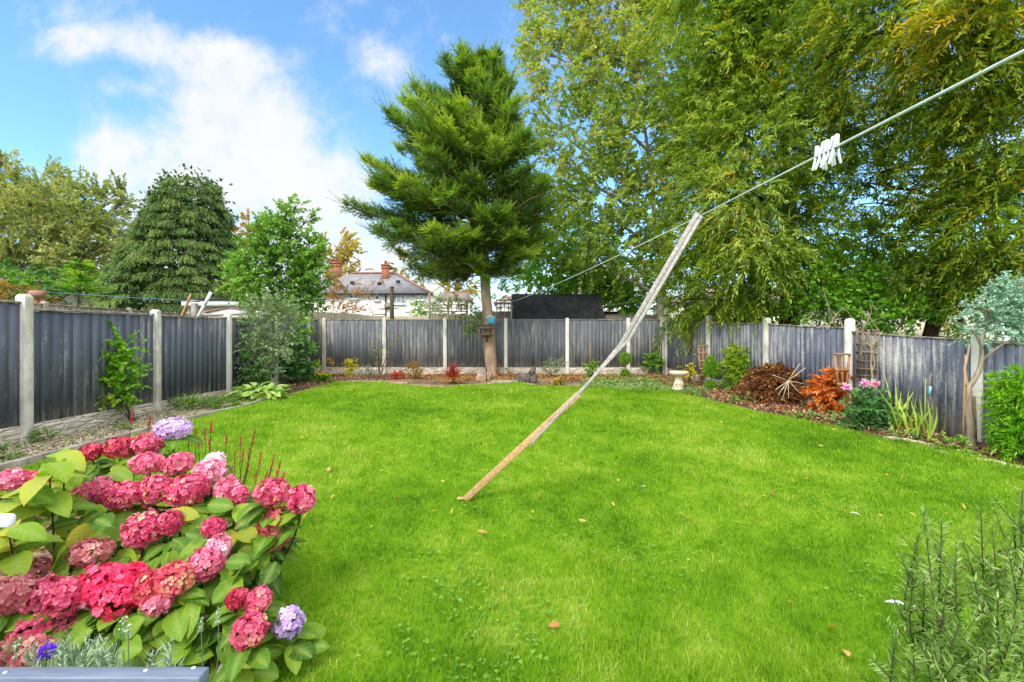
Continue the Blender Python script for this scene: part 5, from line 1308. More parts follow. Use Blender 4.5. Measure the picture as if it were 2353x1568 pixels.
def cupped(root, name, mat, base, n, spread, h, lL, lW, rnd=(0, 1), flat=.5):
    """broad arching leaves with a lighter midrib/edge, many-faceted"""
    Vs, Fs, Rs, Ms = [], [], [], []; k = 0
    for i in range(n):
        a = random.uniform(0, 2 * PI); q = random.random() ** .6
        p0 = base + np.array([math.cos(a) * q * spread[0], math.sin(a) * q * spread[1], h * random.uniform(.35, 1) * (1 - .35 * q)])
        d = nrm(np.array([math.cos(a), math.sin(a), random.uniform(-.1, .5) * flat])); k += leaf_into(Vs, Fs, Rs, Ms, p0, d, np.array([0, 0, 1.0]) + rng.normal(size=3) * .3, lL * random.uniform(.7, 1.2), lW * random.uniform(.8, 1.15), random.uniform(*rnd), k, edge=True)
    return obj(name, np.concatenate(Vs), [np.concatenate(Fs)], mat, root, {'rnd': np.concatenate(Rs), 'mid': np.concatenate(Ms)}, smooth=True)


VN = []
WPROF = np.array([.06, .58, .92, 1.0, .86, .5, .0]); TPROF = np.array([0, .14, .32, .5, .7, .88, 1.0])


def leaf_into(Vs, Fs, Rs, Ms, p0, d, up, L_, W_, r, k, droop=.35, fold=.14, edge=False, serr=0.0):
    d = nrm(d); sd = nrm(np.cross(d, up)); up = np.cross(sd, d); K = len(TPROF)
    V = np.zeros((K, 5, 3)); mm = np.zeros((K, 5)); vn = np.zeros((K, 5))
    for j in range(K):
        t = TPROF[j]; w = WPROF[j] * W_ / 2
        cpt = p0 + d * L_ * t - up * L_ * droop * t * t
        for s, u in enumerate((-1, -.5, 0, .5, 1)):
            V[j, s] = cpt + sd * w * u + up * (abs(u) ** 1.5 * w * fold * 2 - (.04 * L_ * abs(u)) + (serr * W_ * ((j % 2) - .5) * (abs(u) == 1)))
            vn[j, s] = t * 7.0 - abs(u) * 1.6 + 2
            mm[j, s] = (.75 if abs(u) == 1 else 0) if edge else (.55 if u == 0 else 0)
    Vs.append(V.reshape(-1, 3)); Rs.append(np.full(K * 5, r)); Ms.append(mm.ravel()); VN.append(vn.ravel())
    i = np.arange(K * 5).reshape(K, 5) + k
    Fs.append(np.stack([i[:-1, :-1], i[:-1, 1:], i[1:, 1:], i[1:, :-1]], -1).reshape(-1, 4))
    return K * 5


cupped(hb, 'leaves', M['lf_hosta'], b0, 105, (.5, .3), .34, .27, .12, flat=1.5)
c = gnd(470, 940)
plant('geranium_clump', 'low ferny green clump at the kerb of the left border', 'plant', c, [(c + [dx, dy, .05], .16) for dx, dy in ((-.45, -.15), (-.2, .05), (.05, .05), (.3, .15), (.5, .3), (-.1, -.2))], 'lf_green', 900, .14, 8, .04, .03, stems=False)
for (px, py, sz, lab) in ((258, 960, .14, 'small green weed at the foot of the trained hornbeam'), (275, 990, .07, 'tiny green weed in the gravel of the left border'), (100, 1016, .09, 'low green weed by the tall left post'), (20, 1055, .1, 'coarse green weed at the left edge of the gravel')):
    c = gnd(px, py); plant('weed', lab, 'weed', c, [(c + [0, 0, sz * .6], sz), (c + [sz * .6, 0, sz * .4], sz * .7)], 'lf_cover', 1400, .1, 7, .045, .025, stems=False)

# back border, left to right
c = gnd(736, 877); r_ = plant('marigold', 'low clump of yellow flowers in the far left corner border', 'flower', c, [(c + [dx, 0, .06], .12) for dx in (-.13, .0, .14)], 'lf_bright', 1600, .12, 8, .06, .035, stems=False)
LV = Leaves(); P = c + rng.normal(size=(16, 3)) * [.14, .07, .03] + [0, -.05, .2]
for p in P: LV.add(np.repeat(p[None], 9, 0), nrm(rng.normal(size=(9, 3)) * [1, 1, .4] + [0, -.3, .3]), rdir(9) + [0, -1, 1], .045, .03, rng.random(9))
LV.build('blossom', M['fl_yellow'], r_, 'o6')
c = gnd(757, 868); rt2 = thing('dried_flower', 'thin dried stem with an orange flower head by the first back post', 'flower', c); b = Wood(); b.limb([c, c + [.01, 0, .25], c + [-.02, 0, .52]], .006, .004, 5); b.limb([c + [.01, 0, .3], c + [.1, 0, .42]], .004, .003, 4); b.build('stem', M['bark_red'], rt2)
LV = Leaves(); p = np.concatenate([np.repeat((c + [-.02, 0, .52])[None], 40, 0), np.repeat((c + [.09, 0, .42])[None], 16, 0)]); LV.add(p + rng.normal(size=p.shape) * .035, rdir(56), rdir(56), .06, .04, rng.random(56)); LV.build('blossom', M['lf_orange'], rt2, 'o6')
c = gnd(803, 864); plant('golden_shrub', 'small golden yellow shrub against the back fence', 'shrub', c, bpx(c, [(803, 842, 11), (797, 850, 8), (811, 838, 8), (804, 856, 6)]), 'lf_gold', 800, .16, 8, .05, .03, up=.4)
c = gnd(842, 870); plant('lavender_bush', 'small silvery lavender bush in the back border', 'shrub', c, bpx(c, [(834, 862, 9), (846, 860, 10), (852, 864, 8), (842, 854, 8)]), 'lf_grey', 900, .18, 9, .045, .01, kind='d4', up=.9, ang=25)
# black metal obelisk with its climber
c = gnd(862, 866); ob = thing('plant_support', 'black metal arched plant support before the second back post', 'plant support', c); b = MB()
for dx in (-.12, .12): b.tube([c + [dx, 0, 0], c + [dx * 1.05, 0, .45], c + [dx * .8, 0, .62], c + [0, 0, .7]], .008, 6)
for z in (.15, .38): b.tube([c + [-.12, 0, z], c + [.12, 0, z]], .006, 6)
for dx in (-.04, .04): b.tube([c + [dx, 0, 0], c + [dx, 0, .66]], .005, 6)
b.build('frame', M['black_metal'], ob)
c = gnd(872, 866); r_ = plant('climbing_rose', 'thin leggy climbing rose on the second back fence post', 'climber', c, bpx(c, [(868, 795, 7), (872, 812, 8), (866, 825, 6), (895, 795, 6), (903, 783, 5), (910, 777, 4), (878, 800, 4)]), 'lf_olive', 420, .16, 7, .05, .035, bm='bark_maple', stem_r=.012)
c = gnd(912, 872); plant('heuchera', 'small red leaved plant in the back border', 'plant', c, bpx(c, [(905, 858, 6), (914, 856, 7), (920, 861, 5), (910, 866, 5)]), 'lf_red', 900, .13, 7, .05, .035, up=.3, bm='bark_red')
c = gnd(951, 872); plant('barberry', 'bronze brown upright shrub in the back border', 'shrub', c, bpx(c, [(942, 852, 10), (956, 850, 11), (962, 860, 9), (950, 862, 10), (948, 843, 7)]), 'lf_bronze', 700, .16, 8, .045, .025, up=.7)
c = gnd(1002, 868); b = Wood(); bt = thing('bare_twigs', 'few bare twigs standing left of the red cordyline', 'twigs', c)
for (x, y) in ((996, 815), (990, 840), (1008, 830), (1014, 815), (1000, 835)): b.limb([c, (c + at(x, y, c[1])) / 2 + rng.normal(size=3) * .02, at(x, y, c[1])], .006, .003, 4)
b.build('stems', M['bark_pale'], bt)
# cordyline
c = gnd(1040, 882); co_ = thing('cordyline', 'spiky wine red cordyline with tan lower leaves in the back border', 'plant', c)
LV = Leaves(); n = 110; a = rng.uniform(0, 2 * PI, n); el = rng.uniform(.35, 1.5, n); D = np.stack([np.cos(a) * np.cos(el), np.sin(a) * np.cos(el), np.sin(el)], 1)
LV.add(np.repeat((c + [0, 0, .1])[None], n, 0), D, np.cross(np.cross(D, [0, 0, 1.0]), D) + [0, 0, .01], rng.uniform(.4, .56, n), .026, rng.random(n)); LV.build('leaves', M['lf_cord'], co_, 'b5', 0, .08)
LV = Leaves(); n = 60; a = rng.uniform(0, 2 * PI, n); el = rng.uniform(-.05, .45, n); D = np.stack([np.cos(a) * np.cos(el), np.sin(a) * np.cos(el), np.sin(el)], 1)
LV.add(np.repeat((c + [0, 0, .1])[None], n, 0), D, np.repeat(np.array([[0, 0, 1.0]]), n, 0), rng.uniform(.35, .55, n), .026, rng.random(n)); LV.build('old_leaves', M['lf_cordold'], co_, 'b5', 0, .3)
b = MB(); b.tube([c - [0, 0, .02], c + [0, 0, .13]], [.04, .03], 8); b.build('stem', M['bark_maple'], co_)
b = MB(); b.box(gnd(918, 883) + [0, 0, .02], (.42, .2, .05), rnd=.5); tag(b.build('paving_slab', M['pink_brick'], bevel=.01), 'flat pinkish slab at the lawn edge of the back border', 'slab')
tag(rock(gnd(927, 886) + [0, 0, .03], (.05, .05, .04), mat=M['brick']), 'small orange stone beside the flat pinkish slab', 'stone')
# around the conifer trunk
for (px, py, s, rz, lab) in ((1106, 876, (.13, .07, .11), .5, 'pinkish stone block left of the conifer foot'), (1122, 872, (.1, .09, .1), -.3, 'upright pinkish stone block before the conifer foot')):
    b = MB(); cc, ss = math.cos(rz), math.sin(rz); b.box(gnd(px, py) + [0, 0, .09], (s[0] * 2, s[1] * 2, s[2] * 2), np.array([[cc, -ss, 0], [ss, cc, 0], [0, 0, 1]]) @ np.array([[math.cos(.3), 0, math.sin(.3)], [0, 1, 0], [-math.sin(.3), 0, math.cos(.3)]]))
    tag(b.build('stone_block', M['pink_brick'], bevel=.02), lab, 'stone')
b = MB(); b.box(gnd(1160, 880) + [0, 0, .03], (.72, .34, .06)); tag(b.build('paving_slab', M['slab'], bevel=.012), 'flat buff paving slab right of the conifer foot', 'slab')
c = gnd(1117, 876); b = MB(); tp = at(1112, 790, c[1] - .1); b.tube([c + [.02, 0, 0], tp], .012, 6)
for dx, dy in ((-.2, -.05), (.13, -.1), (.0, .15)): b.tube([c + [dx, dy, 0], c + [.01, 0, .38]], .01, 6)
tag(b.build('garden_stake', M['old_trellis']), 'dark forked stake standing against the conifer foot', 'stake')
c = gnd(1142, 866); plant('conifer_seedling', 'small yellow green sprig at the foot of the conifer trunk', 'plant', c, bpx(c, [(1143, 850, 8), (1140, 858, 7), (1147, 842, 5)]), 'lf_bronze', 900, .14, 9, .05, .012, kind='d4', up=.6)
c = gnd(1172, 866); plant('dry_plant', 'small withered brown plant beside the back fence post', 'plant', c, bpx(c, [(1171, 852, 6), (1174, 860, 5)]), 'lf_rust', 700, .14, 7, .04, .02, up=.6)
# green side shoot hanging on the trunk
c = at(1090, 760, CY - .2); plant('conifer_shoot', 'drooping green side shoot on the conifer trunk at fence height', 'branch', c - [0, 0, .25], [(at(1085, 745, CY - .2), .16), (at(1078, 755, CY - .2), .14), (at(1095, 735, CY - .2), .12)], 'lf_conifer', 700, .2, 11, .07, .02, kind='d4', stems=False, zfloor=False, droop=.3)
b = Wood(); rr_ = bpy.data.objects['conifer_shoot']; b.limb([at(1112, 775, CY - .1), at(1098, 770, CY - .2), at(1082, 750, CY - .22)], .016, .006, 6); b.limb([at(1114, 700, CY - .1), at(1104, 690, CY - .15), at(1094, 675, CY - .2)], .016, .006, 6); b.build('branch', M['bark_pale'], rr_)
# driftwood
b = MB(); c = gnd(1212, 880); dw = thing('driftwood', 'dark weathered driftwood lump with an upright stub in the back border', 'driftwood', c)
rock(c + [-.12, 0, .1], (.24, .15, .17), .25, M['driftwood'], 'log', dw, n=16, m_=10); rock(c + [.16, .02, .12], (.13, .13, .19), .25, M['driftwood'], 'log', dw, n=14, m_=10)
b.tube([c + [.1, .02, .22], c + [.16, .02, .36], c + [.22, .02, .44]], [.1, .075, .03], 10); b.build('stub', M['driftwood'], dw, smooth=True)
c = gnd(1272, 868); plant('white_flowered_shrub', 'loose grey green shrub with tiny white flowers in the back border', 'shrub', c, bpx(c, [(1264, 850, 12), (1280, 845, 12), (1272, 858, 11), (1288, 838, 7), (1258, 836, 6)]), 'lf_olivebush', 500, .2, 8, .05, .025, up=.5)
r_ = bpy.data.objects['white_flowered_shrub']; LV = Leaves(); P = c + rng.normal(size=(45, 3)) * [.16, .1, .13] + [0, -.06, .3]
for p in P: LV.add(np.repeat(p[None], 5, 0), rdir(5), rdir(5), .02, .015, rng.random(5))
LV.build('blossom', M['fl_white'], r_, 'd4')
c = gnd(1284, 884); plant('primrose', 'small yellow and orange leaved clump at the lawn edge of the back border', 'plant', c, bpx(c, [(1279, 878, 6), (1289, 879, 7)]), 'lf_yellow', 1500, .1, 7, .07, .05, stems=False, flat=.8)
c = gnd(1359, 868); plant('spindle_shrub', 'slim bright yellow green shrub tied to a cane in the back border', 'shrub', c, bpx(c, [(1362, 832, 6), (1356, 845, 8), (1362, 855, 8), (1355, 862, 7), (1366, 842, 5)]), 'lf_bright', 800, .14, 8, .06, .04, up=.3)


def cane(px, py0, py1, lab, dx=0, mat='cane', r=.008, name='garden_cane', cat='cane', yoff=0.0):
    c = gnd(px, py0); b = MB(); b.tube([c - [0, 0, .05], at(px + dx, py1, c[1] + yoff)], [r, r * .8], 6); return tag(b.build(name, M[mat]), lab, cat)


cane(1357, 866, 783, 'thin brown cane standing behind the slim yellow green shrub', 0)
cane(1361, 868, 822, 'short dark stake beside the slim yellow green shrub', 0, 'black_metal')


def shaped(name, label, base, balls, lm, lL=.035, lW=.018, per=2600):
    """clipped evergreen: dense short sprays over given (centre, (rx,ry,rz)) solids on one stem"""
    root = thing(name, label, 'topiary', base); LV = Leaves(); W = Wood()
    top = max(c[2] for c, r in balls)
    W.limb([np.array(base) - [0, 0, .03], np.array([balls[0][0][0], balls[0][0][1], top])], .012, .006, 6)
    for c, r in balls:
        n = int(per * 9 * r[0] * r[2]) + 120; d = rdir(n); P = c + d * np.array(r) * rng.uniform(.55, .95, (n, 1))
        ln = sprays(LV, P, d + [0, 0, .3], .07, .1, 6, lL, lW, ang=40, jit=.3, r0=rng.uniform(.15, .85, n))
    W.build('stem', M['bark_dark'], root); LV.build('foliage', M[lm], root, 'd4'); return root


c = gnd(1437, 868); s_ = c[1] / F
shaped('topiary', 'ball topiary on a stem with a smaller ball below in the back border', c, [(at(1437, 824, c[1]), (.135, .135, .15)), (at(1437, 858, c[1]), (.09, .09, .1))], 'lf_bronze' if False else 'lf_bright')
c = gnd(1500, 862); plant('rose_bush', 'dark leafy green bush at the foot of the corner post', 'shrub', c, bpx(c, [(1500, 815, 9), (1497, 830, 13), (1506, 832, 12), (1500, 845, 12), (1492, 845, 8)]), 'lf_green', 420, .2, 8, .07, .055, up=.2)
cane(1494, 862, 776, 'thin brown cane rising from the dark leafy bush', 0)
cane(1511, 862, 790, 'thin pinkish cane beside the corner post', 2)
c = gp(4.66, 14.2); plant('clematis', 'thin green climber straggling up the double corner post', 'climber', c, bpx(c, [(1516, 770, 7), (1521, 758, 7), (1513, 785, 7), (1510, 800, 6), (1526, 752, 5), (1518, 835, 4), (1524, 840, 3)]), 'lf_green', 380, .16, 7, .06, .05)
post(bf, 4.72, 14.35, R_(-1.3), R_(.70), .11, .12)

# bird bath
c = gnd(1557, 896); k = c[1] / F; bb = thing('bird_bath', 'small pale stone bird bath on a carved tapering pedestal', 'bird bath', c)
b = MB(); h = 30 * k; tilt = np.array([.05, 0])
b.lathe([(.135, 0), (.14, .02), (.132, .05), (.115, h * .35), (.1, h * .6), (.088, h * .85), (.1, h)], c, 16, .03, shear=(.10, 0)); b.build('pedestal', M['stone_pale'], bb, smooth=True)
b = MB(); top = c + [.10 * h, 0, h]; b.lathe([(.06, 0), (.17, .035), (.225, .07), (.235, .11), (.225, .135), (.205, .13), (.19, .1), (.1, .075), (.02, .07)], top, 26, .01); b.build('bowl', M['stone_pale'], bb, smooth=True)
b = MB()
for i in range(7):
    a = PI * 1.5 + (i - 3) * .36; zz_ = .08 + .05 * (i % 2); rr = .125 - .03 * zz_ / h
    b.tube([c + [math.cos(a) * rr + .1 * zz_, math.sin(a) * rr, zz_], c + [math.cos(a) * rr + .1 * (zz_ + .08), math.sin(a) * rr, zz_ + .09]], [.02, .012], 6)
b.build('carving', M['stone_pale'], bb, smooth=True)
c = gnd(1585, 884); plant('croton', 'yellow and black striped leafy plant behind the bird bath', 'plant', c, bpx(c, [(1578, 846, 7), (1586, 850, 9), (1584, 860, 8), (1588, 868, 6)]), 'lf_gold', 420, .14, 7, .1, .04, droop=.4, up=.3)


def fan_trellis(base, topL, topR, botL, botR, rungs, lab, Y, nst=3, mat='trellis_wood', w=.03):
    t = thing('fan_trellis', lab, 'trellis', base); b = MB()
    for i in range(nst):
        u = i / (nst - 1); b.bar(at(botL[0] + (botR[0] - botL[0]) * u, botL[1] + (botR[1] - botL[1]) * u, Y), at(topL[0] + (topR[0] - topL[0]) * u, topL[1] + (topR[1] - topL[1]) * u, Y - .12 * 0), w, w * .8, up=(0, 1, 0))
    b.build('uprights', M[mat], t); b = MB()
    for q in rungs:
        a = np.array(topL) * (1 - q) + np.array(botL) * q; c_ = np.array(topR) * (1 - q) + np.array(botR) * q; b.bar(at(a[0] - 2, a[1], Y - .018), at(c_[0] + 2, c_[1], Y - .018), w, w * .6, up=(0, 1, 0))
    b.build('rungs', M[mat], t); return t


c = gnd(1614, 880); fan_trellis(c, (1605, 795), (1626, 794), (1611, 875), (1617, 874), (.0, .22, .44, .66, .85), 'narrow fan trellis leaning on the right fence near the corner', 12.2)
c = gnd(1634, 896)
shaped('topiary', 'pear shaped clipped conifer on a bare stem with a small ball below', c, [(at(1633, 848, c[1]), (.16, .16, .13)), (at(1633, 836, c[1]), (.1, .1, .17)), (at(1633, 858, c[1]), (.15, .15, .06)), (at(1632, 887, c[1]), (.1, .1, .12))], 'lf_bright')
c = gp(5.5, 11.3); zb0 = c
plant('bamboo_shrub', 'upright fresh green feathery shrub against the right fence', 'shrub', c, bpx(c, [(1700, 815, 26), (1714, 830, 28), (1688, 845, 26), (1708, 860, 30), (1688, 880, 24), (1724, 845, 22), (1695, 895, 18), (1682, 822, 16), (1730, 818, 14)]), 'lf_lime', 560, .22, 11, .1, .026, kind='d4', up=.4, droop=.4)
# brown domed acer
c = gp(5.85, 9.7); c = gnd(1775, 925); kY = c[1] / F
DC = at(1776, 915, c[1] + .25)
dm = thing('domed_acer', 'low rust brown dome shaped acer in the right border', 'shrub', c); LV = Leaves(); W = Wood()
n = 3600; d = rdir(n); d[:, 2] = np.abs(d[:, 2]) * 1.0 - .12; d = nrm(d); rad = np.array([80 * kY, 62 * kY, 80 * kY])
P = DC + d * rad * rng.uniform(.55, .96, (n, 1)) * (1 + .06 * np.sin(d[:, :1] * 9) * np.cos(d[:, 1:2] * 8)); ok = P[:, 2] > c[2] + .02
ln = sprays(LV, P[ok], d[ok] * .8 + [0, 0, .12] + rdir(ok.sum()) * .35, .13, .5, 8, .06, .028, ang=36, jit=.25, rv=.18); W.twigs(ln[::2], .004, .002)
for i in range(14):
    a = rng.uniform(0, 2 * PI); W.limb([c, DC + np.array([math.cos(a) * .35, math.sin(a) * .3, .35]), DC + np.array([math.cos(a) * .7, math.sin(a) * .5, .2])], .016, .006, 5)
W.build('stems', M['bark_maple'], dm); LV.build('foliage', M['lf_rust'], dm, 'd4', .1, .2)
# starburst ornament
c = gnd(1811, 934); sb = thing('starburst_ornament', 'pale starburst garden ornament on a thin stake before the brown acer', 'ornament', c); Y0 = c[1]; sc_ = at(1811, 875, Y0)
b = MB(); b.tube([c - [0, 0, .05], sc_], .007, 6); b.lathe([(.005, 0), (.035, .005), (.035, .012), (.005, .02)], at(1811, 904, Y0), 10); b.build('stake', M['black_metal'], sb)
b = MB()
for (px, py) in ((1838, 836), (1852, 845), (1776, 862), (1856, 884), (1843, 908), (1812, 917), (1798, 917), (1788, 908), (1782, 896)): b.tube([sc_, at(px, py, Y0 - .04)], .0055, 6)
b.build('rays', M['cane'] if False else M['stone_pale'], sb)
c = gnd(1840, 928); plant('snapdragon', 'small dark green leafy plant at the right foot of the brown acer', 'plant', c, bpx(c, [(1834, 905, 10), (1846, 908, 9), (1838, 918, 10)]), 'lf_dark', 900, .14, 8, .05, .02, up=.5)
# fiery shrub
c = gnd(1912, 950); plant('smoke_bush', 'fiery orange leaved shrub in the right border', 'shrub', c, bpx(c, [(1915, 868, 16), (1936, 876, 17), (1896, 888, 20), (1928, 898, 24), (1950, 902, 16), (1884, 910, 18), (1912, 922, 26), (1942, 918, 18), (1955, 912, 10), (1900, 938, 14), (1894, 950, 8), (1922, 866, 8)]), 'lf_fire', 420, .2, 8, .13, .06, bm='bark_red', up=.25, droop=.4, lump=.3)
c = gp(rp[3][0] - .32, rp[3][1] + .2); fan_trellis(c, (1918, 813), (1952, 815), (1928, 900), (1944, 902), (.0, .42, .8), 'orange brown fan trellis behind the fiery shrub', 8.5)
# square lattice trellis with dead climber
tq = thing('lattice_trellis', 'old square lattice trellis with dead stems beside the third right post', 'trellis', at(1990, 870, 8.35)); Y1 = 8.42; yq = lambda px: 8.43 - .34 * (px - 1970) / 42; b = MB()
for px in (1970, 1983, 1996, 2012): b.bar(at(px, 868, yq(px)), at(px, 757, yq(px)), .034, .018, up=(0, 1, 0))
b.build('uprights', M['old_trellis'], tq); b = MB()
for py in (790, 809, 829, 847, 863): b.bar(at(1968, py, yq(1968) - .02), at(2016, py + 3, yq(2016) - .02), .034, .016, up=(0, 1, 0))
b.build('rungs', M['old_trellis'], tq)
b = Wood(); ds = thing('dead_climber', 'twisted dead pale stem wound through the lattice trellis', 'climber', at(2003, 905, 8.2))
for pts in ([(2000, 905), (2004, 860), (1998, 830), (2006, 800), (1996, 775), (1985, 762)], [(2004, 850), (2012, 830), (2004, 805), (2010, 790)], [(2002, 810), (1985, 808), (1975, 815)], [(2006, 800), (1990, 790), (1978, 795)], [(2004, 795), (2018, 775), (2030, 760)]):
    b.limb([at(x, y, 8.02) for x, y in pts], .016, .005, 6, K=12, wig=.006)
b.build('stems', M['bark_pale'], ds)
# dahlia
c = gnd(1985, 985); dh = plant('dahlia', 'bushy dark green dahlia with pink flowers in the right border', 'flower', c, bpx(c, [(1985, 915, 20), (1960, 935, 24), (2000, 935, 28), (2025, 945, 18), (1975, 955, 26), (2005, 962, 22), (1945, 955, 16), (1985, 972, 18), (1995, 905, 12)]), 'lf_dahlia', 300, .22, 8, .1, .06, up=.2)
for i, (px, py, rp_, mt, lab) in enumerate(((1945, 889, 12, 'fl_peg', 'pink flower left of the pair'), (1985, 881, 12, 'fl_peg', 'lilac pink flower of the pair'), (2008, 881, 13, 'fl_peach', 'peach and pink fading flower'))):
    p = at(px, py, c[1] - .12); LV = Leaves(); n = 46; el = rng.uniform(-.6, 1.4, n); a = rng.uniform(0, 2 * PI, n)
    D = np.stack([np.cos(a) * np.cos(el), -np.sin(el), np.sin(a) * np.cos(el)], 1); LV.add(np.repeat(p[None], n, 0), D, np.cross(np.cross(D, [0, -1.0, .3]), D), rp_ / F * c[1] * rng.uniform(.8, 1.1, n), .026, rng.random(n))
    f_ = LV.build('flower_head', M['fl_peg'] if mt == 'fl_peg' else M['fl_pale'], dh, 'o6', .2, -.15); f_['label'] = lab
    b = Wood(); b.limb([p, p * .5 + np.array(at(1985, 930, c[1])) * .5 + [0, 0, -.02], at(1985 + (px - 1985) * .4, 945, c[1])], .006, .007, 5); b.build('stem', M['lf_dahlia'], dh)
# gladiolus swords
gl_ = [(2064, 998, 4, 170), (2088, 1003, 4, 150), (2110, 1007, 5, 165), (2139, 1013, 6, 150), (2044, 990, 4, 210), (2074, 990, 4, 190)]
for i, (px, py, n, hpx) in enumerate(gl_):
    c = gnd(px, py); t = thing('gladiolus', ['tall narrow yellow green sword leaves beside the dahlia', 'arching sword leaf clump right of the dahlia', 'sword leaf clump left of the blue tagged stake', 'upright pale sword leaf clump nearest the lawn', 'tallest sword leaves just behind the dahlia', 'dark sword leaf clump against the fence boards'][i], 'plant', c)
    LV = Leaves(); a = rng.normal(0, .28, n) + (.2 if i in (2, 3) else -.1 if i == 0 else .1); D = np.stack([np.sin(a), rng.normal(size=n) * .15, np.cos(a)], 1); hh = hpx / F * c[1] * .72
    LV.add(c + rng.normal(size=(n, 3)) * [.03, .03, 0], D, rng.normal(size=(n, 3)) * .3 + np.array([-.4, -1, .1]) * np.sign(rng.normal(size=(n, 1))) * [1, .2, 1] + [0, -1.0, .3], hh * rng.uniform(.55, 1.0, n), .035, rng.random(n)); LV.build('leaves', M['lf_sword'], t, 'b5', 0, .18)
c = gnd(2075, 990); plant('yellow_ground_plant', 'yellowing low plant between the sword leaves', 'plant', c, bpx(c, [(2065, 978, 12), (2085, 978, 12), (2075, 970, 9)]), 'lf_gold', 500, .16, 7, .06, .035)
c = gnd(2146, 1002); st_ = thing('tagged_stake', 'thin twisted brown stake with a pale blue tag', 'stake', c); b = Wood(); b.limb([c, at(2143, 950, c[1]), at(2137, 915, c[1]), at(2136, 880, c[1]), at(2140, 857, c[1])], .011, .008, 6, K=14, wig=.004); b.build('stake', M['bark_con'], st_)
b = MB(); b.tube([at(2136, 907, c[1] - .002), at(2138, 888, c[1] - .002)], .017, 8); b.build('tag', M['blue_tag'], st_)
cane(2124, 1000, 870, 'slim green stake left of the blue tagged stake', 3, 'lf_sword')
# blue-green multi-stemmed shrub on a bare trunk
c = gnd(2232, 1032); YE = c[1]; eu = thing('eucalyptus', 'small blue green eucalyptus on a bare forked trunk by the right fence', 'tree', c); W = Wood(); LV = Leaves()
W.limb([c, at(2226, 960, YE), at(2224, 890, YE)], .055, .04, 9, K=10, wig=.006)
W.limb([at(2224, 892, YE), at(2214, 850, YE), at(2222, 825, YE), at(2228, 790, YE)], .022, .01, 7, K=10)
W.limb([at(2224, 892, YE), at(2250, 860, YE), at(2258, 815, YE), at(2252, 790, YE - .1), at(2270, 720, YE)], .036, .014, 8, K=12)
W.limb([at(2260, 825, YE), at(2290, 800, YE - .1), at(2330, 775, YE - .2)], .018, .008, 6, K=8)
W.limb([at(2254, 795, YE), at(2238, 760, YE + .1), at(2205, 745, YE + .1)], .016, .006, 6, K=8)
W.limb([at(2270, 720, YE), at(2310, 690, YE), at(2345, 670, YE)], .014, .005, 6, K=8)
ebl = bpx(c, [(2300, 690, 30), (2340, 690, 34), (2270, 715, 26), (2325, 730, 36), (2290, 745, 28), (2345, 755, 26), (2245, 710, 20), (2255, 765, 20), (2230, 775, 14), (2310, 665, 18), (2385, 700, 40), (2390, 750, 30), (2220, 715, 12), (2345, 660, 14)])
ln = crown_sprays(LV, ebl, 1300, .2, .1, 11, .05, .038, up=.15, ang=70, jit=.45, lump=.45); W.twigs(ln, .003, .0015)
W.build('trunk', M['bark_pale'], eu); LV.build('crown', M['lf_blue'], eu, 'o6')
cane(2212, 1040, 815, 'thin bare brown stake beside the forked eucalyptus trunk', 6, 'trellis_wood', .01)
b = MB(); c = gnd(2240, 1035) + [.06, .05, 0]; b.tube([c, c + [0, .02, .75]], .022, 7); tag(b.build('garden_stake', M['old_trellis']), 'short dark wooden stake behind the eucalyptus trunk', 'stake')
# bamboo
c = gp(6.75, 6.0); bmb = plant('bamboo', 'dense bright green bamboo clump at the right edge', 'bamboo', c, [(at(x, y, Y), r / F * Y) for x, y, Y, r in ((2325, 884, 6.1, 26), (2352, 874, 6.0, 34), (2312, 905, 6.05, 22), (2322, 930, 6.0, 28), (2350, 930, 5.9, 40), (2315, 965, 5.95, 26), (2352, 980, 5.8, 44), (2322, 1005, 5.85, 26), (2355, 1025, 5.7, 36), (2395, 900, 6.1, 50), (2400, 980, 5.9, 50), (2335, 1040, 5.75, 18))], 'lf_bamboo', 640, .17, 10, .11, .024, kind='d4', up=.25, droop=.45, lump=.35, flat=.3)
c = gnd(2195, 1042); plant('strawberry_plant', 'low light green leafy plant before the eucalyptus trunk', 'plant', c, [(c + [dx, dy, .08], .13) for dx, dy in ((-.18, -.05), (0, 0), (.12, .0), (-.1, .08))], 'lf_green', 500, .11, 6, .05, .04, stems=False, flat=.9, upn=.9)
for (px, py, s, lab) in ((1650, 897, .12, 'grey green spreading plant under the pear shaped topiary'), (1590, 908, .1, 'low silvery plant right of the bird bath foot'), (1850, 965, .1, 'small green seedling clump before the brown acer'), (1930, 985, .1, 'small green seedling clump below the dahlia'), (2060, 1012, .07, 'tiny weed at the border edge below the sword leaves'), (1700, 925, .1, 'pale green trailing plant before the feathery shrub')):
    c = gnd(px, py); plant('bedding_plant', lab, 'plant', c, [(c + [dx, 0, .03], s) for dx in (-.2, -.07, .08, .22)], 'lf_cover', 1100, .12, 7, .045, .03, stems=False)

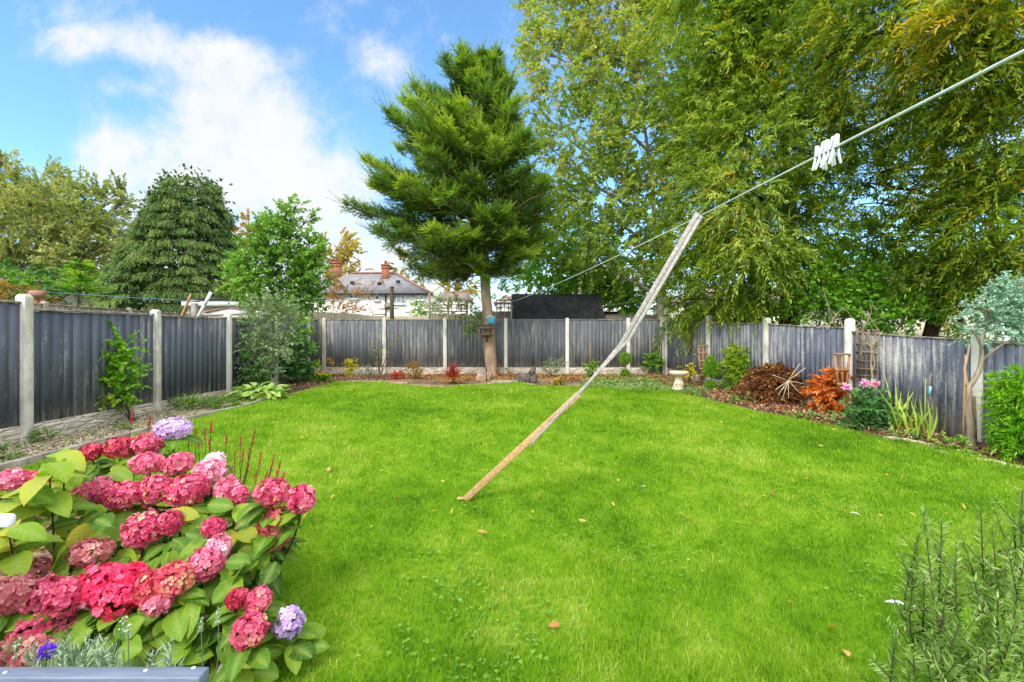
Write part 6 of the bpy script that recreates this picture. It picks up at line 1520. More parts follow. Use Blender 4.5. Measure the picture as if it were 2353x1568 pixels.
# --- bird box and feeder on the trunk
c = at(1128, 744, CY - .24); k = CY / F; bbx = thing('bird_box', 'turquoise bird box with a white pitched roof on the conifer trunk', 'bird box', c); b = MB(); w_ = 8.5 * k
b.prism([c + [-w_, 0, 0], c + [w_, 0, 0], c + [w_, 0, 13 * k], c + [0, 0, 17 * k], c + [-w_, 0, 13 * k]], (0, .13, 0)); b.build('box', M['blue_paint'], bbx, bevel=.004)
b = MB(); b.bar(c + [-w_ * 1.25, .06, 12.2 * k], c + [0, .06, 18 * k], .18, .018, up=(0, 0, 1)); b.bar(c + [0, .06, 18 * k], c + [w_ * 1.25, .06, 12.2 * k], .18, .018); b.build('roof', M['white_paint'], bbx)
b = MB(); V = []
b.tube([c + [0, -.006, 11 * k], c + [0, .01, 11 * k]], .03, 14); b.build('entrance_ring', M['white_paint'], bbx); b = MB(); b.tube([c + [0, -.009, 11 * k], c + [0, .01, 11 * k]], .02, 14); b.build('entrance_hole', M['black_metal'], bbx)
c = at(1117, 771, CY - .3); fd = thing('bird_feeder', 'dark wooden roofed bird table fixed to the conifer trunk', 'bird feeder', c); w_ = 15 * k
b = MB(); b.box(c + [.0, 0, 0], (2 * w_, .3, .025)); b.bar(c + [-w_, -.15, .02], c + [w_, -.15, .02], .015, .05); b.build('tray', M['feeder_wood'], fd)
b = MB()
for dx in (-1, 1):
    for dy in (-.11, .11): b.box(c + [dx * w_ * .8, dy, .12], (.025, .025, .22))
b.build('posts', M['feeder_wood'], fd)
b = MB(); b.bar(c + [-w_ * 1.1, -.1, .25], c + [w_ * 1.1, -.1, .25], .24, .02, up=(0, -.5, 1)); b.bar(c + [-w_ * 1.1, .1, .25], c + [w_ * 1.1, .1, .25], .24, .02, up=(0, .5, 1)); b.build('roof', M['feeder_wood'], fd)
b = MB(); b.bar(c + [0, .02, -.02], c + [.02, .2, -.22], .05, .05); b.build('bracket', M['feeder_wood'], fd)

# --- loose cover: bark, gravel, leaf litter, trailing ground cover
def scatter_poly(n, pts):
    P = np.array(pts)[:, :2]; mn, mx = P.min(0), P.max(0); out = np.zeros((0, 2))
    while len(out) < n:
        q = rng.uniform(mn, mx, (n * 2, 2)); ins = np.zeros(len(q), bool); j = len(P) - 1
        for i in range(len(P)):
            cnd = ((P[i, 1] > q[:, 1]) != (P[j, 1] > q[:, 1])) & (q[:, 0] < (P[j, 0] - P[i, 0]) * (q[:, 1] - P[i, 1]) / (P[j, 1] - P[i, 1] + 1e-9) + P[i, 0]); ins ^= cnd; j = i
        out = np.concatenate([out, q[ins]])
    out = out[:n]; return np.stack([out[:, 0], out[:, 1], ground_z(out[:, 0], out[:, 1]) + bumpz(out[:, 0], out[:, 1])], 1)


def flakes(name, label, cat, P, Lm, Wm, mat, h=.012, up=.75, rnd=None, kind='o6', lift=.006):
    n = len(P); LV = Leaves(); D = rdir(n) * [1, 1, .35]; LV.add(P + [0, 0, lift] + rng.uniform(0, h, (n, 1)) * [0, 0, 1.0], D, rng.normal(size=(n, 3)) * (1 - up) + [0, 0, 1.0], rng.uniform(*Lm, n), rng.uniform(*Wm, n), rng.random(n) if rnd is None else rnd)
    o = LV.build(name, mat, None, kind, .25, .2); return tag(o, label, cat, kind='stuff')


back = [gnd(*q) for q in edge_px[3:16]]
bk_corner = [(-6, 14.3), (-6, 11.2), tuple(gnd(655, 905)[:2]), tuple(gnd(715, 893)[:2]), tuple(gnd(775, 876)[:2]), (-3.5, 12.9), (-3.2, 14.3)]
flakes('bark_mulch', 'dark bark mulch in the far left corner of the border', 'bark mulch', scatter_poly(2600, bk_corner), (.03, .08), (.015, .035), M['mulch'], .03)
rbed = [tuple(gnd(*q)[:2]) for q in ((1560, 898), (1624, 915), (1753, 945), (1929, 982), (2035, 1000), (2120, 1014), (2240, 1050), (2353, 1075))] + [(7.2, 5.0), (7.0, 6.8), (6.4, 8.7), (5.9, 10.6), (5.3, 12.5), (4.85, 14.2), (4.0, 14.2)]
flakes('bark_mulch', 'reddish bark mulch along the right border', 'bark mulch', scatter_poly(9000, rbed), (.03, .085), (.015, .04), M['mulch'], .03)
flakes('leaf_litter', 'pale brown fallen leaves over the right border bark', 'leaf litter', scatter_poly(1900, rbed), (.05, .11), (.02, .045), M['lf_litter'], .03)
flakes('leaf_litter', 'orange brown needle litter along the back border', 'leaf litter', scatter_poly(3200, [(-3.6, 14.3), (-3.4, 13.0), (-1.5, 13.1), (-.6, 13.0), (.9, 13.1), (4.5, 13.0), (4.6, 14.3)]), (.04, .1), (.015, .04), M['lf_litter'], .03)


def pebbles(name, label, P, s):
    n = len(P); sz = rng.uniform(*s, n)[:, None, None]; O = np.array([(1, 0, 0), (0, 1, 0), (-1, 0, 0), (0, -1, 0), (0, 0, .6), (0, 0, -.4)]) [None] * sz * rng.uniform(.6, 1.2, (n, 6, 1)); a = rng.uniform(0, 2 * PI, n); c_, s_ = np.cos(a)[:, None], np.sin(a)[:, None]
    V = np.stack([O[..., 0] * c_ - O[..., 1] * s_, O[..., 0] * s_ + O[..., 1] * c_, O[..., 2]], -1) + P[:, None] + [0, 0, .006]
    f = np.array([(0, 1, 4), (1, 2, 4), (2, 3, 4), (3, 0, 4), (1, 0, 5), (2, 1, 5), (3, 2, 5), (0, 3, 5)]); i = np.arange(n)[:, None, None] * 6
    return tag(obj(name, V.reshape(-1, 3), [(f[None] + i).reshape(-1, 3)], M['pebble'], None, {'rnd': np.repeat(rng.random(n), 6)}), label, 'gravel', kind='stuff')


pebbles('gravel', 'buff gravel in the border along the left fence', scatter_poly(15000, [(-6.05, 3.4), (-5.02, 3.4), (-4.98, 8.3), (-5.1, 10.2), (-6.05, 10.6)]), (.010, .024))
fr = [(p[0], p[1]) for p in back]; 
pebbles('gravel', 'pale gravel strip between the lawn and the back border', scatter_poly(7500, fr[1:10] + [(x, y + .42) for x, y in fr[1:10]][::-1]), (.012, .028))
P = scatter_poly(1500, [tuple(gnd(1330, 895)[:2]), tuple(gnd(1545, 902)[:2]), tuple(gnd(1640, 922)[:2]), (4.9, 13.0), (4.5, 13.9), (2.3, 13.9)]); LV = Leaves()
sprays(LV, P, rdir(len(P)) * [1, 1, .2] + [0, 0, .35], .12, .3, 8, .05, .035, ang=55, jit=.4); tag(LV.build('ground_cover', M['lf_cover'], None, 'o6'), 'trailing grey green ground cover at the right end of the back border', 'ground cover', kind='stuff')
P = scatter_poly(260, [(-6, 3.5), (-5.1, 3.5), (-5.1, 9.5), (-6, 9.5)]); LV = Leaves(); sprays(LV, P, rdir(len(P)) * [1, 1, .2] + [0, 0, .5], .08, .3, 7, .035, .02, ang=50, jit=.4); tag(LV.build('border_weeds', M['lf_cover'], None, 'o6'), 'scattered little weeds in the left gravel border', 'weeds', kind='stuff')
# ================================================================== foreground: hydrangea
HB = np.array([-1.75, 2.35, float(ground_z(-1.75, 2.35))])
hyd = thing('hydrangea', 'large mophead hydrangea with red and pink heads in the near left corner', 'shrub', HB)
heads = [(398, 986, 43, 29, 'fl_lilac', 'lilac flower head at the top'), (211, 1039, 25, 22, 'fl_dark', None), (276, 1029, 36, 28, 'fl_dark', None), (343, 1019, 40, 27, 'fl_red', None), (337, 1065, 38, 28, 'fl_pink', None), (410, 1065, 37, 26, 'fl_pink', None),
         (483, 1082, 38, 32, 'fl_pale', 'pale pink flower head'), (495, 1056, 23, 17, 'fl_white', 'whitish small flower head'), (32, 1102, 36, 27, 'fl_pink', None), (93, 1096, 26, 18, 'fl_red', None), (195, 1138, 34, 30, 'fl_pink', None), (235, 1126, 36, 34, 'fl_pink', None), (284, 1138, 44, 36, 'fl_red', None),
         (357, 1126, 44, 38, 'fl_red', None), (430, 1126, 52, 40, 'fl_red', None), (525, 1126, 32, 36, 'fl_pink', None), (552, 1140, 20, 26, 'fl_pink', None), (625, 1130, 42, 35, 'fl_red', None), (692, 1147, 34, 36, 'fl_red', None), (629, 1195, 39, 34, 'fl_peach', None), (629, 1232, 37, 36, 'fl_peach', 'red head fading to peach'),
         (331, 1216, 48, 46, 'fl_red', None), (392, 1200, 28, 32, 'fl_red', None), (491, 1212, 28, 22, 'fl_red', None), (206, 1270, 50, 33, 'fl_dusky', 'dusky mauve pink flower head'), (503, 1258, 28, 32, 'fl_pale', None), (473, 1297, 42, 44, 'fl_pink', None), (235, 1345, 64, 52, 'fl_hot', 'bright crimson pink flower head'), (270, 1375, 52, 46, 'fl_hot', None), (300, 1330, 44, 36, 'fl_hot', None),
         (355, 1350, 46, 44, 'fl_peach', None), (400, 1330, 44, 42, 'fl_peach', 'red and cream flower head'), (360, 1385, 34, 28, 'fl_pink', None), (95, 1370, 56, 48, 'fl_red', None), (150, 1372, 44, 46, 'fl_red', None), (28, 1364, 50, 46, 'fl_dusky', None), (70, 1312, 44, 22, 'fl_dusky', None), (544, 1376, 22, 25, 'fl_dark', None), (594, 1380, 29, 33, 'fl_red', None),
         (574, 1449, 42, 42, 'fl_red', None), (664, 1429, 35, 37, 'fl_lilac', 'lilac flower head hanging low on the right'), (90, 1450, 58, 44, 'fl_red', None), (140, 1450, 40, 40, 'fl_dusky', None), (20, 1500, 44, 34, 'fl_dusky', None), (75, 1500, 44, 34, 'fl_dusky', None)]
HDY = lambda py: np.interp(py, [985, 1060, 1130, 1210, 1300, 1360, 1450, 1510], [3.05, 2.85, 2.6, 2.35, 2.1, 1.95, 1.88, 1.75])


def mophead(rx, rz, nfl, sd):
    """a rounded head of four-petalled florets; returns leaf arrays in unit-less metres about its centre"""
    r = np.random.default_rng(sd); LV = Leaves()
    i = np.arange(nfl) + .5; ph = np.arccos(1 - 1.72 * i / nfl); th = PI * (1 + 5 ** .5) * i
    d = np.stack([np.cos(th) * np.sin(ph), np.sin(th) * np.sin(ph), np.cos(ph)], 1); d = nrm(d + r.normal(size=d.shape) * .1)
    d = d @ np.array(Matrix.Rotation(math.radians(38), 3, 'X')).T      # heads face a little outwards
    lump = 1 + .06 * np.sin(d[:, 0] * 7 + sd) * np.sin(d[:, 2] * 6 + d[:, 1] * 5)
    C = d * np.array([rx, rx, rz]) * (lump * r.uniform(.88, 1.05, nfl))[:, None]
    nn = nrm(d + r.normal(size=d.shape) * .28); a0 = r.uniform(0, PI / 2, nfl); fs = r.uniform(.0135, .0195, nfl) ; tone = np.clip(r.normal(.5, .22, nfl) + .15 * np.sin(d[:, 0] * 3 + sd), 0, 1)
    u = nrm(np.cross(nn, [.3, .2, .9])); v = np.cross(nn, u)
    for q in range(4):
        a = a0 + q * PI / 2 + r.normal(size=nfl) * .12
        D = u * np.cos(a)[:, None] + v * np.sin(a)[:, None] + nn * r.uniform(.05, .5, (nfl, 1))
        LV.add(C + D * .0015, D, nn + r.normal(size=nn.shape) * .12, fs * r.uniform(.9, 1.15, nfl), fs * r.uniform(.95, 1.2, nfl), tone + r.normal(size=nfl) * .08)
    # inner layer that closes the head
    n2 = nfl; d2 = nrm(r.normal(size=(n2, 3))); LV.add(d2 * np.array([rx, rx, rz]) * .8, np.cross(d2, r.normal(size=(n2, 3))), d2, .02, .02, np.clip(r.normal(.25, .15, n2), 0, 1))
    return LV


def petal_mesh(name, LV, mat):
    P, D, Nn, L_, W_, R_a = LV.arr(); Sd = nrm(np.cross(D, Nn)); Nn = np.cross(Sd, D); a = L_[:, None]; w_ = W_[:, None]; n = len(P)
    V = np.stack([P, P + D * a * .35 + Sd * w_ * .42 + Nn * w_ * .06, P + D * a * .78 + Sd * w_ * .40 + Nn * w_ * .1, P + D * a - Nn * a * .02, P + D * a * .78 - Sd * w_ * .40 + Nn * w_ * .1, P + D * a * .35 - Sd * w_ * .42 + Nn * w_ * .06], 1)
    i = np.arange(n)[:, None] * 6
    return raw_mesh(name, V.reshape(-1, 3), [np.concatenate([i + np.array([0, 1, 2, 3]), i + np.array([0, 3, 4, 5])])], mat, {'rnd': np.clip(np.repeat(R_a, 6), 0, 1)})


hpos = []
for k, (px, py, rx, ry, mt, lab) in enumerate(heads):
    Y = HDY(py) + random.uniform(-.04, .04)
    if px > 600: Y = 2.35 if py < 1300 else 2.0
    c = at(px, py, Y); R1, R2 = rx / F * Y * .82, ry / F * Y * .8; hpos.append((c, R1, R2))
    LV = mophead(R1, R2, int(np.clip(2.0 * (R1 + .02) * (R2 + .02) * 4 * PI / .0009 * .5, 40, 330)), 100 + k)
    o = link('flower_head', petal_mesh('flower_head', LV, M[mt]), hyd, tuple(c - HB))
    if lab: o['label'] = lab
VN.clear(); hw_ = Wood(); Vs, Fs, Rs, Ms = [], [], [], []; kk = 0
for c, R1, R2 in hpos:
    base = HB + np.array([(c[0] - HB[0]) * .45 + random.uniform(-.08, .08), (c[1] - HB[1]) * .5, .02])
    under = c - [0, 0, R2 * .6]; md = (base + under) / 2 + np.array([(c[0] - HB[0]) * .15, (c[1] - HB[1]) * .1, .05])
    hw_.limb([base, md, under], .008, .0045, 6, K=8, wig=.006)
    for q in range(7):      # a whorl of leaves below each head
        a = random.uniform(0, 2 * PI); d = np.array([math.cos(a), math.sin(a) - .15, random.uniform(-.35, .25)])
        p0 = under + nrm(d) * R1 * .2 - [0, 0, random.uniform(.0, .14)]
        kk += leaf_into(Vs, Fs, Rs, Ms, p0, d, np.array([0, -.15, 1.0]) + rng.normal(size=3) * .22, random.uniform(.10, .17), random.uniform(.065, .10), np.clip(random.gauss(.42, .2), 0, 1), kk, droop=random.uniform(.15, .5), serr=.03)
    for q in range(4):
        t = random.uniform(.35, .85); p0 = base * (1 - t) + under * t + rng.normal(size=3) * .03; a = random.uniform(0, 2 * PI)
        kk += leaf_into(Vs, Fs, Rs, Ms, p0, np.array([math.cos(a), math.sin(a) - .35, random.uniform(-.4, .2)]), np.array([0, -.3, 1.0]) + rng.normal(size=3) * .3, random.uniform(.11, .17), random.uniform(.07, .105), np.clip(random.gauss(.3, .18), 0, 1), kk, droop=random.uniform(.2, .6), serr=.03)
# leaves on the shaded near face and the loose right-hand skirt: (px, py) tips region
skirt = [(420, 1460, 1.95), (470, 1490, 1.95), (440, 1400, 2.0), (520, 1430, 2.0), (490, 1370, 2.1), (455, 1500, 1.9), (535, 1490, 2.0), (400, 1430, 1.95), (350, 1450, 1.9), (300, 1450, 1.88), (330, 1500, 1.85), (600, 1310, 2.25), (590, 1270, 2.3), (565, 1300, 2.2), (540, 1250, 2.3), (560, 1190, 2.4), (575, 1230, 2.35), (525, 1320, 2.15), (610, 1275, 2.3),
         (440, 1190, 2.4), (545, 1340, 2.1), (560, 1400, 2.05), (250, 1220, 2.3), (210, 1190, 2.4), (140, 1210, 2.3), (60, 1250, 2.15), (30, 1200, 2.3), (90, 1180, 2.35), (180, 1230, 2.3), (290, 1290, 2.15), (130, 1290, 2.1), (20, 1300, 2.05), (400, 1260, 2.25), (430, 1240, 2.25), (380, 1280, 2.2), (470, 1160, 2.5), (520, 1180, 2.45), (30, 1430, 1.9), (215, 1440, 1.85), (190, 1480, 1.85), (240, 1500, 1.85), (280, 1510, 1.85), (385, 1500, 1.9), (10, 1270, 2.1), (60, 1215, 2.2), (150, 1160, 2.45), (635, 1480, 2.05), (510, 1530, 2.0), (430, 1540, 1.95)]
for px, py, Y in skirt:
    for q in range(3):
        p0 = at(px + random.uniform(-22, 22), py + random.uniform(-22, 22), Y + random.uniform(-.06, .12)); a = random.uniform(0, 2 * PI)
        d = np.array([math.cos(a) * .9 + (px - 300) / 600, math.sin(a) * .6 - .55, random.uniform(-.55, .15)])
        kk += leaf_into(Vs, Fs, Rs, Ms, p0 - nrm(d) * .06, d, np.array([0, -.55, .9]) + rng.normal(size=3) * .25, random.uniform(.11, .17), random.uniform(.07, .105), np.clip(random.gauss(.48, .22), 0, 1), kk, droop=random.uniform(.1, .4), serr=.03)
# the tall leafy shoots at the left with no flower
for (sx, sy, bx_, by_, Y, n) in ((112, 1062, 125, 1245, 2.25, 9), (50, 1130, 60, 1260, 2.2, 8), (20, 1215, 40, 1330, 2.0, 7), (250, 1085, 255, 1180, 2.7, 8), (140, 1040, 150, 1150, 2.5, 8)):
    tp_, bt_ = at(sx, sy, Y), at(bx_, by_, Y + .03); hw_.limb([bt_ - [0, 0, .25], bt_, tp_ - [0, 0, .02]], .006, .003, 6, K=8)
    for q in range(n):
        a = 2.4 * q + random.uniform(-.3, .3); t = 1 - .7 * q / n
        kk += leaf_into(Vs, Fs, Rs, Ms, bt_ + (tp_ - bt_) * t, np.array([math.cos(a), math.sin(a) - .2, random.uniform(-.05, .4)]), np.array([0, -.25, 1.0]) + rng.normal(size=3) * .2, random.uniform(.15, .2), random.uniform(.095, .12), np.clip(random.gauss(.72, .14), 0, 1), kk, droop=random.uniform(.3, .65), serr=.03)
V_, F_, R_a, M_a = np.concatenate(Vs), np.concatenate(Fs), np.concatenate(Rs), np.concatenate(Ms)
obj('foliage', V_, [F_], M['lf_hyd'], hyd, {'rnd': R_a, 'mid': M_a, 'vn': np.concatenate(VN)}, smooth=True)
hw_.build('stems', M['bark_red'], hyd)
# stone edging of its bed
b = MB()
for (px, py, px2, py2) in ((512, 1600, 545, 1520), (546, 1517, 572, 1470)):
    a_, c_ = gnd(px, py), gnd(px2, py2); b.bar(a_ + [0, 0, .03], c_ + [0, 0, .03], .07, .12)
tag(b.build('border_edging', M['stone_grey'], bevel=.012), 'rough stone edging below the hydrangea at the lawn', 'edging')
# persicaria spikes
c = np.array([-2.25, 3.75, float(ground_z(-2.25, 3.75))]); pr = thing('persicaria', 'slender red flower spikes rising behind the hydrangea', 'flower', c); W = Wood(); LV = Leaves(); LB = Leaves()
spk = [(470, 985), (486, 968), (520, 1000), (553, 1003), (560, 1035), (585, 988), (575, 1030), (540, 1040), (600, 1040), (631, 1040), (645, 1060), (655, 1085), (625, 1070), (500, 1030), (480, 1010), (615, 1085), (455, 1000), (572, 1060), (535, 1070), (640, 1085), (520, 1050), (305, 945), (345, 960), (432, 970), (448, 985), (590, 1080)]
for i, (px, py) in enumerate(spk):
    Y = 3.75 + random.uniform(-.35, .35); tp_ = at(px, py, Y); ln_ = random.uniform(.07, .13); b0 = np.array([c[0] + (tp_[0] - c[0]) * .55, Y - .1, c[2]]) if px > 440 else np.array([tp_[0] + .05, Y, c[2]])
    md = (b0 + tp_) / 2 + np.array([(tp_[0] - c[0]) * .1, 0, 0]); W.limb([b0, md, tp_], .0035, .002, 4, K=7)
    ax = nrm(tp_ - md); n = 46; t = rng.random(n); LV.add(tp_ - ax * ln_ * t[:, None] + rng.normal(size=(n, 3)) * .003, rdir(n) + ax * .5, rdir(n), .013, .010, rng.random(n))
    for q in range(4): LB.add((b0 * .7 + md * .3)[None] + rng.normal(size=(1, 3)) * .05, rdir(1) + [0, -.3, .3], rdir(1) + [0, 0, 1], .11, .035, rng.random(1))
W.build('stems', M['bark_red'], pr); LV.build('blossom', M['fl_spike'], pr, 'd4'); LB.build('foliage', M['lf_green'], pr, 'o6')
# lavender in front of the hydrangea, behind the bench rail
c = np.array([-1.12, 1.15, float(ground_z(-1.1, 1.15))]); lv = thing('lavender', 'silvery lavender sprigs just behind the blue grey bench rail', 'plant', c); W = Wood(); LV = Leaves(); FL = Leaves()
for i in range(46):
    px, py, Y = random.uniform(70, 420), random.uniform(1478, 1525), random.uniform(1.08, 1.32)
    if 300 < px < 345: continue
    tp_ = at(px, py, Y); b0 = tp_ + np.array([random.uniform(-.05, .05), random.uniform(-.02, .08), -random.uniform(.2, .34)]); W.limb([b0, (b0 + tp_) / 2 + rng.normal(size=3) * .01, tp_], .0022, .0014, 4, K=5)
    sprays(LV, np.repeat((b0 * .45 + tp_ * .55)[None], 2, 0), np.repeat((tp_ - b0)[None], 2, 0), .13, -.02, 15, .034, .0045, ang=42, jit=.2, flat=.0)
for (px, py, Y) in ((295, 1440, 1.15), (285, 1420, 1.2), (60, 1490, 1.12), (460, 1420, 1.2), (40, 1470, 1.1), (500, 1400, 1.25), (215, 1500, 1.1)):
    tp_ = at(px, py, Y); b0 = tp_ + np.array([random.uniform(-.12, .02), .03, -.3]); W.limb([b0, (b0 + tp_) / 2 + rng.normal(size=3) * .012, tp_], .0016, .001, 4, K=6)
    n = 30; FL.add(tp_ - [0, 0, 1.0] * rng.random((n, 1)) * .035 + rng.normal(size=(n, 3)) * .003, rdir(n), rdir(n), .009, .006, rng.random(n))
W.build('stems', M['lf_grey'], lv); LV.build('foliage', M['lf_grey'], lv, 'd4'); FL.build('blossom', M['lf_grey'], lv, 'd4')
c = at(108, 1497, 1.12); vf = thing('violet_flower', 'small bright violet flower among the lavender sprigs', 'flower', c - [0, 0, .3]); LV = Leaves(); n = 34; d = rdir(n); LV.add(np.repeat(c[None], n, 0) + d * .006, d, rdir(n), .015, .012, rng.random(n)); LV.build('blossom', M['fl_violet'], vf, 'o6'); b = Wood(); b.limb([c - [.02, 0, .3], c], .002, .0015, 4); b.build('stem', M['lf_green'], vf)

# bench: seen from behind, only the back's top rail shows
by0, zt_ = .958, CZ - .717 * .976; xr_ = (483 - CX) / F * .976
bn = thing('garden_bench', 'blue grey painted garden bench with its top rail across the near left corner', 'bench', (xr_ - .75, .75, float(ground_z(-1.3, .8))))
gz = float(ground_z(-1.3, .8)); b = MB(); b.box((xr_ - .75, by0, zt_ - .035), (1.5, .034, .07)); tr_ = b.build('top_rail', M['bench_paint'], bn, bevel=.0035)
b = MB()
for (px, py) in ((12, 1546), (335, 1541), (445, 1535)):
    Y = F * (CZ - zt_) / (py - HY); p = at(px, py, Y); b.lathe([(.0042, -.001), (.0042, .0012), (.002, .002)], p, 8)
b.build('screws', M['screw'], tr_)
for x in (xr_ - .05, xr_ - 1.45):
    b = MB(); b.box((x, by0 - .0345, (zt_ + gz) / 2 - .01), (.06, .034, zt_ - gz - .02)); b.build('leg', M['bench_paint'], bn, bevel=.003)
    b = MB(); b.box((x, by0 - .47, (gz + .40) / 2 + gz / 2), (.06, .05, .40)); b.build('leg', M['bench_paint'], bn, bevel=.003)
    b = MB(); b.box((x, by0 - .26, gz + .62), (.06, .44, .03)); b.build('armrest', M['bench_paint'], bn, bevel=.003)
b = MB()
for i in range(4): b.box((xr_ - .75, by0 - .1 - i * .105, gz + .42), (1.46, .085, .022))
b.build('seat', M['bench_paint'], bn, bevel=.003); b = MB()
for i in range(9): b.box((xr_ - .13 - i * .155, by0 - .01, gz + .42 + (zt_ - .07 - gz - .42) / 2), (.05, .02, zt_ - .07 - gz - .43))
b.build('backrest', M['bench_paint'], bn, bevel=.002)
# white plastic chair: only the corner of its back shows
Yc = 1.72; cz_ = at(0, 1181, Yc); cxr = at(31, 0, Yc)[0]; gz = float(ground_z(cxr, 1.6))
ch = thing('garden_chair', 'white plastic garden chair at the left edge before the hydrangea', 'chair', (cxr - .25, Yc - .2, gz)); b = MB()
top = cz_[2]; V = []
b.box((cxr - .25, Yc, top - .025), (.5, .035, .05)); b.build('backrest', M['pvc_white'], ch, bevel=.014); b = MB()
for i in range(5): b.box((cxr - .09 - i * .08, Yc + .001, (top - .05 + gz + .44) / 2), (.045, .015, top - .052 - gz - .44))
b.box((cxr - .25, Yc - .26, gz + .43), (.46, .44, .02)); b.build('seat', M['pvc_white'], ch, bevel=.006)
for dx in (-.02 - .03, -.45):
    for dy in (-.03, -.44): b = MB(); b.box((cxr + dx - .06, Yc + dy, gz + .21), (.04, .035, .42)); b.build('leg', M['pvc_white'], ch, bevel=.005)

# clover and broad-leaved weeds through the near lawn
n = 9000; yc = np.exp(rng.uniform(np.log(1.9), np.log(6.5), n)); xc = rng.uniform(-1, 1, n) * (yc * 1.2) ; pat = np.sin(xc * 2.3 + 1.3 * np.sin(yc * 1.9)) * np.sin(yc * 2.1 + 1.1 * np.sin(xc * 1.7)) + rng.normal(size=n) * .25
ok = (pat > .55) & (yc < y_hi(xc) - .1) & (yc > y_lo(xc) + .03) & (xc < 6.5) & (xc > -4.8); xc, yc = xc[ok], yc[ok]; n = len(xc)
P = np.repeat(np.stack([xc, yc, lawn_z(xc, yc) + rng.uniform(.018, .036, n)], 1), 3, 0); a = np.repeat(rng.uniform(0, 6.28, n), 3) + np.tile([0, 2.09, 4.19], n)
LV = Leaves(); LV.add(P, np.stack([np.cos(a), np.sin(a), rng.uniform(-.1, .5, n * 3)], 1), rng.normal(size=(n * 3, 3)) * .3 + [0, 0, 1.0], np.repeat(rng.uniform(.010, .019, n), 3), np.repeat(rng.uniform(.009, .016, n), 3), np.repeat(rng.random(n), 3))
tag(LV.build('clover', M['lf_clover'], None, 'o6'), 'small clover leaves through the near lawn', 'clover', kind='stuff')

# ================================================================== rosemary, near right
c = np.array([1.75, 1.55, float(ground_z(1.75, 1.55))]); ro = thing('rosemary', 'big rosemary bush with needle leaves in the near right corner', 'shrub', c); W = Wood(); LV = Leaves()
tipsr = [(2108, 1172, 1.55), (2150, 1190, 1.6), (2240, 1165, 1.6), (2265, 1210, 1.55), (2335, 1120, 1.5), (2350, 1180, 1.5), (2090, 1275, 1.6), (2110, 1330, 1.6), (2180, 1290, 1.55), (2300, 1260, 1.5), (2225, 1330, 1.5), (2150, 1400, 1.5), (2330, 1320, 1.4), (2280, 1370, 1.4), (2190, 1430, 1.4), (2040, 1482, 1.45), (2085, 1500, 1.4), (2120, 1530, 1.35), (2180, 1520, 1.3), (2250, 1470, 1.35), (2320, 1440, 1.3), (2260, 1560, 1.2), (2200, 1600, 1.25), (2340, 1530, 1.2), (2320, 1600, 1.15), (2150, 1600, 1.3), (2390, 1250, 1.45), (2400, 1350, 1.4), (2380, 1480, 1.3), (2200, 1240, 1.6), (2320, 1210, 1.6), (2240, 1420, 1.45), (2130, 1450, 1.5), (2300, 1490, 1.3), (2090, 1570, 1.4), (2400, 1140, 1.55), (2100, 1220, 1.6), (2170, 1340, 1.55), (2350, 1400, 1.45), (2260, 1280, 1.6), (2210, 1480, 1.45), (2290, 1420, 1.5), (2340, 1250, 1.6), (2150, 1490, 1.5), (2230, 1540, 1.4)]
for (px, py, Y) in tipsr:
    tp_ = at(px + 14, py + 6, Y); b0 = np.array([c[0] + (tp_[0] - c[0]) * .35, c[1] + random.uniform(-.1, .12), c[2] + max(0.05, (tp_[2] - c[2]) * .25)]); out = (tp_[0] - c[0])
    md = b0 * .45 + tp_ * .55 + np.array([out * .22, 0, -.06]) + rng.normal(size=3) * .035; C = W.limb([b0, md, tp_], .0042, .0015, 6, K=12)
    seg = C[5:]; T_ = len(seg) - 1
    sprays(LV, seg[:-1], seg[1:] - seg[:-1], np.linalg.norm(seg[1:] - seg[:-1], axis=1), 0, 22, .036, .0068, ang=46, jit=.3, flat=.0, s0=0, taper=0, r0=rng.uniform(.3, .7, T_), upn=.3, rv=.2)
    for q in range(5):
        p = C[random.randint(4, 10)]; d = nrm(nrm(tp_ - md) + rng.normal(size=3) * .7 + [0, 0, .2]); l_ = random.uniform(.07, .19)
        ln = sprays(LV, p[None], d[None], l_, -.05, 22, .034, .0066, ang=44, jit=.25, flat=0, s0=.05, taper=.25, r0=[random.uniform(.35, .95)], upn=.3, rv=.2); W.twigs(ln, .0022, .001)
W.build('stems', M['lf_olivebush'] if False else M['bark_dark'], ro); LV.build('foliage', M['lf_rose'], ro, 'd4', .2, .12)

# ================================================================== clothes line, prop and pegs
PT = at(1604, 499, 3.5); FAR = at(1173, 695, 14.6); NEAR = at(2353, 118, .9); EXT = NEAR + (NEAR - PT) * .35
b = MB(); pts = [EXT, NEAR]
for t in np.linspace(.1, 1, 8): pts.append(NEAR + (PT - NEAR) * t)
for t in np.linspace(.06, 1, 14): p = PT + (FAR - PT) * t; pts.append(p - [0, 0, .05 * 4 * t * (1 - t)])
b.tube(pts, .0042, 8, rnd=.5); tag(b.build('washing_line', M['rope'], smooth=True), 'pale washing line running from the near right over the prop to the back', 'washing line')
b = MB(); b.tube([at(1175, 760, 14.62), at(1175, 690, 14.62)], .03, 8); b.lathe([(.03, 0), (.045, .01), (.045, .03), (.01, .045)], at(1175, 690, 14.62), 8); tag(b.build('washing_line_post', M['stone_grey']), 'slim grey post holding the far end of the washing line by the black shed', 'post')
pp = thing('clothes_prop', 'long spliced timber prop holding up the washing line on the lawn', 'clothes prop', gnd(1070, 1150))
ft = gnd(1068, 1164) + [0, 0, .06]; J1 = at(1330, 906, 3.98); J2 = at(1441, 779, 3.78)
u_ = lambda a, c: nrm(c - a)
sd_ = -nrm(np.cross([.1, 1.0, 0], PT - ft))      # to the upper left, square to the view
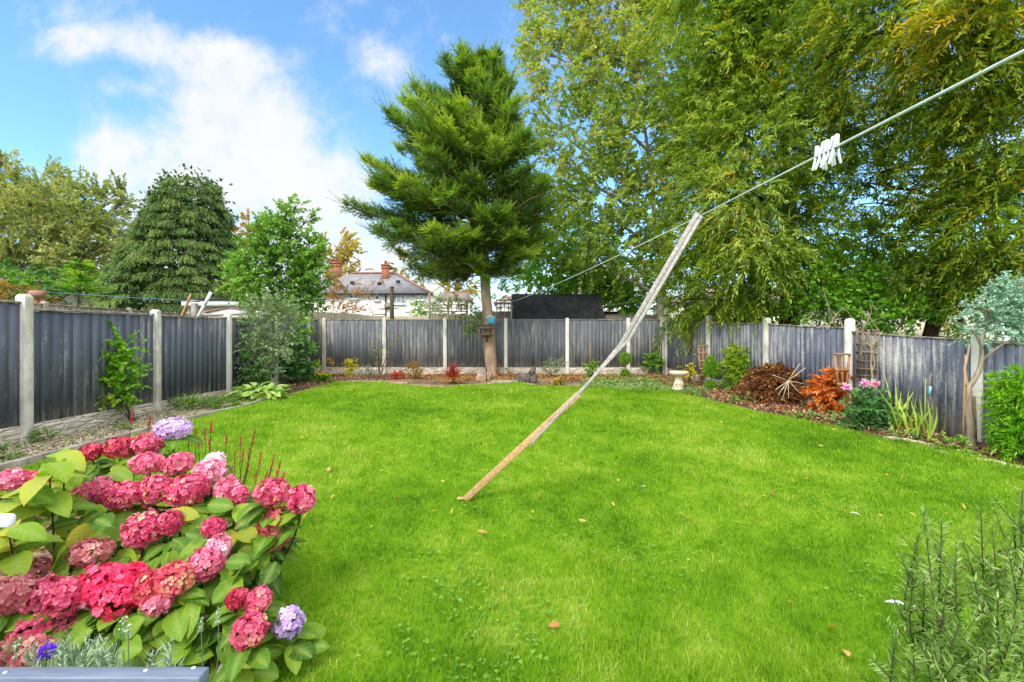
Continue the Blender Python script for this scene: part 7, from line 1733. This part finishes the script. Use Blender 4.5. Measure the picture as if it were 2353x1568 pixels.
b = MB(); b.bar(ft, J1, .046, .05, rnd=.4); b.build('lower_timber', M['timber_new'], pp, bevel=.003)
lo0 = ft + (J1 - ft) * .55
b = MB(); b.bar(lo0 - sd_ * .036, J2 - sd_ * .014 + u_(J1, J2) * .02, .03, .022, rnd=.2); b.build('splice_batten', M['timber_grey'], pp, bevel=.003)
b = MB(); b.bar(J1 - sd_ * .004 + u_(J1, J2) * .012, J2 + sd_ * .013, .026, .024, rnd=.5); b.build('splice_batten', M['timber_grey'], pp, bevel=.003)
b = MB(); b.bar(J2 + sd_ * .021 - u_(J2, PT) * .12 + [0, 0, .001], PT + sd_ * .016 + u_(J2, PT) * .02, .028, .034, rnd=.3); b.build('upper_batten', M['timber_grey'], pp, bevel=.003)
b = MB(); b.bar(J2 - sd_ * .014 + u_(J2, PT) * .0, PT - sd_ * .016 + u_(J2, PT) * .02, .028, .030, rnd=.8); b.build('upper_batten', M['timber_grey'], pp, bevel=.003)
b = MB(); b.box(ft + [-.03, 0, .012], (.07, .05, .012), rnd=.2); b.build('foot', M['timber_new'], pp, bevel=.003)


def peg(name, c, axis, lab, sc_=1.0, mat='pvc_white', group=None, tw=0.0, parts=True):
    """plastic clothes peg: two legs meeting above the line, a spring band between; axis = line direction"""
    t = thing(name, lab, 'clothes peg', c, group); ax = nrm(np.array(axis)); up = np.array([0, 0, 1.0]); up = nrm(up - (up @ ax) * ax); sd = np.cross(ax, up)
    rot = lambda a: up * math.cos(a) + sd * math.sin(a)
    up2 = nrm(up + ax * tw); sd2 = np.cross(ax, up2)
    for s in (-1, 1):
        b = MB(); b.prism([c + sd2 * s * q[0] * sc_ + up2 * q[1] * sc_ - ax * .004 * sc_ for q in ((.001, .034), (.006, .031), (.007, .008), (.0115, -.022), (.019, -.050), (.0145, -.054), (.0055, -.026), (.0025, .0), (.001, .006))], ax * .008 * sc_)
        b.build('leg', M[mat], t, bevel=.0012 * sc_)
    b = MB(); b.box(c + up2 * -.006 * sc_, (.016 * sc_, .012 * sc_, .006 * sc_), np.stack([sd2, ax, up2], 1)); b.build('spring', M['stone_grey'], t)
    return t


ax = nrm(NEAR - PT)
labs = ['white plastic peg, lowest of the bunch on the washing line', 'white plastic peg, second from the low end of the bunch', 'white plastic peg in the middle of the bunch', 'white plastic peg, second from the high end of the bunch', 'white plastic peg, highest of the bunch on the washing line']
ft_ = lambda px: ((1 / np.interp(px, [1604, 2353], [1 / 3.5, 1 / .9])) - 3.5) / (.9 - 3.5)
for i, px in enumerate((1878, 1890, 1900, 1911, 1921)):
    p = PT + (NEAR - PT) * ft_(px); peg('clothes_peg', p + np.array([0, 0, .004]), ax + np.array([random.uniform(-.25, .25), random.uniform(-.3, .3), 0]), labs[i], 1.15, tw=(-.35, .1, -.1, .3, .05)[i], group='pegs bunched on the washing line')
p = PT + (FAR - PT) * .0; tq_ = (1 / np.interp(1270, [1173, 1604], [1 / 14.6, 1 / 3.5]) - 3.5) / (14.6 - 3.5); p = PT + (FAR - PT) * tq_; p = p - [0, 0, .05 * 4 * tq_ * (1 - tq_)]
peg('clothes_peg', p, nrm(FAR - PT), 'single pale blue peg far along the washing line above the black shed', 1.5, 'blue_tag')

# ================================================================== fallen leaves and feathers on the lawn, each its own thing
def leaf_mesh(nm, mat, Ln, Wd, seed):
    r = np.random.default_rng(seed); Vs, Fs, Rs, Ms = [], [], [], []
    leaf_into(Vs, Fs, Rs, Ms, np.array([-Ln / 2, 0, .0]), np.array([1, 0, .15]), np.array([.2 * r.normal(), .3 * r.normal(), 1.0]), Ln, Wd, r.random(), 0, droop=r.uniform(.1, .5), fold=r.uniform(.1, .4))
    return raw_mesh(nm, np.concatenate(Vs), [np.concatenate(Fs)], mat, {'rnd': np.concatenate(Rs), 'mid': np.concatenate(Ms) * 0}, True)


lm_y = [leaf_mesh('fallen_leaf', M['lf_yellow'], .075, .02, s) for s in range(4)]
lm_b = [leaf_mesh('fallen_leaf', M['lf_litter'], .065, .034, s + 10) for s in range(4)]
lm_o = [leaf_mesh('fallen_leaf', M['lf_bronze'] if s else M['lf_fire'], .046, .024, s + 20) for s in range(3)]


def drop(me, px, py, lab, group, name='fallen_leaf', cat='leaf', sc_=1.0, lift=.04):
    g = gnd(px, py); o = bpy.data.objects.new(name, me); COL.objects.link(o); o.location = (g[0], g[1], float(lawn_z(g[0], g[1])) + lift)
    o.rotation_euler = (random.uniform(-.4, .4), random.uniform(-.4, .4), random.uniform(0, 6.28)); o.scale = (sc_,) * 3; tag(o, lab, cat, group); return o


single = [(898, 1047, 0, 'pale brown curled leaf on the lawn left of the prop', lm_b), (755, 1098, 1, 'brown leaf on the lawn nearest the red spikes', lm_b), (848, 1150, 2, 'dark brown leaf lying left of the prop foot', lm_b), (1109, 1250, 1, 'small brown leaf below the prop foot', lm_b), (1382, 1318, 0, 'upright orange leaf in the middle of the near lawn', lm_o), (1275, 1476, 2, 'largest pinkish brown leaf in the near lawn', lm_b),
          (918, 1166, 3, 'pinkish leaf left of and just below the prop foot', lm_b), (1915, 1480, 0, 'rust red leaf in the grass near the rosemary', lm_o), (1945, 1545, 0, 'cream brown leaf at the bottom edge near the rosemary', lm_b), (1812, 1420, 1, 'dull orange leaf left of the rosemary tips', lm_o), (1775, 1155, 2, 'small orange leaf on the mid right lawn', lm_o)]
for px, py, i, lab, ms_ in single: drop(ms_[i % len(ms_)], px, py, lab, None, sc_=1.15 if py < 1400 else .95)
for i in range(150):
    py = 905 + 330 * random.random() ** 1.5; px = random.uniform(1080, 1250 + 1000 * min(1, (py - 880) / 160)) if i < 115 else random.uniform(560, 1300)
    q = gnd(px, py)
    if not (q[1] < y_hi(q[0]) - .1): continue
    if i % 4: drop(lm_y[i % 4], px, py, 'narrow yellow willow leaf fallen on the lawn', 'yellow leaves fallen on the lawn', sc_=random.uniform(.6, 1.1), lift=.038)
    else: drop(lm_b[i % 4], px, py, 'small brown leaf fallen on the lawn', 'brown leaves fallen on the lawn', sc_=random.uniform(.4, .8), lift=.036)
wm = leaf_mesh('feather', M['pvc_white'], .075, .016, 41)
drop(wm, 1966, 1203, 'white feather on the right side of the lawn', None, 'feather', 'feather'); drop(wm, 2062, 1422, 'larger white feather left of the rosemary', None, 'feather', 'feather', 1.3); drop(wm, 2100, 1432, 'cream feather beside the larger white feather', None, 'feather', 'feather', .8); drop(wm, 1478, 1138, 'small white feather right of the prop foot', None, 'feather', 'feather', .7)
bpy.context.view_layer.update()
